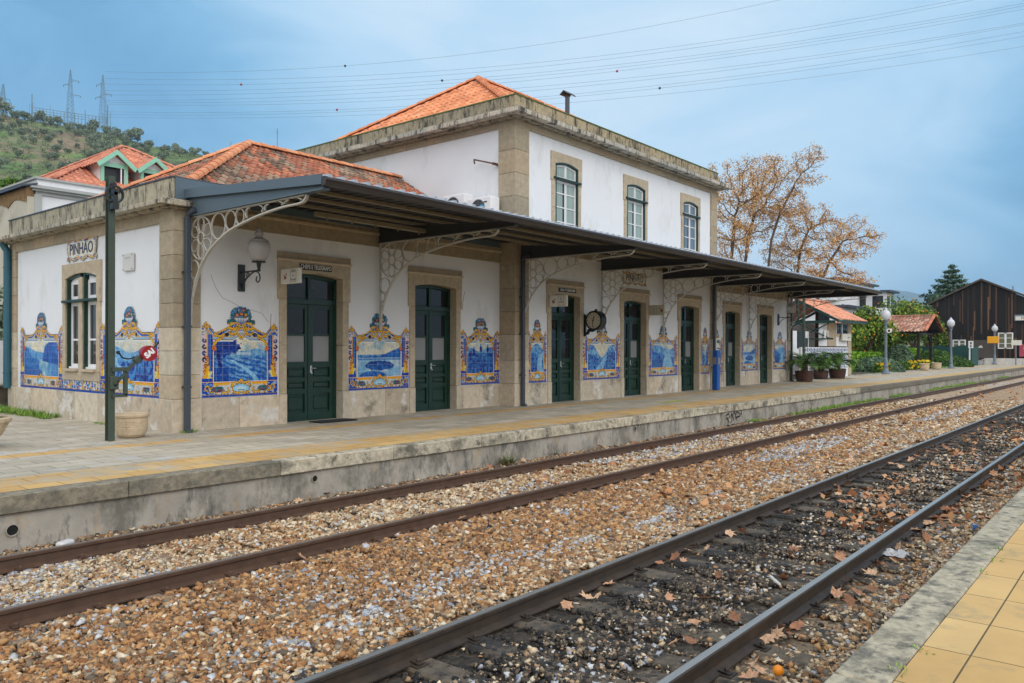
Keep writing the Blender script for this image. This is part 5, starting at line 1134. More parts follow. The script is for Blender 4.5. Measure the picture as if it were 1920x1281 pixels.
for (px, D, s) in [(5, 396, 2.2), (47, 397, 1.5), (76, 398, 1.1), (110, 398, .9), (147, 396, .9), (176, 397, 1.2), (245, 396, 1.9), (30, 392, 1.2)]: x, y = wp(px, D); spots.append((x, y, px, D, s))
for k, sp in enumerate(spots):
    px, D = sp[2], sp[3]; p = protos[k % 3]; e = p if k < 3 else copy_tree(p)
    sc = (sp[4] if len(sp) > 4 else (random.uniform(.5, 1.0) if px < 170 else random.uniform(.7, 1.15))); e.location = (sp[0], sp[1], float(hz(np.array([px]), np.array([D]))[0])-.2); e.scale = (sc, sc, sc*random.uniform(.8, 1.1)); e.rotation_euler.z = random.uniform(0, 6)
    tag(e, 'olive tree standing on the skyline of the hill by the pylons' if len(sp) > 4 else ('grey green olive tree in the dense grove right of the pylons' if px > 170 else 'scattered small olive tree on the left part of the hillside'), 'tree', 'olive trees on the hillside')
# low scrub between the trees
n = 46000; px = RNG.uniform(-20, 480, n); D_ = 400-RNG.random(n)**1.2*230; k = fbm(px/9, D_/9, 77) > .52; px, D_ = px[k], D_[k]; a_ = (px-960)/1487; x, y = D_*(c_+a_*s_), D_*(s_-a_*c_); z = hz(px, D_)+RNG.random(len(px))*.9
V, F, c = leaf_quads(np.stack([x, y, z], 1), .42, [L(104, 124, 76), L(88, 110, 66), L(122, 126, 90), L(112, 112, 82), L(96, 130, 58)], asp=1.4); tag(add_mesh('hillside_scrub', V, F, 'leaf', col=c), 'low scrub and grass tufts covering the hillside', 'scrub', kind='stuff')
# pylons and substation
M['pyl'] = mat('hazed_galvanised_lattice', L(118, 140, 152), .5, metal=.2)  # blue-grey steel with the fading of distance painted into it
def pylon(px, ytop, ybase, D, arms, lab, half=2.6):
    x0, y0, zt = at(px, ytop, D); zb = at(px, ybase, D)[2]-3; H = zt-zb; e = empty('lattice_pylon', (x0, y0, zb), lab, 'pylon', 'lattice pylons on the hilltop')
    ux, uy = s_, -c_     # screen-right unit
    mb = MB(); w = lambda t: half*(1-t)**.9*.5+.12+(.25 if t < .86 else .25*(1-t)/.14); N_ = 15; r = .07
    cor = lambda t, k: (x0+(w(t) if k in (1, 2) else -w(t)), y0+(w(t) if k in (2, 3) else -w(t)), zb+H*t)
    ts = [1-(1-i/N_)**1.15 for i in range(N_+1)]
    for k in range(4):
        mb.tube([cor(0, k), cor(.5, k), cor(1, k)], r, 4)
        for a, b in zip(ts[:-1], ts[1:]): mb.tube([cor(a, k), cor(b, (k+1) % 4)], r*.6, 3, False); mb.tube([cor(b, k), cor(a, (k+1) % 4)], r*.6, 3, False); mb.tube([cor(b, k), cor(b, (k+1) % 4)], r*.5, 3, False)
    mb.build('lattice_mast', 'pyl', e, col=False)
    for sx, t, ln in arms:
        mb = MB(); z = zb+H*t; tip = (x0+ux*ln*sx, y0+uy*ln*sx, z); 
        for dz in (0, .95): 
            for sd in (-.4, .4): mb.tube([(x0-uy*sd, y0+ux*sd, z+dz), tip], r*.8, 4)
        for q in (.3, .6): mb.tube([(x0+ux*ln*sx*q, y0+uy*ln*sx*q, z), (x0+ux*ln*sx*q, y0+uy*ln*sx*q, z+.95*(1-q))], r*.6, 3)
        ar = mb.build('cross_arm', 'pyl', e, col=False)
        mb = MB(); mb.tube([tip, (tip[0], tip[1], z-1.1)], .13, 6); mb.build('insulator', 'canopy', ar, col=False)
    return e
pylon(131, 131, 226, 402, [(1, .80, 4.2), (-1, .735, 3.4), (1, .54, 5.0)], 'lattice pylon in the middle of the hilltop, tallest of the three')
pylon(192, 140, 236, 402, [(-1, .82, 3.2), (1, .65, 4.2), (-1, .60, 3.6)], 'lattice pylon at the right end of the hilltop substation')
pylon(5, 157, 212, 402, [(1, .55, 3.4), (-1, .7, 3.2)], 'lattice pylon at the left edge of the photo')
SB = empty('substation_gantry', at(110, 225, 405), 'low steel substation gantry stretching along the hilltop', 'substation')
mb = MB()
for k in range(22):
    px = 60+k*6.6; yb = np.interp(px, [58, 205], [224, 242]); yt = np.interp(px, [58, 205], [200, 222])-(8 if k % 5 == 0 else 0); D = 404+(k % 2)*4; a, b = at(px, yb+5, D), at(px, yt, D); mb.tube([a, b], .22 if k % 3 == 0 else .13, 4)
for f_, r in ((0, .14), (.22, .1), (.42, .12), (.75, .08)):
    for D in (404, 408): mb.tube([at(px, np.interp(px, [58, 205], [201, 222])+f_*22, D) for px in (60, 130, 203)], r, 4)
mb.tube([at(59, 228, 404), at(59, 177, 404)], .3, 4); mb.tube([at(55, 228, 404), at(55, 196, 404)], .12, 4); mb.tube([at(201, 242, 404), at(201, 198, 404)], .25, 4); mb.tube([at(206, 240, 404), at(206, 212, 404)], .15, 4)
mb.build('gantry_frame', 'pyl', SB, col=False)
for px, yt, yb, lab in ((519, 241, 300, 'thin lattice pole behind the near roof, between the two roofs'), (432, 266, 296, 'short thin pole beside the near roof peak')):
    mb = MB(); mb.tube([at(px, yb+20, 380), at(px, yt, 380)], .2, 5); mb.tube([at(px-3, yt+7, 380), at(px+3, yt+7, 380)], .1, 4); tag(mb.build('utility_pole', 'pyl', col=False), lab, 'pole')
# power lines with marker balls
M['wire'] = mat('power_wire', L(88, 108, 124), .5)
WIR = [((250, 150), (1000, 118), (1920, -28), []), ((250, 160), (1000, 126), (1920, -22), [(451, 'r')]), ((250, 172), (1000, 137), (1920, 4), [(828, 'd')]), ((250, 180), (1000, 143), (1920, 9), []), ((250, 190), (1000, 150), (1920, 15), [(1156, 'r')]), ((250, 194), (1000, 163), (1920, 41), []),
       ((250, 198), (1000, 170), (1920, 44), []), ((250, 212), (1000, 183), (1920, 57), [(631, 'r')]), ((250, 217), (1000, 188), (1920, 66), [(1236, 'd')]), ((250, 222), (1000, 198), (1920, 85), []), ((250, 137), (700, 120), (1500, -10), [(646, 'd')])]
names = ['highest', 'second highest', 'third highest', 'fourth highest', 'fifth highest', 'middle', 'seventh highest', 'eighth highest', 'third lowest', 'lowest', 'faint upper left']
P0 = np.array(wp(196, 402)); P1 = np.array(wp(2400, 330))
for w_i, (A, Bq, Cq, marks) in enumerate(WIR):
    def on(px):       # intersection of the bearing with the plan line
        d = np.array(wp(px, 1)); T_ = np.linalg.solve(np.stack([P1-P0, -d], 1), -P0); return T_[0], T_[1]
    co = np.polyfit([on(q[0])[0] for q in (A, Bq, Cq)], [2.03+on(q[0])[1]*(653.5-q[1])/1487 for q in (A, Bq, Cq)], 2)
    off = (w_i-5)*.8; nrm_ = np.array([P1[1]-P0[1], P0[0]-P1[0]]); nrm_ /= np.linalg.norm(nrm_)
    pt = lambda t: tuple(P0+(P1-P0)*t+nrm_*off*0)+(float(np.polyval(co, t)),)
    mb = MB(); mb.tube([pt(t) for t in np.linspace(0, 1, 40)], .055, 4, False)
    wv = mb.build('power_line', 'wire', col=False); tag(wv, 'thin overhead power line, %s of the wires crossing the sky' % names[w_i], 'power line', 'power lines across the sky')
    for mpx, kcol in marks:
        t = on(mpx)[0]; mb = MB(); p = pt(t); mb.lathe([(.1, -.6), (.45, -.4), (.62, 0), (.45, .4), (.1, .6)], p[0], p[1], p[2], 12); mb.build('marker_ball', mat('marker_red', L(170, 50, 50), .6) if kcol == 'r' else 'canopy', wv, col=False)
# ---------------------------------------------------------------- house with dormers
MINT = mat('mint_paint', L(140, 196, 168), .5, var=.05); HT = [L(204, 132, 102), L(194, 122, 94), L(212, 140, 110)]
H = empty('dormer_house', (20.8, 45.6, G), 'house with orange tiled hip roof and two mint green dormers behind the station', 'house')
hip_roof(H, 14.6, 27.0, 39.0, 52.2, 9.66, 20.6, 21.0, 45.6, 13.35, HT, HT, w=.3, t=.36, h=.05)
mb = MB(); mb.box(14.9, 26.7, 39.3, 51.9, .3, 9.6); mb.build('wall', 'plaster', H, col=False)
for xc in (17.62, 19.55):
    yf = 39.7; zb, ze, za = 9.8, 11.05, 11.55; w = .62
    mb = MB(); mb.box(xc-w, xc-w+.06, yf, yf+2.4, zb, ze-.02); mb.box(xc+w-.06, xc+w, yf, yf+2.4, zb, ze-.02); mb.prism([(xc-w, ze), (xc+w, ze), (xc, za-.1)], 'y', yf+.04, yf+.1); d = mb.build('dormer', 'white', H, col=False)
    mb = MB()
    for x0, x1, z0, z1 in ((xc-w-.03, xc-w+.13, zb-.05, ze), (xc+w-.13, xc+w+.03, zb-.05, ze), (xc-w+.13, xc+w-.13, ze-.2, ze), ): mb.box(x0, x1, yf-.03, yf+.03, z0, z1)
    for sg in (-1, 1):
        q = [(xc, za+.12), (xc+sg*.97, za-.66), (xc+sg*.86, za-.84), (xc, za-.12)]
        mb.prism(q if sg > 0 else q[::-1], 'y', yf-.35, yf-.29)
    mb.build('dormer_trim', MINT, d, col=False)
    mb = MB(); mb.box(xc-w+.13, xc+w-.13, yf+.2, yf+.25, zb, ze-.2); mb.build('dark_opening', 'signblack', d, col=False)
    mb = MB(); mb.box(xc+.30, xc+.36, yf-.01, yf+.03, zb, ze-.2); mb.box(xc+.48, xc+.53, yf-.01, yf+.03, zb, ze-.2); mb.box(xc+.30, xc+.53, yf-.01, yf+.03, zb, zb+.06); mb.build('open_casement', 'white', d, col=False)
    mb = MB()
    for sg in (-1, 1):
        O = (xc+sg*1.0, yf-.33, za-.70); S_ = (-sg*1.0, 0, .80); sl = math.hypot(1.0, .80); roof_plane(mb, O, (0, 1, 0), S_, [(0, 0), (3.0, 0), (3.0, sl), (0, sl)], pal=HT, w=.3, t=.36, h=.04)
        mb.col = HT[0]; mb.quad((xc+sg*1.0, yf-.33, za-.72), (xc+sg*1.0, yf+2.7, za-.72), (xc, yf+2.7, za+.07), (xc, yf-.33, za+.07))
    mb.build('dormer_roof', 'rooftile', d)
# pale annex with grey cornice
A_ = empty('pale_annex', (14, 32, G), 'white flat roofed building with grey cornice left of the dormer house', 'building')
mb = MB(); mb.box(10.7, 19.5, 30.06, 38, .3, 7.3); mb.build('wall', 'white', A_, col=False)
mb = MB(); gy = mat('grey_render', L(172, 174, 170), .8, var=.05); mb.box(10.62, 19.6, 30.0, 38, 7.3, 7.42); mb.box(10.55, 19.6, 29.9, 38, 7.42, 7.50); mb.box(10.48, 19.6, 29.8, 38, 7.50, 7.56); mb.box(10.62, 19.6, 29.98, 38, 7.56, 7.64); mb.box(10.62, 10.86, 29.97, 30.2, .3, 7.3); mb.build('cornice', gy, A_, col=False)
mb = MB(); mb.box(10.75, 19.5, 30.1, 38, 7.64, 7.86); mb.build('parapet', 'white', A_, col=False); mb = MB(); mb.box(10.66, 19.6, 30.02, 30.3, 7.86, 7.93); mb.box(10.66, 10.9, 30.3, 38, 7.86, 7.93); mb.build('coping', gy, A_, col=False)
OH = empty('old_rendered_house', (11.5, 36, G), 'old cream rendered house with crumbling top edge at the left border', 'house')
mb = MB(); mb.box(10.40, 10.64, 29.99, 60, .3, 7.2); mb.build('wall', mat('cream_render', L(190, 184, 166), .9, var=.12, vs_=1, layers=[(L(150, 146, 128), 1.2, .52, .66, (1, 1, .4))]), OH, col=False)
mb = MB(); pts = [(30.0, 7.5)]; y = 30.0; lo = []
while y < 60: lo.append((y, 7.12+float(fbm(np.array([y*1.7]), np.array([.3]), 5)[0]-.5)*.55+random.uniform(-.04, .04))); y += random.uniform(.12, .4)
mb.prism([(30.0, 7.5), (60, 7.5)]+lo[::-1], 'x', 10.37, 10.66); mb.build('exposed_rubble', mat('rubble', L(128, 100, 66), .95, var=.35, vs_=5, bump=.8, bs=12), OH, col=False)
mb = MB(); mb.prism([(10.2, 7.5), (10.7, 7.64), (10.7, 7.70), (10.2, 7.56)], 'y', 29.9, 60); mb.build('roof_edge', 'slate', OH, col=False)
# shrub above the old wall, small tree by it
def shrub(name, x, y, z, rs, pal, n, s, lab, cat, group=None, flat=1.0, core=True, trunk=None, shell=.75, extra=None):
    e = empty(name, (x, y, z), lab, cat, group); cs = [(x+a, y+b, z+c) for a, b, c, r in rs]; rr = [q[3] for q in rs]
    P = blob_points(n, cs, rr, flat, shell); P = P[P[:, 2] > z]; V, F, c = leaf_quads(P, s, pal)
    add_mesh('foliage', V, F, 'leaf', e, col=c)
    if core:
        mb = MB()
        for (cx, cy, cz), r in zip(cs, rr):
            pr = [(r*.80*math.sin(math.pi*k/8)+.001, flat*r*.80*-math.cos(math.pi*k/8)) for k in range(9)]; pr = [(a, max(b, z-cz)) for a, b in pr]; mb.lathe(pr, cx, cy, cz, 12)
        mb.build('dark_core', 'core', e, col=False, smooth=True)
    if trunk: mb = MB(); mb.tube([(x, y, z-.1), (x+.05, y, z+trunk*.5), (x, y, z+trunk)], [.12, .09, .06], 8); mb.build('trunk', 'bark', e, col=False)
    return e
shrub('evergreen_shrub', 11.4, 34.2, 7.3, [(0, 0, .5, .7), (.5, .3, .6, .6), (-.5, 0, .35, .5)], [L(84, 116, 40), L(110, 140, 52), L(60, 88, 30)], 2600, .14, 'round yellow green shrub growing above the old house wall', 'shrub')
shrub('small_olive_tree', 8.0, 26.0, .5, [(0, 0, 2.6, .8), (-.5, 0, 3.2, .6), (.4, .3, 2.2, .6), (-.2, -.3, 1.9, .5)], OLIVE, 2200, .11, 'small grey green olive tree behind the white gate', 'tree', core=False, trunk=2.2, shell=.2)
# low stone wall and white gate at the left edge
mb = MB(); blk_x(mb, 3, 7.52, 22.3, 22.7, .3, 1.04, .9, L(92, 82, 68)); mb.col = L(120, 110, 94); mb.bbox(2.9, 7.54, 22.24, 22.76, 1.04, 1.09, .01); tag(mb.build('low_stone_wall', 'weathered'), 'low dark stone wall carrying the white gate by the downpipe', 'wall')
g_ = empty('white_gate', (6, 22.5, 1.09), 'white timber gate and post on the low wall beside the teal downpipe', 'gate')
mb = MB(); mb.bbox(7.29, 7.46, 22.42, 22.58, 1.09, 2.42, .01); mb.add([(7.28, 22.41, 2.42), (7.47, 22.41, 2.42), (7.47, 22.59, 2.42), (7.28, 22.59, 2.42), (7.375, 22.5, 2.58)], [(0, 1, 4), (1, 2, 4), (2, 3, 4), (3, 0, 4), (0, 3, 2, 1)]); mb.build('gate_post', 'white', g_, col=False)
mb = MB()
for x0 in (4.4, 5.4, 6.38): mb.box(x0, x0+.1, 22.46, 22.54, 1.15, 2.2); mb.box(x0+.8, x0+.9, 22.46, 22.54, 1.15, 2.2)
mb.box(4.4, 7.28, 22.463, 22.537, 1.15, 1.27); mb.box(4.4, 7.28, 22.463, 22.537, 1.40, 1.47); mb.box(4.4, 7.28, 22.463, 22.537, 1.86, 1.93); mb.box(4.4, 7.28, 22.463, 22.537, 2.12, 2.2); mb.build('gate_frame', 'white', g_, col=False)
mb = MB(); mb.box(4.5, 7.27, 22.49, 22.51, 1.27, 2.12); mb.build('gate_panel', 'green', g_, col=False)
# agave in its bowl
bp = bpy.data.objects['bowl_planter']; bp.location = (4.16, 14.0, G)
mb = MB(); mb.lathe([(.14, 0), (.16, .02), (.2, .06), (.34, .2), (.43, .38), (.46, .40), (.47, .45), (.44, .47), (.41, .44), (.4, .40)], 4.16, 14.0, G, 32); mb.build('bowl', 'terracotta', bp, col=False)
mb = MB(); mb.prism([(4.16+.41*math.cos(i*.3), 14+.41*math.sin(i*.3)) for i in range(21)], 'z', G+.38, G+.41); mb.build('soil', 'earth', bp, col=False)
def blade(mb, o, az, el, ln, w, pal, bend=.5, n=5):
    mb.col = jit(random.choice(pal), .2); vs = []; p = Vector(o); e_ = el
    for k in range(n+1):
        t = k/n; ww = w*(1-t)**.7*(.6+.8*t*(1-t)*2); sd = Vector((-math.sin(az), math.cos(az), 0))*ww
        vs += [p+sd, p-Vector((0, 0, ww*.5)), p-sd]; d = Vector((math.cos(az)*math.cos(e_), math.sin(az)*math.cos(e_), math.sin(e_))); p = p+d*ln/n; e_ -= bend/n
    mb.add(vs, [q for k in range(n) for q in ((3*k, 3*k+1, 3*k+4, 3*k+3), (3*k+1, 3*k+2, 3*k+5, 3*k+4))])
mb = MB()
for k in range(46): a = random.uniform(0, 6.28); blade(mb, (4.16+.12*math.cos(a), 14+.12*math.sin(a), G+.42), a, random.uniform(.2, 1.4), random.uniform(.3, .5), .035, [L(78, 116, 62), L(98, 136, 84), L(60, 92, 48)], random.uniform(.3, 1.4))
mb.build('agave', 'leaf', bp)
# ---------------------------------------------------------------- kiosk beyond the station
K = empty('garden_kiosk', (46, 15, G), 'small kiosk with orange tiled gable roof and white counter with blue patterned tiles', 'kiosk')
KY = [L(214, 148, 118), L(204, 138, 108), L(222, 158, 128)]
mb = MB()
for sg, y0 in ((1, 13.6), (-1, 18.0)):
    S_ = (0, sg*2.2, 1.15); sl = math.hypot(2.2, 1.15); roof_plane(mb, (44.3, y0, 3.66), (1, 0, 0), S_, [(0, 0), (5.5, 0), (5.5, sl), (0, sl)], pal=KY, w=.3, t=.4, h=.05)
mb.build('roof', 'rooftile', K); mb = MB(); ridge(mb, (44.2, 15.8, 4.84), (49.9, 15.8, 4.84), pal=KY); mb.build('ridge_tiles', 'rooftile', K)
mb = MB(); dg = 'green'
for x in (44.34, 49.74):
    for sg, y0 in ((1, 13.6), (-1, 18.0)): mb.prism([(y0, 3.5), (y0, 3.64), (15.8, 4.80), (15.8, 4.62)] if sg > 0 else [(y0, 3.64), (y0, 3.5), (15.8, 4.62), (15.8, 4.80)], 'x', x-.03, x+.03)
mb.box(44.3, 49.75, 13.62, 13.66, 3.5, 3.62); mb.box(44.36, 44.46, 13.8, 17.8, 3.45, 3.6); mb.box(44.36, 44.46, 15.75, 15.85, 3.6, 4.6); mb.box(44.36, 44.46, 13.9, 17.7, 2.55, 2.63)
for y0, y1 in ((14.1, 15.8), (15.8, 17.5)): mb.strip([(y0, 2.62), (y1, 3.46)], .05, .06, 'x', 44.42); mb.strip([(y1, 2.62), (y0, 3.46)], .05, .06, 'x', 44.42)
mb.build('timber_truss', dg, K, col=False)
mb = MB(); mb.box(44.5, 49.4, 14.5, 14.7, 2.2, 3.55); mb.box(49.2, 49.5, 14.5, 17.5, .49, 3.6); mb.box(44.6, 49.4, 17.3, 17.5, .49, 3.6); mb.build('wall', 'white', K, col=False)
mb = MB(); blk_z(mb, 45.3, 46.7, 14.44, 14.72, 2.2, 3.55, .45, LSTONE); blk_z(mb, 48.9, 49.55, 14.44, 14.8, .49, 3.55, .5, LSTONE); blk_x(mb, 46.7, 48.9, 14.45, 14.72, 2.75, 2.9, .8, LSTONE); mb.build('stone_trim', 'stone', K)
for x0 in (47.0, 48.1):
    mb = MB(); mb.box(x0, x0+.75, 14.46, 14.49, 2.92, 3.5); w_ = mb.build('window', 'glass', K, col=False); mb = MB(); mb.strip([(x0, 2.92), (x0+.75, 3.5)], .02, .03, 'y', 14.45); mb.strip([(x0+.75, 2.92), (x0, 3.5)], .02, .03, 'y', 14.45); mb.strip([(x0+.37, 2.92), (x0+.37, 3.5)], .02, .025, 'y', 14.45); mb.build('grille', 'green', w_, col=False)
mb = MB(); mb.box(39.6, 47.2, 13.95, 14.05, .49, 2.12); mb.box(47.1, 47.2, 14.05, 15.2, .49, 2.12); mb.build('counter', 'white', K, col=False)
# patterned tile band built as a colour grid
W_, H_ = 7.3, 1.1; cv = Canvas(W_, H_, .035); cv.M[:] = True; cv.C[:] = WH; qx = np.abs(np.mod(cv.X, .5)/.5-.5)*2; qz = np.abs(np.mod(cv.Z, .5)/.5-.5)*2
nb = lin(16, 30, 110); cv.put((qx+qz < .5), nb); cv.put((np.abs(qx+qz-1.0) < .2) & (np.abs(qx-qz) > .12), nb); cv.put((qx+qz > 1.62), nb)
canvas_object('patterned_tiles', cv, T_front(39.8, 13.948, .98), 'tiles', K)
mb = MB(); mb.box(40.2, 41.2, 14.3, 14.36, 2.05, 2.95); mb.box(41.3, 41.7, 14.32, 14.38, 2.12, 2.6); mb.build('menu_screen', 'signblack', K, col=False)
mb = MB(); mb.box(38.6, 44.4, 15.2, 15.3, 1.6, 3.0); mb.box(38.6, 38.75, 14.3, 15.2, 1.6, 3.0); mb.build('back_wall', 'white', K, col=False)
for x0, x1, z0, z1, lab, tx in ((44.35, 44.9, 2.62, 3.05, 'white toilet sign with two small figures on the kiosk', 'WC'), (47.35, 48.9, 2.52, 2.92, 'long white notice board on the kiosk wall', '')):
    e = empty('notice_sign', ((x0+x1)/2, 14.3, z0), lab, 'sign'); mb = MB(); mb.bbox(x0, x1, 14.28, 14.36, z0, z1, .01); mb.build('board', 'signwhite', e, col=False)
    if tx:
        mb = MB()
        for dx in (-.1, .1): xx = (x0+x1)/2+dx; mb.prism([(xx+.035*math.cos(k), (z0+z1)/2+.1+.035*math.sin(k)) for k in range(6)], 'y', 14.274, 14.279); mb.box(xx-.035, xx+.035, 14.274, 14.279, (z0+z1)/2-.13, (z0+z1)/2+.05)
        mb.build('figures', 'signblack', e, col=False)
    else: mb = MB(); mb.box(x1-.6, x1-.2, 14.274, 14.279, (z0+z1)/2-.05, (z0+z1)/2+.02); mb.build('printed_line', 'film', e, col=False)
# ---- cycads in half barrels
def cycad(x, y, s, lab):
    e = empty('potted_cycad', (x, y, G), lab, 'potted plant', 'cycads in brown half barrels'); wood = mat('barrel_wood', L(84, 54, 42), .7, var=.25, vs_=9, stretch=(6, 6, .8))
    mb = MB(); mb.lathe([(.32*s, 0), (.36*s, .02), (.41*s, .28*s), (.43*s, .50*s), (.40*s, .51*s), (.38*s, .44*s)], x, y, G, 24); p = mb.build('barrel', wood, e, col=False)
    mb = MB()
    for z in (.12, .42): mb.tube([(x+(.365+.13*z)*s*math.cos(a*math.pi/14), y+(.365+.13*z)*s*math.sin(a*math.pi/14), G+z*s) for a in range(29)], .015, 5, False)
    mb.build('hoop', 'black', p, col=False)
    mb = MB(); mb.lathe([(.16, 0), (.17, .2), (.12, .36)], x, y, G+.45*s, 12); mb.build('stem', 'bark', e, col=False)
    mb = MB(); pal = [L(70, 104, 44), L(92, 126, 52), L(52, 84, 36), L(112, 140, 60)]
    for k in range(52):
        az = random.uniform(0, 6.28); el = random.uniform(.25, 1.35); ln = random.uniform(1.15, 1.5)*s; p_ = Vector((x, y, G+.75*s)); n = 16; ee = el
        for j in range(n):
            d = Vector((math.cos(az)*math.cos(ee), math.sin(az)*math.cos(ee), math.sin(ee))); q = p_+d*ln/n; t = j/n; sd = Vector((-math.sin(az), math.cos(az), 0)); L_ = .22*s*math.sin(math.pi*min(1, t*.9+.12))
            mb.col = jit(random.choice(pal), .2)
            for sg in (-1, 1): tip = p_+(sd*sg*L_+d*L_*.6+Vector((0, 0, .03))); mb.add([p_, p_+d*.055, tip+d*.012, tip-d*.012], [(0, 1, 2, 3)])
            mb.add([p_+sd*.006, p_-sd*.006, q-sd*.006, q+sd*.006], [(0, 1, 2, 3)]); p_ = q; ee -= (.09+.06*t)*(1.1 if el > .6 else .6)
    mb.build('fronds', 'leaf', e)
cycad(37.95, 13.2, 1.0, 'potted cycad nearest the station corner, in a brown half barrel'); cycad(43.2, 13.3, 1.02, 'wide potted cycad in a brown half barrel in front of the tiled counter'); cycad(41.6, 13.62, .85, 'smaller potted cycad behind the other two, against the counter')
# ---- lamp posts
def lamp_post(x, y, lab, speakers=False):
    e = empty('lamp_post', (x, y, G), lab, 'street lamp', 'grey lamp posts along the platform')
    mb = MB(); mb.lathe([(.26, 0), (.26, .06), (.2, .10), (.17, .22), (.12, .34), (.13, .42), (.15, .5), (.13, .58), (.12, .8), (.1, .95), (.085, 1.0), (.075, 2.9), (.07, 3.05), (.10, 3.1), (.09, 3.18), (.14, 3.28), (.15, 3.34), (.1, 3.36)], x, y, G, 18); mb.build('post', 'lampgrey', e, col=False)
    mb = MB(); mb.lathe([(.12, 3.36), (.2, 3.41), (.26, 3.50), (.285, 3.62), (.28, 3.74), (.23, 3.86), (.15, 3.94), (.09, 3.97), (.11, 4.01), (.08, 4.06), (.03, 4.10), (.005, 4.17)], x, y, G, 22); mb.build('globe', 'globe', e, col=False, smooth=True)
    if speakers:
        mb = MB()
        for a, b in ((-.16, -.1), (.1, -.1)): mb.tube([(x+a, y+b, G+2.68), (x+a*2.1, y+b*2.6, G+2.68)], [.07, .14], 16)
        sp = mb.build('loudspeaker', 'signwhite', e, col=False); mb = MB(); mb.tube([(x-.337, y-.263, G+2.68), (x-.345, y-.27, G+2.68)], .08, 12); mb.build('speaker_mouth', 'black', sp, col=False)
    return e
lamp_post(52.9, 13.37, 'grey globe lamp post with two loudspeakers, nearest of the platform lamps', True); lamp_post(72.33, 13.35, 'grey globe lamp post beside the tiled shelter'); l3 = lamp_post(93.54, 13.3, 'grey globe lamp post with yellow box, in front of the dark barn')
mb = MB(); mb.bbox(93.1, 93.3, 12.9, 13.9, 2.65, 3.35, .03); mb.build('yellow_box', mat('yellow_enamel', L(236, 166, 20), .4), l3, col=False)
# ---- garden: hedges, domes, flowers
def hedge(x0, x1, y0, y1, z1, pal, n, s, lab, name='clipped_hedge'):
    e = empty(name, ((x0+x1)/2, (y0+y1)/2, G), lab, 'hedge'); mb = MB(); mb.box(x0+.08, x1-.08, y0+.08, y1-.08, G-.05, z1-.08); mb.build('dark_core', 'core', e, col=False); P = []; N_ = []
    for _ in range(n):
        f = random.choices((0, 1, 2, 3), weights=((x1-x0)*(z1-G), (y1-y0)*(z1-G), (x1-x0)*(y1-y0), (y1-y0)*(z1-G)*.3))[0]; u, v = random.random(), random.random(); j = random.uniform(-.07, .05)
        if f == 0: P.append((x0+u*(x1-x0), y0+j, G+v*(z1-G))); N_.append((0, -1, 0))
        elif f == 1: P.append((x0+j, y0+u*(y1-y0), G+v*(z1-G))); N_.append((-1, 0, 0))
        elif f == 2: P.append((x0+u*(x1-x0), y0+v*(y1-y0), z1+j)); N_.append((0, 0, 1))
        else: P.append((x1+j, y0+u*(y1-y0), G+v*(z1-G))); N_.append((1, 0, 0))
    V, F, c = leaf_quads(np.array(P), s, pal, nrm=np.array(N_)); add_mesh('foliage', V, F, 'leaf', e, col=c); return e
hedge(52.0, 64, 16.4, 17.4, 1.75, HEDGE, 5200, .14, 'bright green clipped hedge behind the grey dome bush')
hedge(72.5, 80, 17.2, 18.4, 2.05, HEDGE, 4200, .15, 'bright green clipped hedge seen through the shelter posts')
def dome(x, y, rx, h, pal, n, s, lab, name='clipped_dome_bush', grp=None):
    e = empty(name, (x, y, G), lab, 'bush', grp); d = rand_dirs(n); d[:, 2] = np.abs(d[:, 2]); P = np.array([x, y, G])+d*np.array([rx, rx, h])*(.94+.09*RNG.random(n))[:, None]; V, F, c = leaf_quads(P, s, pal, nrm=d); add_mesh('foliage', V, F, 'leaf', e, col=c)
    mb = MB(); mb.lathe([(rx*.93*math.cos(math.pi*k/16), h*.93*math.sin(math.pi*k/16)) for k in range(8)]+[(.01, h*.93)], x, y, G, 18); mb.build('dark_core', 'core', e, col=False, smooth=True); return e
dome(58.3, 15.35, 1.75, .98, SAGE, 4200, .11, 'low wide grey green dome bush by the first lamp post')
dome(63.6, 15.1, 1.0, 1.85, SAGE+[L(70, 90, 60)], 4200, .11, 'tall round grey green topiary ball left of the shelter')
dome(77.6, 15.6, 1.75, 1.5, [L(64, 96, 34), L(84, 118, 42), L(48, 76, 28)], 3600, .13, 'dark green topiary dome behind the middle lamp post'); dome(79.2, 14.6, 1.7, .95, [L(58, 88, 32), L(76, 108, 40), L(44, 70, 26)], 3000, .13, 'low dark green topiary cushion right of the middle lamp post')
dome(81.9, 14.3, .6, .7, HEDGE+[L(220, 190, 40)], 1200, .1, 'small yellow green shrub by the white marker post')
def flowers(x0, x1, y0, y1, h, n, lab):
    P = np.stack([RNG.uniform(x0, x1, n), RNG.uniform(y0, y1, n), G+h*RNG.random(n)**.7], 1); V, F, c = leaf_quads(P, .13, [L(74, 108, 34), L(94, 130, 42), L(56, 84, 28)]); m = int(n*.11)
    k = fbm(P[:, 0]*.9, P[:, 1]*2, 9) > .5; P2 = P[k][:m]+np.array([0, -.05, .08]); V2, F2, c2 = leaf_quads(P2, .15, [L(236, 196, 30), L(240, 210, 60), L(224, 176, 24)]); V, F, c = join([(V, F, c), (V2, F2, c2)])
    o = add_mesh('flower_bed', V, F, 'leaf', col=c); tag(o, lab, 'flower bed', kind='stuff')
flowers(54.6, 58.2, 14.15, 14.6, .5, 1600, 'yellow flowering ground cover at the left of the garden border'); flowers(60.2, 69.5, 14.1, 14.7, .6, 4200, 'yellow flowering ground cover along the garden border by the shelter')
mb = MB(); blk_x(mb, 49, 92, 14.0, 14.1, .40, .53, 1.0, L(150, 140, 120)); o = mb.build('garden_kerb', 'coping'); o['kind'] = 'structure'
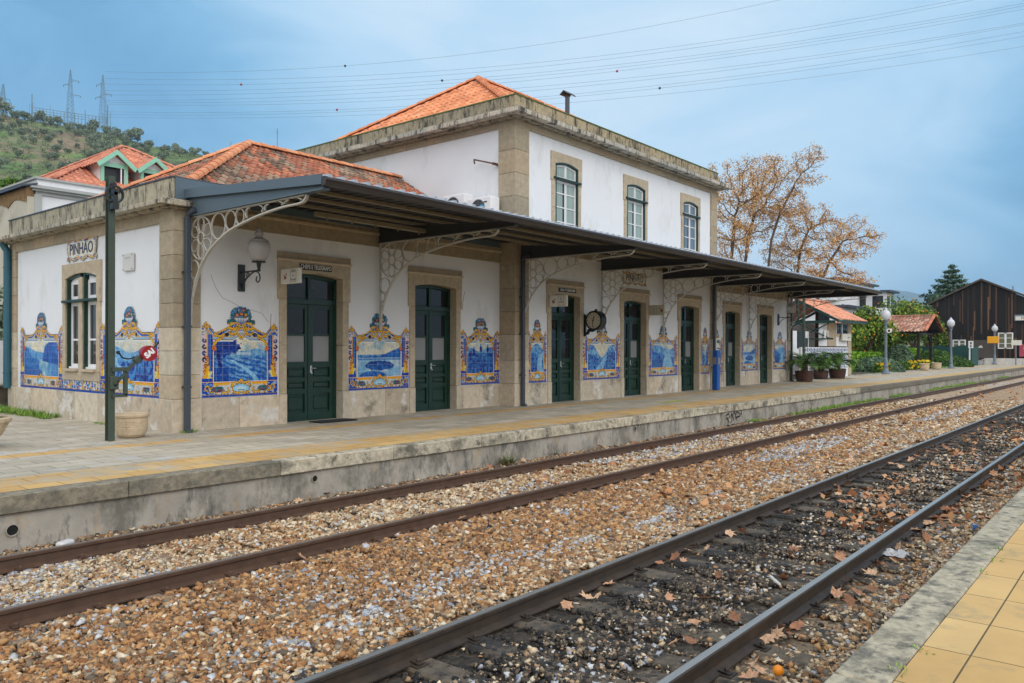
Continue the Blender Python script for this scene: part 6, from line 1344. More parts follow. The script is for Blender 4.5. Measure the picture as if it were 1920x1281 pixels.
P = np.stack([RNG.uniform(70, 90, 5000), RNG.uniform(14.2, 20, 5000), np.full(5000, G+.05)], 1); V, F, c = leaf_quads(P, .16, [L(90, 140, 40), L(110, 158, 52), L(72, 116, 32)]); tag(add_mesh('garden_grass', V, F, 'leaf', col=c), 'green lawn between the shelter and the barn', 'grass', kind='stuff')
planter('stone_planter', 63.6, 13.46, G, 1.45, 'left one of two pale stone planters by the shelter'); planter('stone_planter', 67.7, 13.47, G, 1.45, 'right one of two pale stone planters by the shelter')
# ---- tiled shelter
S = empty('garden_shelter', (70.6, 16, G), 'open timber shelter with old tiled gable roof in the garden', 'shelter')
SP_ = [L(176, 128, 108), L(158, 112, 92), L(190, 150, 128), L(140, 104, 84), L(200, 164, 140), L(184, 116, 90)]; mb = MB(); sl = math.hypot(3.1, 1.28)
for sg, x0 in ((1, 67.5), (-1, 73.7)): roof_plane(mb, (x0, 14.2, 3.42), (0, 1, 0), (sg*3.1, 0, 1.28), [(0, 0), (7.6, 0), (7.6, sl), (0, sl)], pal=SP_, w=.26, t=.3, h=.05)
r_ = mb.build('roof', 'rooftile', S); mb = MB(); ridge(mb, (70.6, 14.1, 4.72), (70.6, 21.8, 4.72), pal=SP_)
for sg, x0 in ((1, 67.5), (-1, 73.7)): ridge(mb, (x0, 14.22, 3.46), (70.6, 14.22, 4.74), r=.13, pal=[L(206, 132, 100), L(190, 116, 86)])
mb.build('ridge_tiles', 'rooftile', r_); dk = mat('dark_timber', (.025, .02, .018), .8, var=.2)
mb = MB()
for x0 in (68.0, 73.2): mb.box(x0-.08, x0+.08, 14.4, 21.6, 3.32, 3.48)
for y in (14.9, 18, 21.3): mb.box(67.9, 73.3, y-.07, y+.07, 3.22, 3.33); mb.box(70.53, 70.67, y-.06, y+.06, 3.33, 4.6)
for sg, x0 in ((1, 67.6), (-1, 73.6)): mb.prism([(x0, 3.36), (70.6, 4.60), (70.6, 4.67), (x0, 3.43)] if sg > 0 else [(x0, 3.43), (70.6, 4.67), (70.6, 4.60), (x0, 3.36)], 'y', 14.25, 21.7)
mb.build('roof_frame', dk, S, col=False)
for x0, y0 in ((68.4, 14.9), (72.7, 14.9), (68.4, 18), (72.7, 18), (68.4, 21.3), (72.7, 21.3)):
    mb = MB(); mb.box(x0-.1, x0+.1, y0-.1, y0+.1, G+.5, 3.24); sg = 1 if x0 < 70 else -1; mb.strip([(x0, 2.5), (x0+sg*.8, 3.24)], .08, .08, 'y', y0); p = mb.build('post', dk, S, col=False); mb = MB(); mb.bbox(x0-.22, x0+.22, y0-.22, y0+.22, G-.02, G+.5, .03); mb.build('post_base', 'terracotta', p, col=False)
mb = MB(); mb.bbox(64.2, 64.3, 17.6, 18.4, .49, 2.3, .01); tag(mb.build('information_panel', 'signwhite', col=False), 'plain pale information panel under the orange trees', 'panel')
# ---- orange trees
FR = mat('orange_fruit', L(236, 140, 20), .5)
def orange_tree(px, ytop, D, r, lab, n=3800):
    x, y, zt = at(px, ytop, D); e = empty('orange_tree', (x, y, G), lab, 'tree', 'orange trees in the garden'); h = zt-G; cz = h-r
    cs = [(x+RNG.uniform(-.55, .55)*r, y+RNG.uniform(-.55, .55)*r, G+max(1.6, cz+RNG.uniform(-.55, .35)*r)) for _ in range(11)]+[(x, y, zt-r*.55)]; rr = [r*RNG.uniform(.38, .58) for _ in cs]
    P = blob_points(n, cs, rr, .95, .5); V, F, c = leaf_quads(P, .17, ORG); add_mesh('crown', V, F, 'leaf', e, col=c)
    mb = MB(); mb.tube([(x, y, G-.1), (x+.08, y, G+1), (x, y+.1, G+2.2)], [.14, .11, .08], 8)
    for k in range(5): a = k*1.3; mb.tube([(x, y, G+1.5), (x+.5*math.cos(a), y+.5*math.sin(a), G+2.4), (x+r*.7*math.cos(a), y+r*.7*math.sin(a), G+cz)], [.07, .05, .02], 6)
    mb.build('trunk', 'bark', e, col=False); mb = MB(); Q = blob_points(64, cs, [q*1.03 for q in rr], .95, .97)
    for q in Q: mb.lathe([(.01, -.06), (.055, -.03), (.055, .03), (.01, .06)], *q, 6)
    tag(mb.build('oranges', FR, e, col=False), kind='stuff')
for a in [(1592, 590, 57, 1.5, 'orange tree just behind the kiosk roof'), (1628, 572, 59, 2.1, 'broad orange tree between the kiosk and the first lamp post'), (1676, 551, 72, 2.6, 'tallest orange tree, heavy with fruit, behind the shelter roof left end'), (1712, 556, 78, 2.4, 'orange tree above the middle of the shelter roof'),
          (1741, 572, 82, 2.0, 'orange tree above the right end of the shelter roof'), (1655, 590, 66, 2.0, 'lower orange tree behind the first lamp post'), (1762, 618, 86, 1.6, 'small orange tree between the shelter and the barn')]: orange_tree(*a)
# ---- conifer
x, y, zt = at(1784, 500, 112); e = empty('conifer', (x, y, 0), 'dark layered conifer rising behind the barn roof', 'tree'); P = []
for k in range(300):
    t = (k+.5)/300; lay = round(t*13)/13; z = zt*(.30+.70*(lay*.75+t*.25)); L_ = (7.2*(1-t)**.95+.12)*random.uniform(.45, 1.12); az = k*2.399; m = int(8+L_*13)
    for q in range(m): u = RNG.random()**.7; P.append((x+math.cos(az)*L_*u+RNG.normal()*.16, y+math.sin(az)*L_*u+RNG.normal()*.16, z+.28*L_*u*u-.12*L_*u+RNG.normal()*.10))
V, F, c = leaf_quads(np.array(P), .27, CONF, nrm=np.tile((0, 0, 1.0), (len(P), 1)), asp=1.8); add_mesh('crown', V, F, 'leaf', e, col=c); mb = MB(); mb.tube([(x, y, 0), (x, y, zt*.97)], [.3, .03], 8); mb.build('trunk', 'bark', e, col=False)
x2, y2, z2 = at(1757, 548, 108); shrub('dark_pine', x2, y2, .5, [(0, 0, z2-2.4, 1.7), (-1.2, .5, z2-3.4, 1.5), (1.2, -.5, z2-3.2, 1.4), (0, 0, z2-4.6, 1.9)], CONF, 3600, .32, 'low dark pine left of the layered conifer', 'tree', core=False, trunk=6, shell=.3)
# ---- barn
BN = empty('timber_barn', (95, 14.7, G), 'big dark weathered timber barn with gable end at the far right', 'barn')
bm_ = mat('charred_boards', attr=True, rough=.85, var=.3, vs_=2, stretch=(1, 8, .35), bump=.4, bs=20)
mb = MB(); ya, yb, ym = 19.3, 10.1, 14.7; X0 = 95.0; y = yb
while y < ya:
    w = random.uniform(.09, .16); y1 = min(ya, y+w); zt = lambda q: 9.15-abs(q-ym)*(9.15-6.95)/4.6
    zz = [.6, random.uniform(2.5, 5), 99]
    if random.random() < .5: zz.insert(2, random.uniform(5.5, 7.5))
    base = random.choice([L(22, 18, 17)]*9+[L(32, 26, 23)]*4+[L(52, 40, 32)]*2)
    for a, b in zip(zz[:-1], zz[1:]):
        mb.col = jit(base if random.random() < .86 else random.choice([L(104, 74, 52), L(88, 64, 48), L(76, 56, 44)]), .25); dx = random.uniform(0, .02); ta, tb = min(b, zt(y+.005)), min(b, zt(y1-.005))
        if min(ta, tb) > a: mb.prism([(y+.005, a), (y1-.005, a), (y1-.005, tb), (y+.005, ta)], 'x', X0-dx, X0+.05)
    y = y1
mb.build('board_wall', bm_, BN)
mb = MB(); mb.prism([(yb+.1, .5), (ya-.1, .5), (ya-.1, 6.8), (ym, 9.0), (yb+.1, 6.8)], 'x', X0+.055, X0+25); mb.build('side_wall', dk, BN, col=False)
mb = MB()
for sg in (1, -1): q = [(ym, 9.22), (ym+sg*5.0, 6.82), (ym+sg*5.0, 7.0), (ym, 9.42)]; mb.prism(q if sg > 0 else q[::-1], 'x', X0-.35, X0+25.3)
mb.build('roof', mat('old_dark_roof', L(78, 68, 60), .8, var=.2), BN, col=False)
mb = MB(); mb.box(X0-1.5, X0+.3, 9.9, 14.2, .45, 1.12); mb.build('loading_dock', mat('whitewashed_concrete', (.55, .53, .49), .9, var=.15, layers=[((.2, .18, .15), 2, .58, .72, (1, 1, .5))]), BN, col=False)
mb = MB(); mb.prism([(14.2, .49), (15.6, .49), (14.2, 1.10)], 'x', X0-1.4, X0-.05); mb.build('ramp', 'coping', BN)
def barn_window(yc, z0, z1, w):
    mb = MB(); x = X0-.05; mb.box(x, x+.04, yc-w/2, yc-w/2+.12, z0, z1); mb.box(x, x+.04, yc+w/2-.12, yc+w/2, z0, z1); mb.box(x, x+.04, yc-.09, yc+.09, z0, z1); mb.box(x, x+.04, yc-w/2+.12, yc+w/2-.12, z0, z0+.1); mb.box(x, x+.04, yc-w/2+.12, yc+w/2-.12, z1-.1, z1)
    for k in (1, 2): z = z0+(z1-z0)*k/3; mb.box(x+.005, x+.035, yc-w/2+.12, yc+w/2-.12, z-.025, z+.025)
    f = mb.build('window', 'white', BN, col=False); mb = MB(); mb.box(x+.01, x+.02, yc-w/2+.1, yc+w/2-.1, z0+.08, z1-.08); mb.build('pane', mat('barn_glass', L(112, 112, 88), .2, var=.15), f, col=False)
barn_window(16.75, 1.75, 3.05, 1.25); barn_window(12.55, 2.1, 3.75, 1.35)
mb = MB(); mb.box(X0-.07, X0-.03, 13.6, 15.7, 1.1, 3.0); d_ = mb.build('door', mat('grey_boards', L(84, 76, 70), .85, var=.3, vs_=2, stretch=(1, 9, .3)), BN, col=False)
mb = MB(); mb.prism([(14.55, 2.2), (15.0, 2.2), (14.9, 2.38), (14.7, 2.46)], 'x', X0-.08, X0-.07); mb.build('notice', 'signwhite', d_, col=False)
e = empty('barn_name_sign', (X0-.2, 11, 4.8), 'white station name board on the dark barn, cut by the right border', 'sign'); mb = MB(); mb.bbox(X0-.28, X0-.2, 9.2, 11.75, 4.93, 5.55, .02); mb.build('board', 'lampgrey', e, col=False); mb = MB(); mb.box(X0-.29, X0-.281, 9.3, 11.65, 5.0, 5.38); mb.build('name_field', 'signwhite', e, col=False); text_mesh('lettering', 'PINHÃO', .36, T_end(X0-.295, 10.5, 5.19), 'signblack', e, .002)
e = empty('notice_post', (93.5, 11.46, G), 'grey post with small white notice in front of the barn window', 'sign'); mb = MB(); mb.tube([(93.5, 11.46, G), (93.5, 11.46, 3.0)], .05, 8); mb.build('post', 'lampgrey', e, col=False); mb = MB(); mb.bbox(93.42, 93.45, 10.95, 11.85, 2.45, 2.95, .005); mb.box(93.412, 93.418, 11.05, 11.75, 2.78, 2.84); mb.build('notice', 'signwhite', e, col=False)
e = empty('fire_cabinet', (94.6, 10.4, 1.12), 'dull red metal cabinet by the barn at the right border', 'cabinet'); mb = MB(); mb.bbox(94.4, 94.9, 9.6, 11.3, 1.3, 2.55, .03); mb.build('cabinet', mat('faded_red', L(170, 70, 84), .5, var=.08), e, col=False); mb = MB(); mb.box(94.39, 94.40, 10.6, 10.9, 2.05, 2.25); mb.box(94.39, 94.40, 10.55, 10.85, 1.8, 1.9); mb.build('label_plate', 'signwhite', e, col=False)
e = empty('marker_post', (82.83, 13.76, G), 'slim white marker post with small black figures before the green fence', 'post'); mb = MB(); mb.box(82.78, 82.88, 13.71, 13.81, G, 2.75); mb.bbox(82.7, 82.76, 13.45, 13.85, 2.15, 2.8, .01); mb.build('post', 'white', e, col=False); mb = MB(); mb.box(82.69, 82.698, 13.58, 13.7, 2.5, 2.7); mb.box(82.69, 82.698, 13.58, 13.7, 2.25, 2.4); mb.build('figures', 'signblack', e, col=False)
FN = empty('screened_fence', (88, 16, G), 'dark green screened fence in front of the barn', 'fence'); fm_ = mat('green_screen_net', L(30, 74, 72), .8, var=.12, vs_=2)
mb = MB(); pts = [(x_, 2.35+.08*math.sin(x_*3)) for x_ in np.linspace(13.9, 21, 20)]; mb.prism([(13.9, G), (21, G)]+[(a, b) for a, b in pts[::-1]], 'x', 88, 88.03); mb.prism([(84.6, G), (88, G), (88, 2.3), (84.6, 2.2)], 'y', 13.88, 13.9); mb.build('screen', fm_, FN, col=False)
for k in range(5): mb = MB(); mb.tube([(88.06, 13.95+k*1.7, G), (88.06, 13.95+k*1.7, 2.5)], .03, 6); mb.build('fence_post', 'green', FN, col=False)
mb = MB(); mb.tube([(75.8, 13.9, G), (75.6, 13.9, 1.9)], [.05, .04], 6); tag(mb.build('garden_stake', 'sleepertan', col=False), 'short leaning stake with white tip on the lawn', 'stake')
mb = MB(); mb.tube([at(1899, 575, 150), at(1899, 536, 150)], .1, 6); mb.tube([at(1896, 543, 150), at(1902, 543, 150)], .06, 4); tag(mb.build('antenna_pole', 'lampgrey', col=False), 'thin antenna pole behind the barn roof', 'pole')
# ---- white blocks behind the trees
def block(name, x0, x1, y0, y1, h, floors, lab, roofc=None):
    e = empty(name, ((x0+x1)/2, (y0+y1)/2, 0), lab, 'building'); mb = MB(); mb.box(x0, x1, y0, y1, 0, h); mb.build('wall', 'white', e, col=False)
    mb = MB(); mb.box(x0-.6, x1+.6, y0-.6, y1+.6, h, h+.25); mb.build('roof', roofc or 'slate', e, col=False); fh = h/floors
    for f in range(floors):
        n = max(2, int((x1-x0)/3.2))
        for k in range(n):
            xx = x0+(k+.5)*(x1-x0)/n; mb = MB(); mb.box(xx-.7, xx+.7, y0-.04, y0-.01, f*fh+fh*.35, f*fh+fh*.85); mb.build('window', 'glass', e, col=False)
        n = max(2, int((y1-y0)/3.2))
        for k in range(n):
            yy = y0+(k+.5)*(y1-y0)/n; mb = MB(); mb.box(x0-.04, x0-.01, yy-.7, yy+.7, f*fh+fh*.35, f*fh+fh*.85); mb.build('window', 'glass', e, col=False)
        mb = MB(); mb.box(x0-.9, x0-.05, y0+.3, y1-.3, f*fh+.1, f*fh+.22); mb.box(x0-.9, x0-.84, y0+.3, y1-.3, f*fh+.22, f*fh+1.0); mb.build('balcony', 'white', e, col=False)
block('apartment_block', 108, 124, 33, 50, 11.2, 4, 'white apartment block behind the bare orange leaved trees'); block('white_villa', 117, 121, 29.5, 34.0, 9.9, 3, 'white villa with dark flat roof above the orange trees'); block('low_white_house', 90, 100, 27, 36, 6.6, 2, 'low white house behind the kiosk')
# ---------------------------------------------------------------- bare autumn trees by space colonisation
def colonise(base, env, nattr, step=.34, kill=.55, infl=2.2, seed=1, start=None, iters=220):
    rg = np.random.default_rng(seed); A = []
    tot = sum(e[3]*e[4]*e[5] for e in env)
    for (cx, cy, cz, rx, ry, rz) in env:
        m = int(nattr*rx*ry*rz/tot); d = rg.normal(size=(m, 3)); d /= np.linalg.norm(d, axis=1, keepdims=True); A.append(np.array([cx, cy, cz])+d*np.array([rx, ry, rz])*rg.random((m, 1))**.42)
    A = np.concatenate(A); P = [np.array(p, float) for p in start]; par = [-1]+[i for i in range(len(start)-1)]
    for it in range(iters):
        if len(A) == 0: break
        Q = np.array(P); d = np.linalg.norm(A[:, None]-Q[None], axis=2); j = d.argmin(1); dm = d.min(1); r = infl if it > 14 else 5.0; new = {}
        for a in np.nonzero(dm < r)[0]: new.setdefault(j[a], []).append((A[a]-Q[j[a]])/(dm[a]+1e-9))
        if not new: break
        n0 = len(P)
        for k, v in new.items():
            g = np.mean(v, 0)+rg.normal(size=3)*.16+np.array([0, 0, .05]); g /= np.linalg.norm(g)+1e-9; P.append(Q[k]+g*step); par.append(int(k))
        Q2 = np.array(P[n0:]); dd = np.linalg.norm(A[:, None]-Q2[None], axis=2).min(1); A = A[dd > kill]
    return np.array(P), par
def autumn_tree(starts, env, nattr, lab, seed, leaves=40, rtip=.016):
    Pt, par = colonise(None, env, nattr, seed=seed, start=starts); n = len(Pt); ch = [[] for _ in range(n)]
    for i in range(1, n): ch[par[i]].append(i)
    rad = np.zeros(n)
    for i in range(n-1, -1, -1): rad[i] = rtip if not ch[i] else sum(rad[c]**2.25 for c in ch[i])**(1/2.25)
    rad = np.minimum(rad, .22); e = empty('bare_autumn_tree', (starts[0][0], starts[0][1], 0), lab, 'tree', 'autumn trees with orange seed clusters behind the canopy'); mb = MB(); done = set()
    st = [(0, None)]
    while st:
        i, pr = st.pop(); path = [pr, i] if pr is not None else [i]; c = i
        while ch[c]:
            m = max(ch[c], key=lambda q: rad[q]); st += [(q, c) for q in ch[c] if q != m]; path.append(m); c = m
        if len(path) > 1: mb.tube([Pt[q] for q in path], [min(rad[q], rad[path[1]]) if k == 0 else rad[q] for k, q in enumerate(path)], 5 if rad[path[1]] < .05 else 8, False)
    mb.build('trunk', 'bark', e, col=False)
    tips = [i for i in range(n) if rad[i] < rtip*2.0]; T_ = Pt[tips]; rg = np.random.default_rng(seed+50); keep = fbm(T_[:, 0]*.7+T_[:, 2]*.3, T_[:, 1]*.7+T_[:, 2]*.6, seed) > .27; T_ = T_[keep]
    P = np.repeat(T_, leaves, 0)+rg.normal(size=(len(T_)*leaves, 3))*np.array([.16, .16, .14])-np.array([0, 0, .06]); V, F, c = leaf_quads(P, .068, [L(214, 172, 112), L(200, 154, 98), L(222, 184, 130), L(184, 140, 88), L(206, 162, 106)], droop=.5); tag(add_mesh('seed_clusters', V, F, 'leaf', e, col=c), kind='stuff')
    return e
def E_(px, py, D, rx, rz, ry=None): x, y, z = at(px, py, D); return (x, y, z, rx*.8, (ry or rx), rz)
def tr(px, D, pts): return [wp(px, D)+(0.0,)]+[at(a, b, D) for a, b in pts]
autumn_tree(tr(1372, 49, [(1371, 560), (1370, 500), (1374, 450), (1378, 415)]), [E_(1385, 350, 49, 1.9, 1.9), E_(1350, 365, 49, 1.3, 2.3), E_(1415, 335, 49, 1.5, 1.6), E_(1372, 440, 49, 1.7, 1.5)], 1150, 'leftmost bare autumn tree, right beside the upper storey', 3)
autumn_tree(tr(1392, 52, [(1394, 560), (1396, 500), (1404, 440), (1415, 400)]), [E_(1440, 335, 52, 1.9, 1.9), E_(1425, 400, 52, 2.0, 2.0), E_(1465, 380, 52, 1.6, 1.8), E_(1400, 430, 52, 1.5, 1.5)], 1000, 'second bare autumn tree, with a dense crown left of the gap', 14)
autumn_tree(tr(1436, 50, [(1438, 560), (1440, 505), (1446, 450), (1462, 400), (1488, 350)]), [E_(1515, 305, 50, 1.35, 1.1), E_(1495, 345, 50, 1.0, .8), E_(1470, 390, 50, 1.6, 1.0), E_(1530, 330, 50, .9, .8)], 520, 'bare autumn tree whose limb reaches highest to the right', 25)
autumn_tree(tr(1490, 54, [(1492, 570), (1494, 520), (1500, 470), (1512, 440)]), [E_(1520, 420, 54, 2.0, 1.5), E_(1495, 460, 54, 2.2, 1.6), E_(1560, 430, 54, 1.5, 1.1), E_(1465, 475, 54, 1.6, 1.3)], 900, 'bare autumn tree in the middle of the right hand crowns', 36)
autumn_tree(tr(1530, 48, [(1532, 570), (1538, 530), (1556, 490), (1575, 460)]), [E_(1600, 435, 48, 1.5, 1.1), E_(1625, 460, 48, .9, .9), E_(1575, 470, 48, 1.4, 1.1), E_(1590, 520, 48, 1.6, .8), E_(1620, 525, 48, .9, .5), E_(1540, 500, 48, 1.5, .9)], 850, 'rightmost bare autumn tree, drooping over the canopy end', 47)
# ---------------------------------------------------------------- ballast stones
def ico():
    t = (1+5**.5)/2; v = np.array([(-1, t, 0), (1, t, 0), (-1, -t, 0), (1, -t, 0), (0, -1, t), (0, 1, t), (0, -1, -t), (0, 1, -t), (t, 0, -1), (t, 0, 1), (-t, 0, -1), (-t, 0, 1)]); v /= np.linalg.norm(v[0])
    f = np.array([(0, 11, 5), (0, 5, 1), (0, 1, 7), (0, 7, 10), (0, 10, 11), (1, 5, 9), (5, 11, 4), (11, 10, 2), (10, 7, 6), (7, 1, 8), (3, 9, 4), (3, 4, 2), (3, 2, 6), (3, 6, 8), (3, 8, 9), (4, 9, 5), (2, 4, 11), (6, 2, 10), (8, 6, 7), (9, 8, 1)]); return v, f
def stones(n, dens_fn, name, label, seed):
    rg = np.random.default_rng(seed); out = []; c0, s0 = c_, s_; tot = 0
    while tot < n:
        m = n; x = rg.uniform(-3, 40, m); y = rg.uniform(1.24, 9.52, m); D = c0*x+s0*y; px = 960+1487*(s0*x-c0*y)/np.maximum(D, .1); py = 653.5+1487*2.18/np.maximum(D, .1)
        inn_ = (D > 4.2) & (px > -60) & (px < 1990) & (py < 1330); k = (D > 2.6) & (px > -620) & (px < 2500) & (rg.random(m) < dens_fn(D)*np.where(inn_, 1, .5))
        for yr in (8.70, 6.95, 4.05, 2.35): k &= np.abs(y-yr) > .075
        q = np.stack([x[k], y[k], D[k]], 1); out.append(q); tot += len(q)
    return np.concatenate(out)[:n]
def dfn(D): return np.where(D < 9, 1.0, np.where(D < 15, .62, np.where(D < 22, .34, np.where(D < 34, .12, 0))))
N_ST = 215000
Q = stones(N_ST, dfn, '', '', 3); x, y, D = Q.T; n = len(x)
W = zone_w(x, y); cum = np.cumsum(W, 0); u = RNG.random(n); pi = (u[None] > cum).sum(0).clip(0, 5); ci = RNG.integers(0, 20, n); col = PALN[pi, ci]*(1+RNG.uniform(-.16, .14, n))[:, None]
col *= np.where(RNG.random(n) < .06, .7, 1)[:, None]
on_sleeper = np.zeros(n, bool)
for (ya, yb, k0) in ((4.05, 2.35, 2.32-2.4), (8.70, 6.95, 3.8-2.4)):
    ph = np.abs((x-k0+.3) % .6-.3); on_sleeper |= (ph < .115) & (y > yb-.42) & (y < ya+.42)
dark_t = (y < 4.6)
near_rail = np.min([np.abs(y-q) for q in (2.35, 4.05)], 0) < .40
near_r1 = np.min([np.abs(y-q) for q in (6.95, 8.70)], 0) < .20
keep = ~(on_sleeper & ((dark_t & (near_rail | (RNG.random(n) < .15))) | (~dark_t & near_r1)))
x, y, D, col = x[keep], y[keep], D[keep], col[keep]; n = len(x)
r = .0162*(.65+RNG.random(n)**1.6*1.15)*np.where(D < 9, 1, np.where(D < 15, 1.2, np.where(D < 22, 1.5, 2.2))); r *= np.where((y > 4.1) & (y < 6.9), 1.08, np.where((y > 2.4) & (y < 4.05), .82, .95))
z = -.155+(fbm(x*.9, y*1.3, 6)-.5)*.035+RNG.uniform(-.012, .012, n)-.018*(np.min([np.abs(y-q) for q in (2.35, 4.05, 6.95, 8.70)], 0) < .16)+.022*(on_sleeper[keep])-.012*((y > 1.8) & (y < 2.75))-.02*((y > 3.6) & (y < 4.05))
iv = np.array([(a, b, c) for a in (-1, 1) for b in (-1, 1) for c in (-1, 1)], float)/1.6
jf = np.array([(0, 1, 3), (0, 3, 2), (4, 6, 7), (4, 7, 5), (0, 4, 5), (0, 5, 1), (2, 3, 7), (2, 7, 6), (0, 2, 6), (0, 6, 4), (1, 5, 7), (1, 7, 3)]); NV, NF = 8, 12; CH = 30000
allV, allF, allC = [], [], []; off = 0
for a in range(0, n, CH):
    b = min(n, a+CH); m = b-a; q = RNG.normal(size=(m, 4)); q /= np.linalg.norm(q, axis=1, keepdims=True); w_, x_, y_, z_ = q.T
    Rm = np.stack([1-2*(y_**2+z_**2), 2*(x_*y_-w_*z_), 2*(x_*z_+w_*y_), 2*(x_*y_+w_*z_), 1-2*(x_**2+z_**2), 2*(y_*z_-w_*x_), 2*(x_*z_-w_*y_), 2*(y_*z_+w_*x_), 1-2*(x_**2+y_**2)], 1).reshape(m, 3, 3)
    S_ = (iv[None]+RNG.uniform(-.42, .42, (m, NV, 3)))*RNG.uniform(.55, 1.4, (m, 1, 3))*1.12; S_ = np.einsum('nij,nkj->nki', Rm, S_)*r[a:b, None, None]; S_[:, :, 2] *= .8; S_ += np.stack([x[a:b], y[a:b], z[a:b]], 1)[:, None]
    allV.append(S_.reshape(-1, 3)); allF.append((jf[None]+np.arange(m)[:, None, None]*NV).reshape(-1, 3)+off); allC.append(np.repeat(col[a:b], NF, 0)); off += m*NV
M['pebble'] = mat('ballast_stone', attr=True, rough=.9, var=.12, vs_=40)
tag(add_mesh('ballast_stones', np.concatenate(allV), np.concatenate(allF), 'pebble', col=np.concatenate(allC)), 'loose ballast stones in orange, cream, white and oily black between the rails', 'ballast', kind='stuff')
# ---------------------------------------------------------------- fallen plane leaves
def leaf_shape(seed, size=1.0):
    rg = random.Random(seed); mb = MB(); lob = [(0, 1.0), (24, .62), (48, .9), (74, .56), (100, .78), (130, .46), (162, .42)]; pts = []
    for a, r_ in lob+[(360-a, r_) for a, r_ in lob[::-1] if a]:
        r2 = r_*rg.uniform(.85, 1.12); pts.append((a, r2))
        if r_ > .6: pts.append((a+8, r2*.8))
    pts.sort(); P = []; curl = rg.uniform(.2, .9); tw = rg.uniform(-.6, .6)
    def zc(x_, y_): return .5*curl*(x_*x_*.8+.3*y_*y_)+tw*x_*y_*.4+rg.uniform(-.05, .05)
    inner = [(.45*r_*math.cos(R(a)), .45*r_*math.sin(R(a))) for a, r_ in pts]; outer = [(r_*math.cos(R(a)), r_*math.sin(R(a))) for a, r_ in pts]; n_ = len(pts)
    vs = [(0, 0, -.04)]+[(a, b, zc(a, b)) for a, b in inner]+[(a, b, zc(a, b)*1.3) for a, b in outer]
    fs = [(0, 1+i, 1+(i+1) % n_) for i in range(n_)]+[(1+i, 1+n_+i, 1+n_+(i+1) % n_, 1+(i+1) % n_) for i in range(n_)]
    return [(a*size, b*size, c*size) for a, b, c in vs], fs
LM = [mat('dry_leaf_%s' % k, c, .8, var=.25, vs_=30) for k, c in (('tan', L(186, 142, 108)), ('brown', L(140, 98, 70)), ('russet', L(166, 116, 84)), ('pale', L(202, 164, 130)))]
protoL = []
for k in range(8):
    V, F = leaf_shape(k+3); me_o = add_mesh('fallen_leaf', V, F, LM[k % 4], origin=(0, 0, 0)); protoL.append(me_o)
spots = []; random.seed(21)
def vis(x, y):
    D = c_*x+s_*y; px = 960+1487*(s_*x-c_*y)/D; py = 653.5+1487*2.15/D; return D > 4.6 and -10 < px < 1930 and py < 1275
ZN = [((2.5, 3.95), .52, (5, 24)), ((1.35, 2.28), .33, (4.5, 16)), ((4.15, 6.8), .12, (4.5, 26)), ((7.05, 8.6), .04, (4, 20)), ((8.8, 9.45), .11, (4, 24))]
while len(spots) < 298:
    (ya, yb), w_, (xa, xb) = random.choices(ZN, weights=[q[1] for q in ZN])[0]; x = random.uniform(xa, xb); y = random.uniform(ya, yb)
    if random.random() < .5: y = random.choice([q for q in (2.55, 2.18, 3.85, 6.75, 4.2, 9.42) if ya-.1 <= q <= yb+.1] or [y])+random.gauss(0, .08)
    if 2.5 < y < 3.95 and random.random() > .35+.5*(y < 3.2)+.02*x: continue
    if vis(x, y) and all(abs(y-q) > .075 for q in (2.35, 4.05, 6.95, 8.70)): spots.append((x, y))
for k, (x, y) in enumerate(spots):
    o = protoL[k] if k < 8 else protoL[k % 8].copy()
    if k >= 8: C.objects.link(o)
    s_l = random.uniform(.06, .105); o.scale = (s_l, s_l, s_l); o.location = (x, y, -.118+random.uniform(0, .02)); o.rotation_euler = (random.gauss(0, .35), random.gauss(0, .35), random.uniform(0, 6.28))
    tone = ('tan', 'dark brown', 'russet', 'pale')[(k % 8) % 4]; where = 'between the rails of the nearest track' if 2.35 < y < 4.05 else ('beside the near platform' if y < 2.35 else ('on the ballast between the two tracks' if y < 6.95 else ('between the rails of the far track' if y < 8.7 else 'at the foot of the station platform wall')))
    tag(o, 'dry %s plane tree leaf lying %s' % (tone, where), 'leaf', 'fallen leaves on the track bed')
# far leaf litter as one mass
n = 2600; rg = np.random.default_rng(5); x = 10+rg.random(n)**1.5*50; y = np.where(rg.random(n) < .55, rg.uniform(1.3, 4.0, n), rg.uniform(4.1, 9.4, n)); kk = (fbm(x*.8, y*1.5, 31) > .47) & (np.min([np.abs(y-q) for q in (2.35, 4.05, 6.95, 8.70)], 0) > .08); x, y = x[kk], y[kk]; n = len(x)
V, F, c = leaf_quads(np.stack([x, y, np.full(n, -.118)], 1), .11, [L(176, 124, 84), L(146, 94, 60), L(194, 146, 104)], nrm=np.tile((0, 0, 1.), (n, 1)), asp=1.3); tag(add_mesh('leaf_litter', V, F, 'leaf', col=c), 'scattered brown leaf litter farther along both tracks', 'leaf litter', kind='stuff')
# fish plates at the rail joints
tr_ = {o.location.y > 5: o for o in bpy.data.objects if o.name.startswith('railway_track')}
for far, yr, xj in ((True, 8.70, 29.0), (True, 6.95, 29.0), (False, 4.05, 13.9), (False, 2.35, 13.5)):
    mb = MB(); mb.bbox(xj-.28, xj+.28, yr-.035, yr+.035, -.115, -.03, .008)
    for k in (-.2, -.07, .07, .2): mb.tube([(xj+k, yr-.06, -.075), (xj+k, yr+.06, -.075)], .016, 6)
    mb.build('rail_joint', 'raildark', tr_[far], col=False)
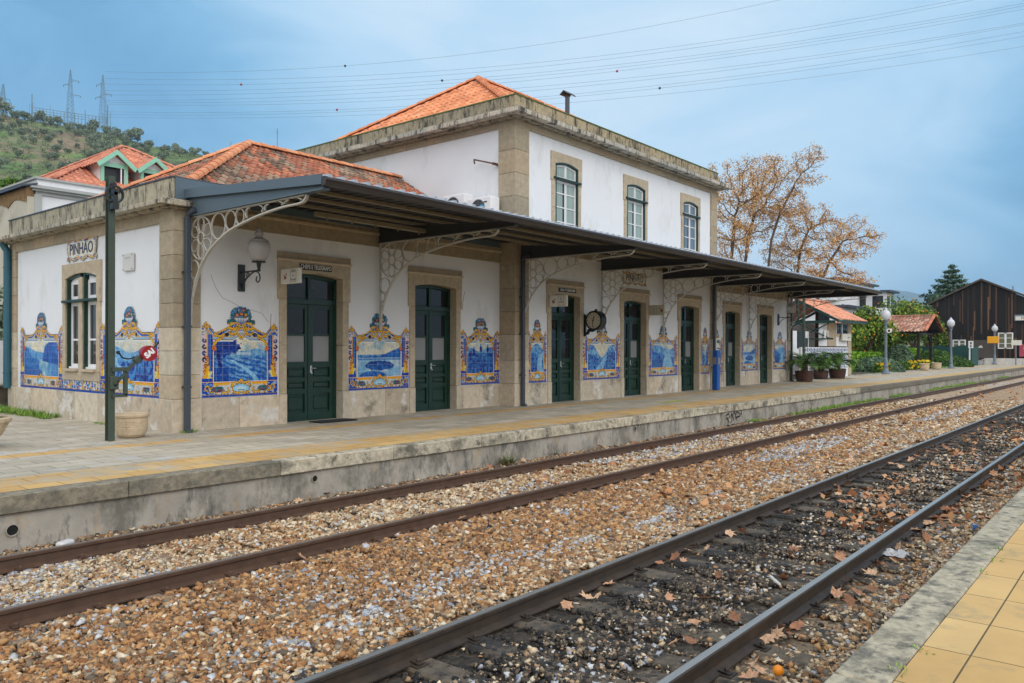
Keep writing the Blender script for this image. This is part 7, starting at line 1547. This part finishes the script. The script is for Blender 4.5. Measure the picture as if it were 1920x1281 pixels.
# small litter and fruit
def orange_(x, y, z, lab): mb = MB(); mb.lathe([(.036*math.sin(math.pi*k/10)+.0005, -.036*math.cos(math.pi*k/10)) for k in range(11)], x, y, z, 18); tag(mb.build('fallen_orange', FR, col=False, smooth=True), lab, 'fruit')
orange_(5.18, 1.97, -.10, 'bright fallen orange beside the nearest rail at the bottom of the photo'); orange_(30.3, 6.0, -.10, 'fallen orange between the two tracks in the distance')
mb = MB(); mb.T = Matrix.Translation((7.15, 2.75, -.10)) @ Matrix.Rotation(R(35), 4, 'Z') @ Matrix.Rotation(R(8), 4, 'Y'); mb.tube([(-.16, 0, 0), (-.05, .01, .01), (.16, 0, .02)], [.012, .016, .014], 8); tag(mb.build('white_stick', 'signwhite', col=False), 'short white plastic stick lying inside the nearest track', 'litter')
rg = random.Random(4); V = []; F = []; n = 9
for i in range(n):
    for j in range(n): V.append((8.86+(i-4)*.032+rg.uniform(-.01, .01), 2.14+(j-4)*.026, -.09+rg.uniform(0, .06)*(1-abs(i-4)/5)))
F = [(i*n+j, (i+1)*n+j, (i+1)*n+j+1, i*n+j+1) for i in range(n-1) for j in range(n-1)]; tag(add_mesh('plastic_bag', V, F, mat('crumpled_plastic', (.5, .5, .5), .2, trans=.2)), 'crumpled grey plastic bag against the nearest rail', 'litter')
mb = MB(); mb.T = Matrix.Translation((3.6, 9.28, -.11)) @ Matrix.Rotation(.5, 4, 'Z'); mb.bbox(-.10, .10, -.05, .05, -.03, .03, .02); tag(mb.build('pale_rock', mat('pale_rock', (.62, .6, .58), .8, var=.1, vs_=12, bump=.4), col=False), 'large white stone at the foot of the platform wall on the left', 'stone')
mb = MB(); mb.lathe([(.03, 0), (.035, .02), (.035, .05), (.02, .06)], 10.9, 1.75, -.13, 12); tag(mb.build('crushed_can', mat('blue_can', L(60, 110, 180), .4, col2=L(220, 190, 80), c2s=30), col=False), 'small crushed blue and yellow can near the platform edge', 'litter')
# ---------------------------------------------------------------- weeds
def tufts(P, h, name, lab, pal, per=16):
    mb = MB()
    for (x, y, z) in P:
        for k in range(per): a = random.uniform(0, 6.28); rr = random.uniform(0, .09); blade(mb, (x+rr*math.cos(a), y+rr*math.sin(a), z), a, random.uniform(.5, 1.5), h*random.uniform(.5, 1.2), .006+h*.02, pal, random.uniform(.3, 1.6), 3)
    tag(mb.build(name, 'leaf'), lab, 'weeds', kind='stuff')
WD = [L(118, 164, 58), L(140, 182, 74), L(94, 136, 46), L(156, 168, 92)]
P = []
for _ in range(1000):
    x = 22+random.random()**1.2*50
    if fbm(np.array([x*.35]), np.array([.5]), 12)[0] > .42: P.append((x, random.uniform(8.95, 9.5), -.15))
tufts(P, .2, 'grass_strip', 'bright green weeds along the foot of the platform in the distance', WD, 14)
tufts([(random.uniform(6.75, 7.15), 21.9-random.random()**1.6*3.4, G) for _ in range(110)]+[(random.uniform(6.2, 7.1), random.uniform(21.6, 22.2), G) for _ in range(50)], .17, 'weed_patch', 'green weeds at the foot of the end wall by the gate', WD+[L(70, 92, 40)], 16)
tufts([(7.42+random.uniform(-.15, .2), 13.7+random.uniform(-.12, .1), G) for _ in range(10)]+[(7.1, 16.2+random.uniform(0, .7), G) for _ in range(8)]+[(7.08, 14.9, G)], .07, 'weed_patch', 'tiny weeds at the foot of the station corner', WD, 12)
tufts([(11.35+random.uniform(-.12, .12), 9.46, -.14) for _ in range(14)], .26, 'weed_patch', 'thin dry weed growing at the foot of the platform wall', [L(120, 130, 84), L(96, 110, 66), L(140, 128, 90)], 10)
mb = MB(); mb.col = L(96, 116, 50)
tufts([(x_, 1.0+random.uniform(-.015, .015), .447) for x_ in [4.2, 4.6, 6.5, 6.9, 7.3, 8.9]], .03, 'weed_patch', 'moss and tiny weeds in the joint of the near platform', WD, 10)
# ---------------------------------------------------------------- thin valley haze
mb = MB(); mb.box(-1560, 3060, -1560, 3060, -1.6, 210); hz_ = mb.build('haze', 'white', col=False); hz_['kind'] = 'stuff'
hm = bpy.data.materials.new('haze'); hm.use_nodes = True; hm.node_tree.nodes.clear(); pv = hm.node_tree.nodes.new('ShaderNodeVolumePrincipled'); mo = hm.node_tree.nodes.new('ShaderNodeOutputMaterial')
pv.inputs['Color'].default_value = (.72, .86, 1, 1); pv.inputs['Density'].default_value = .00022; pv.inputs['Anisotropy'].default_value = .2
hm.node_tree.links.new(pv.outputs[0], mo.inputs['Volume']); hz_.data.materials.clear(); hz_.data.materials.append(hm); hz_.display_type = 'WIRE'
scene.cycles.volume_bounces = 0
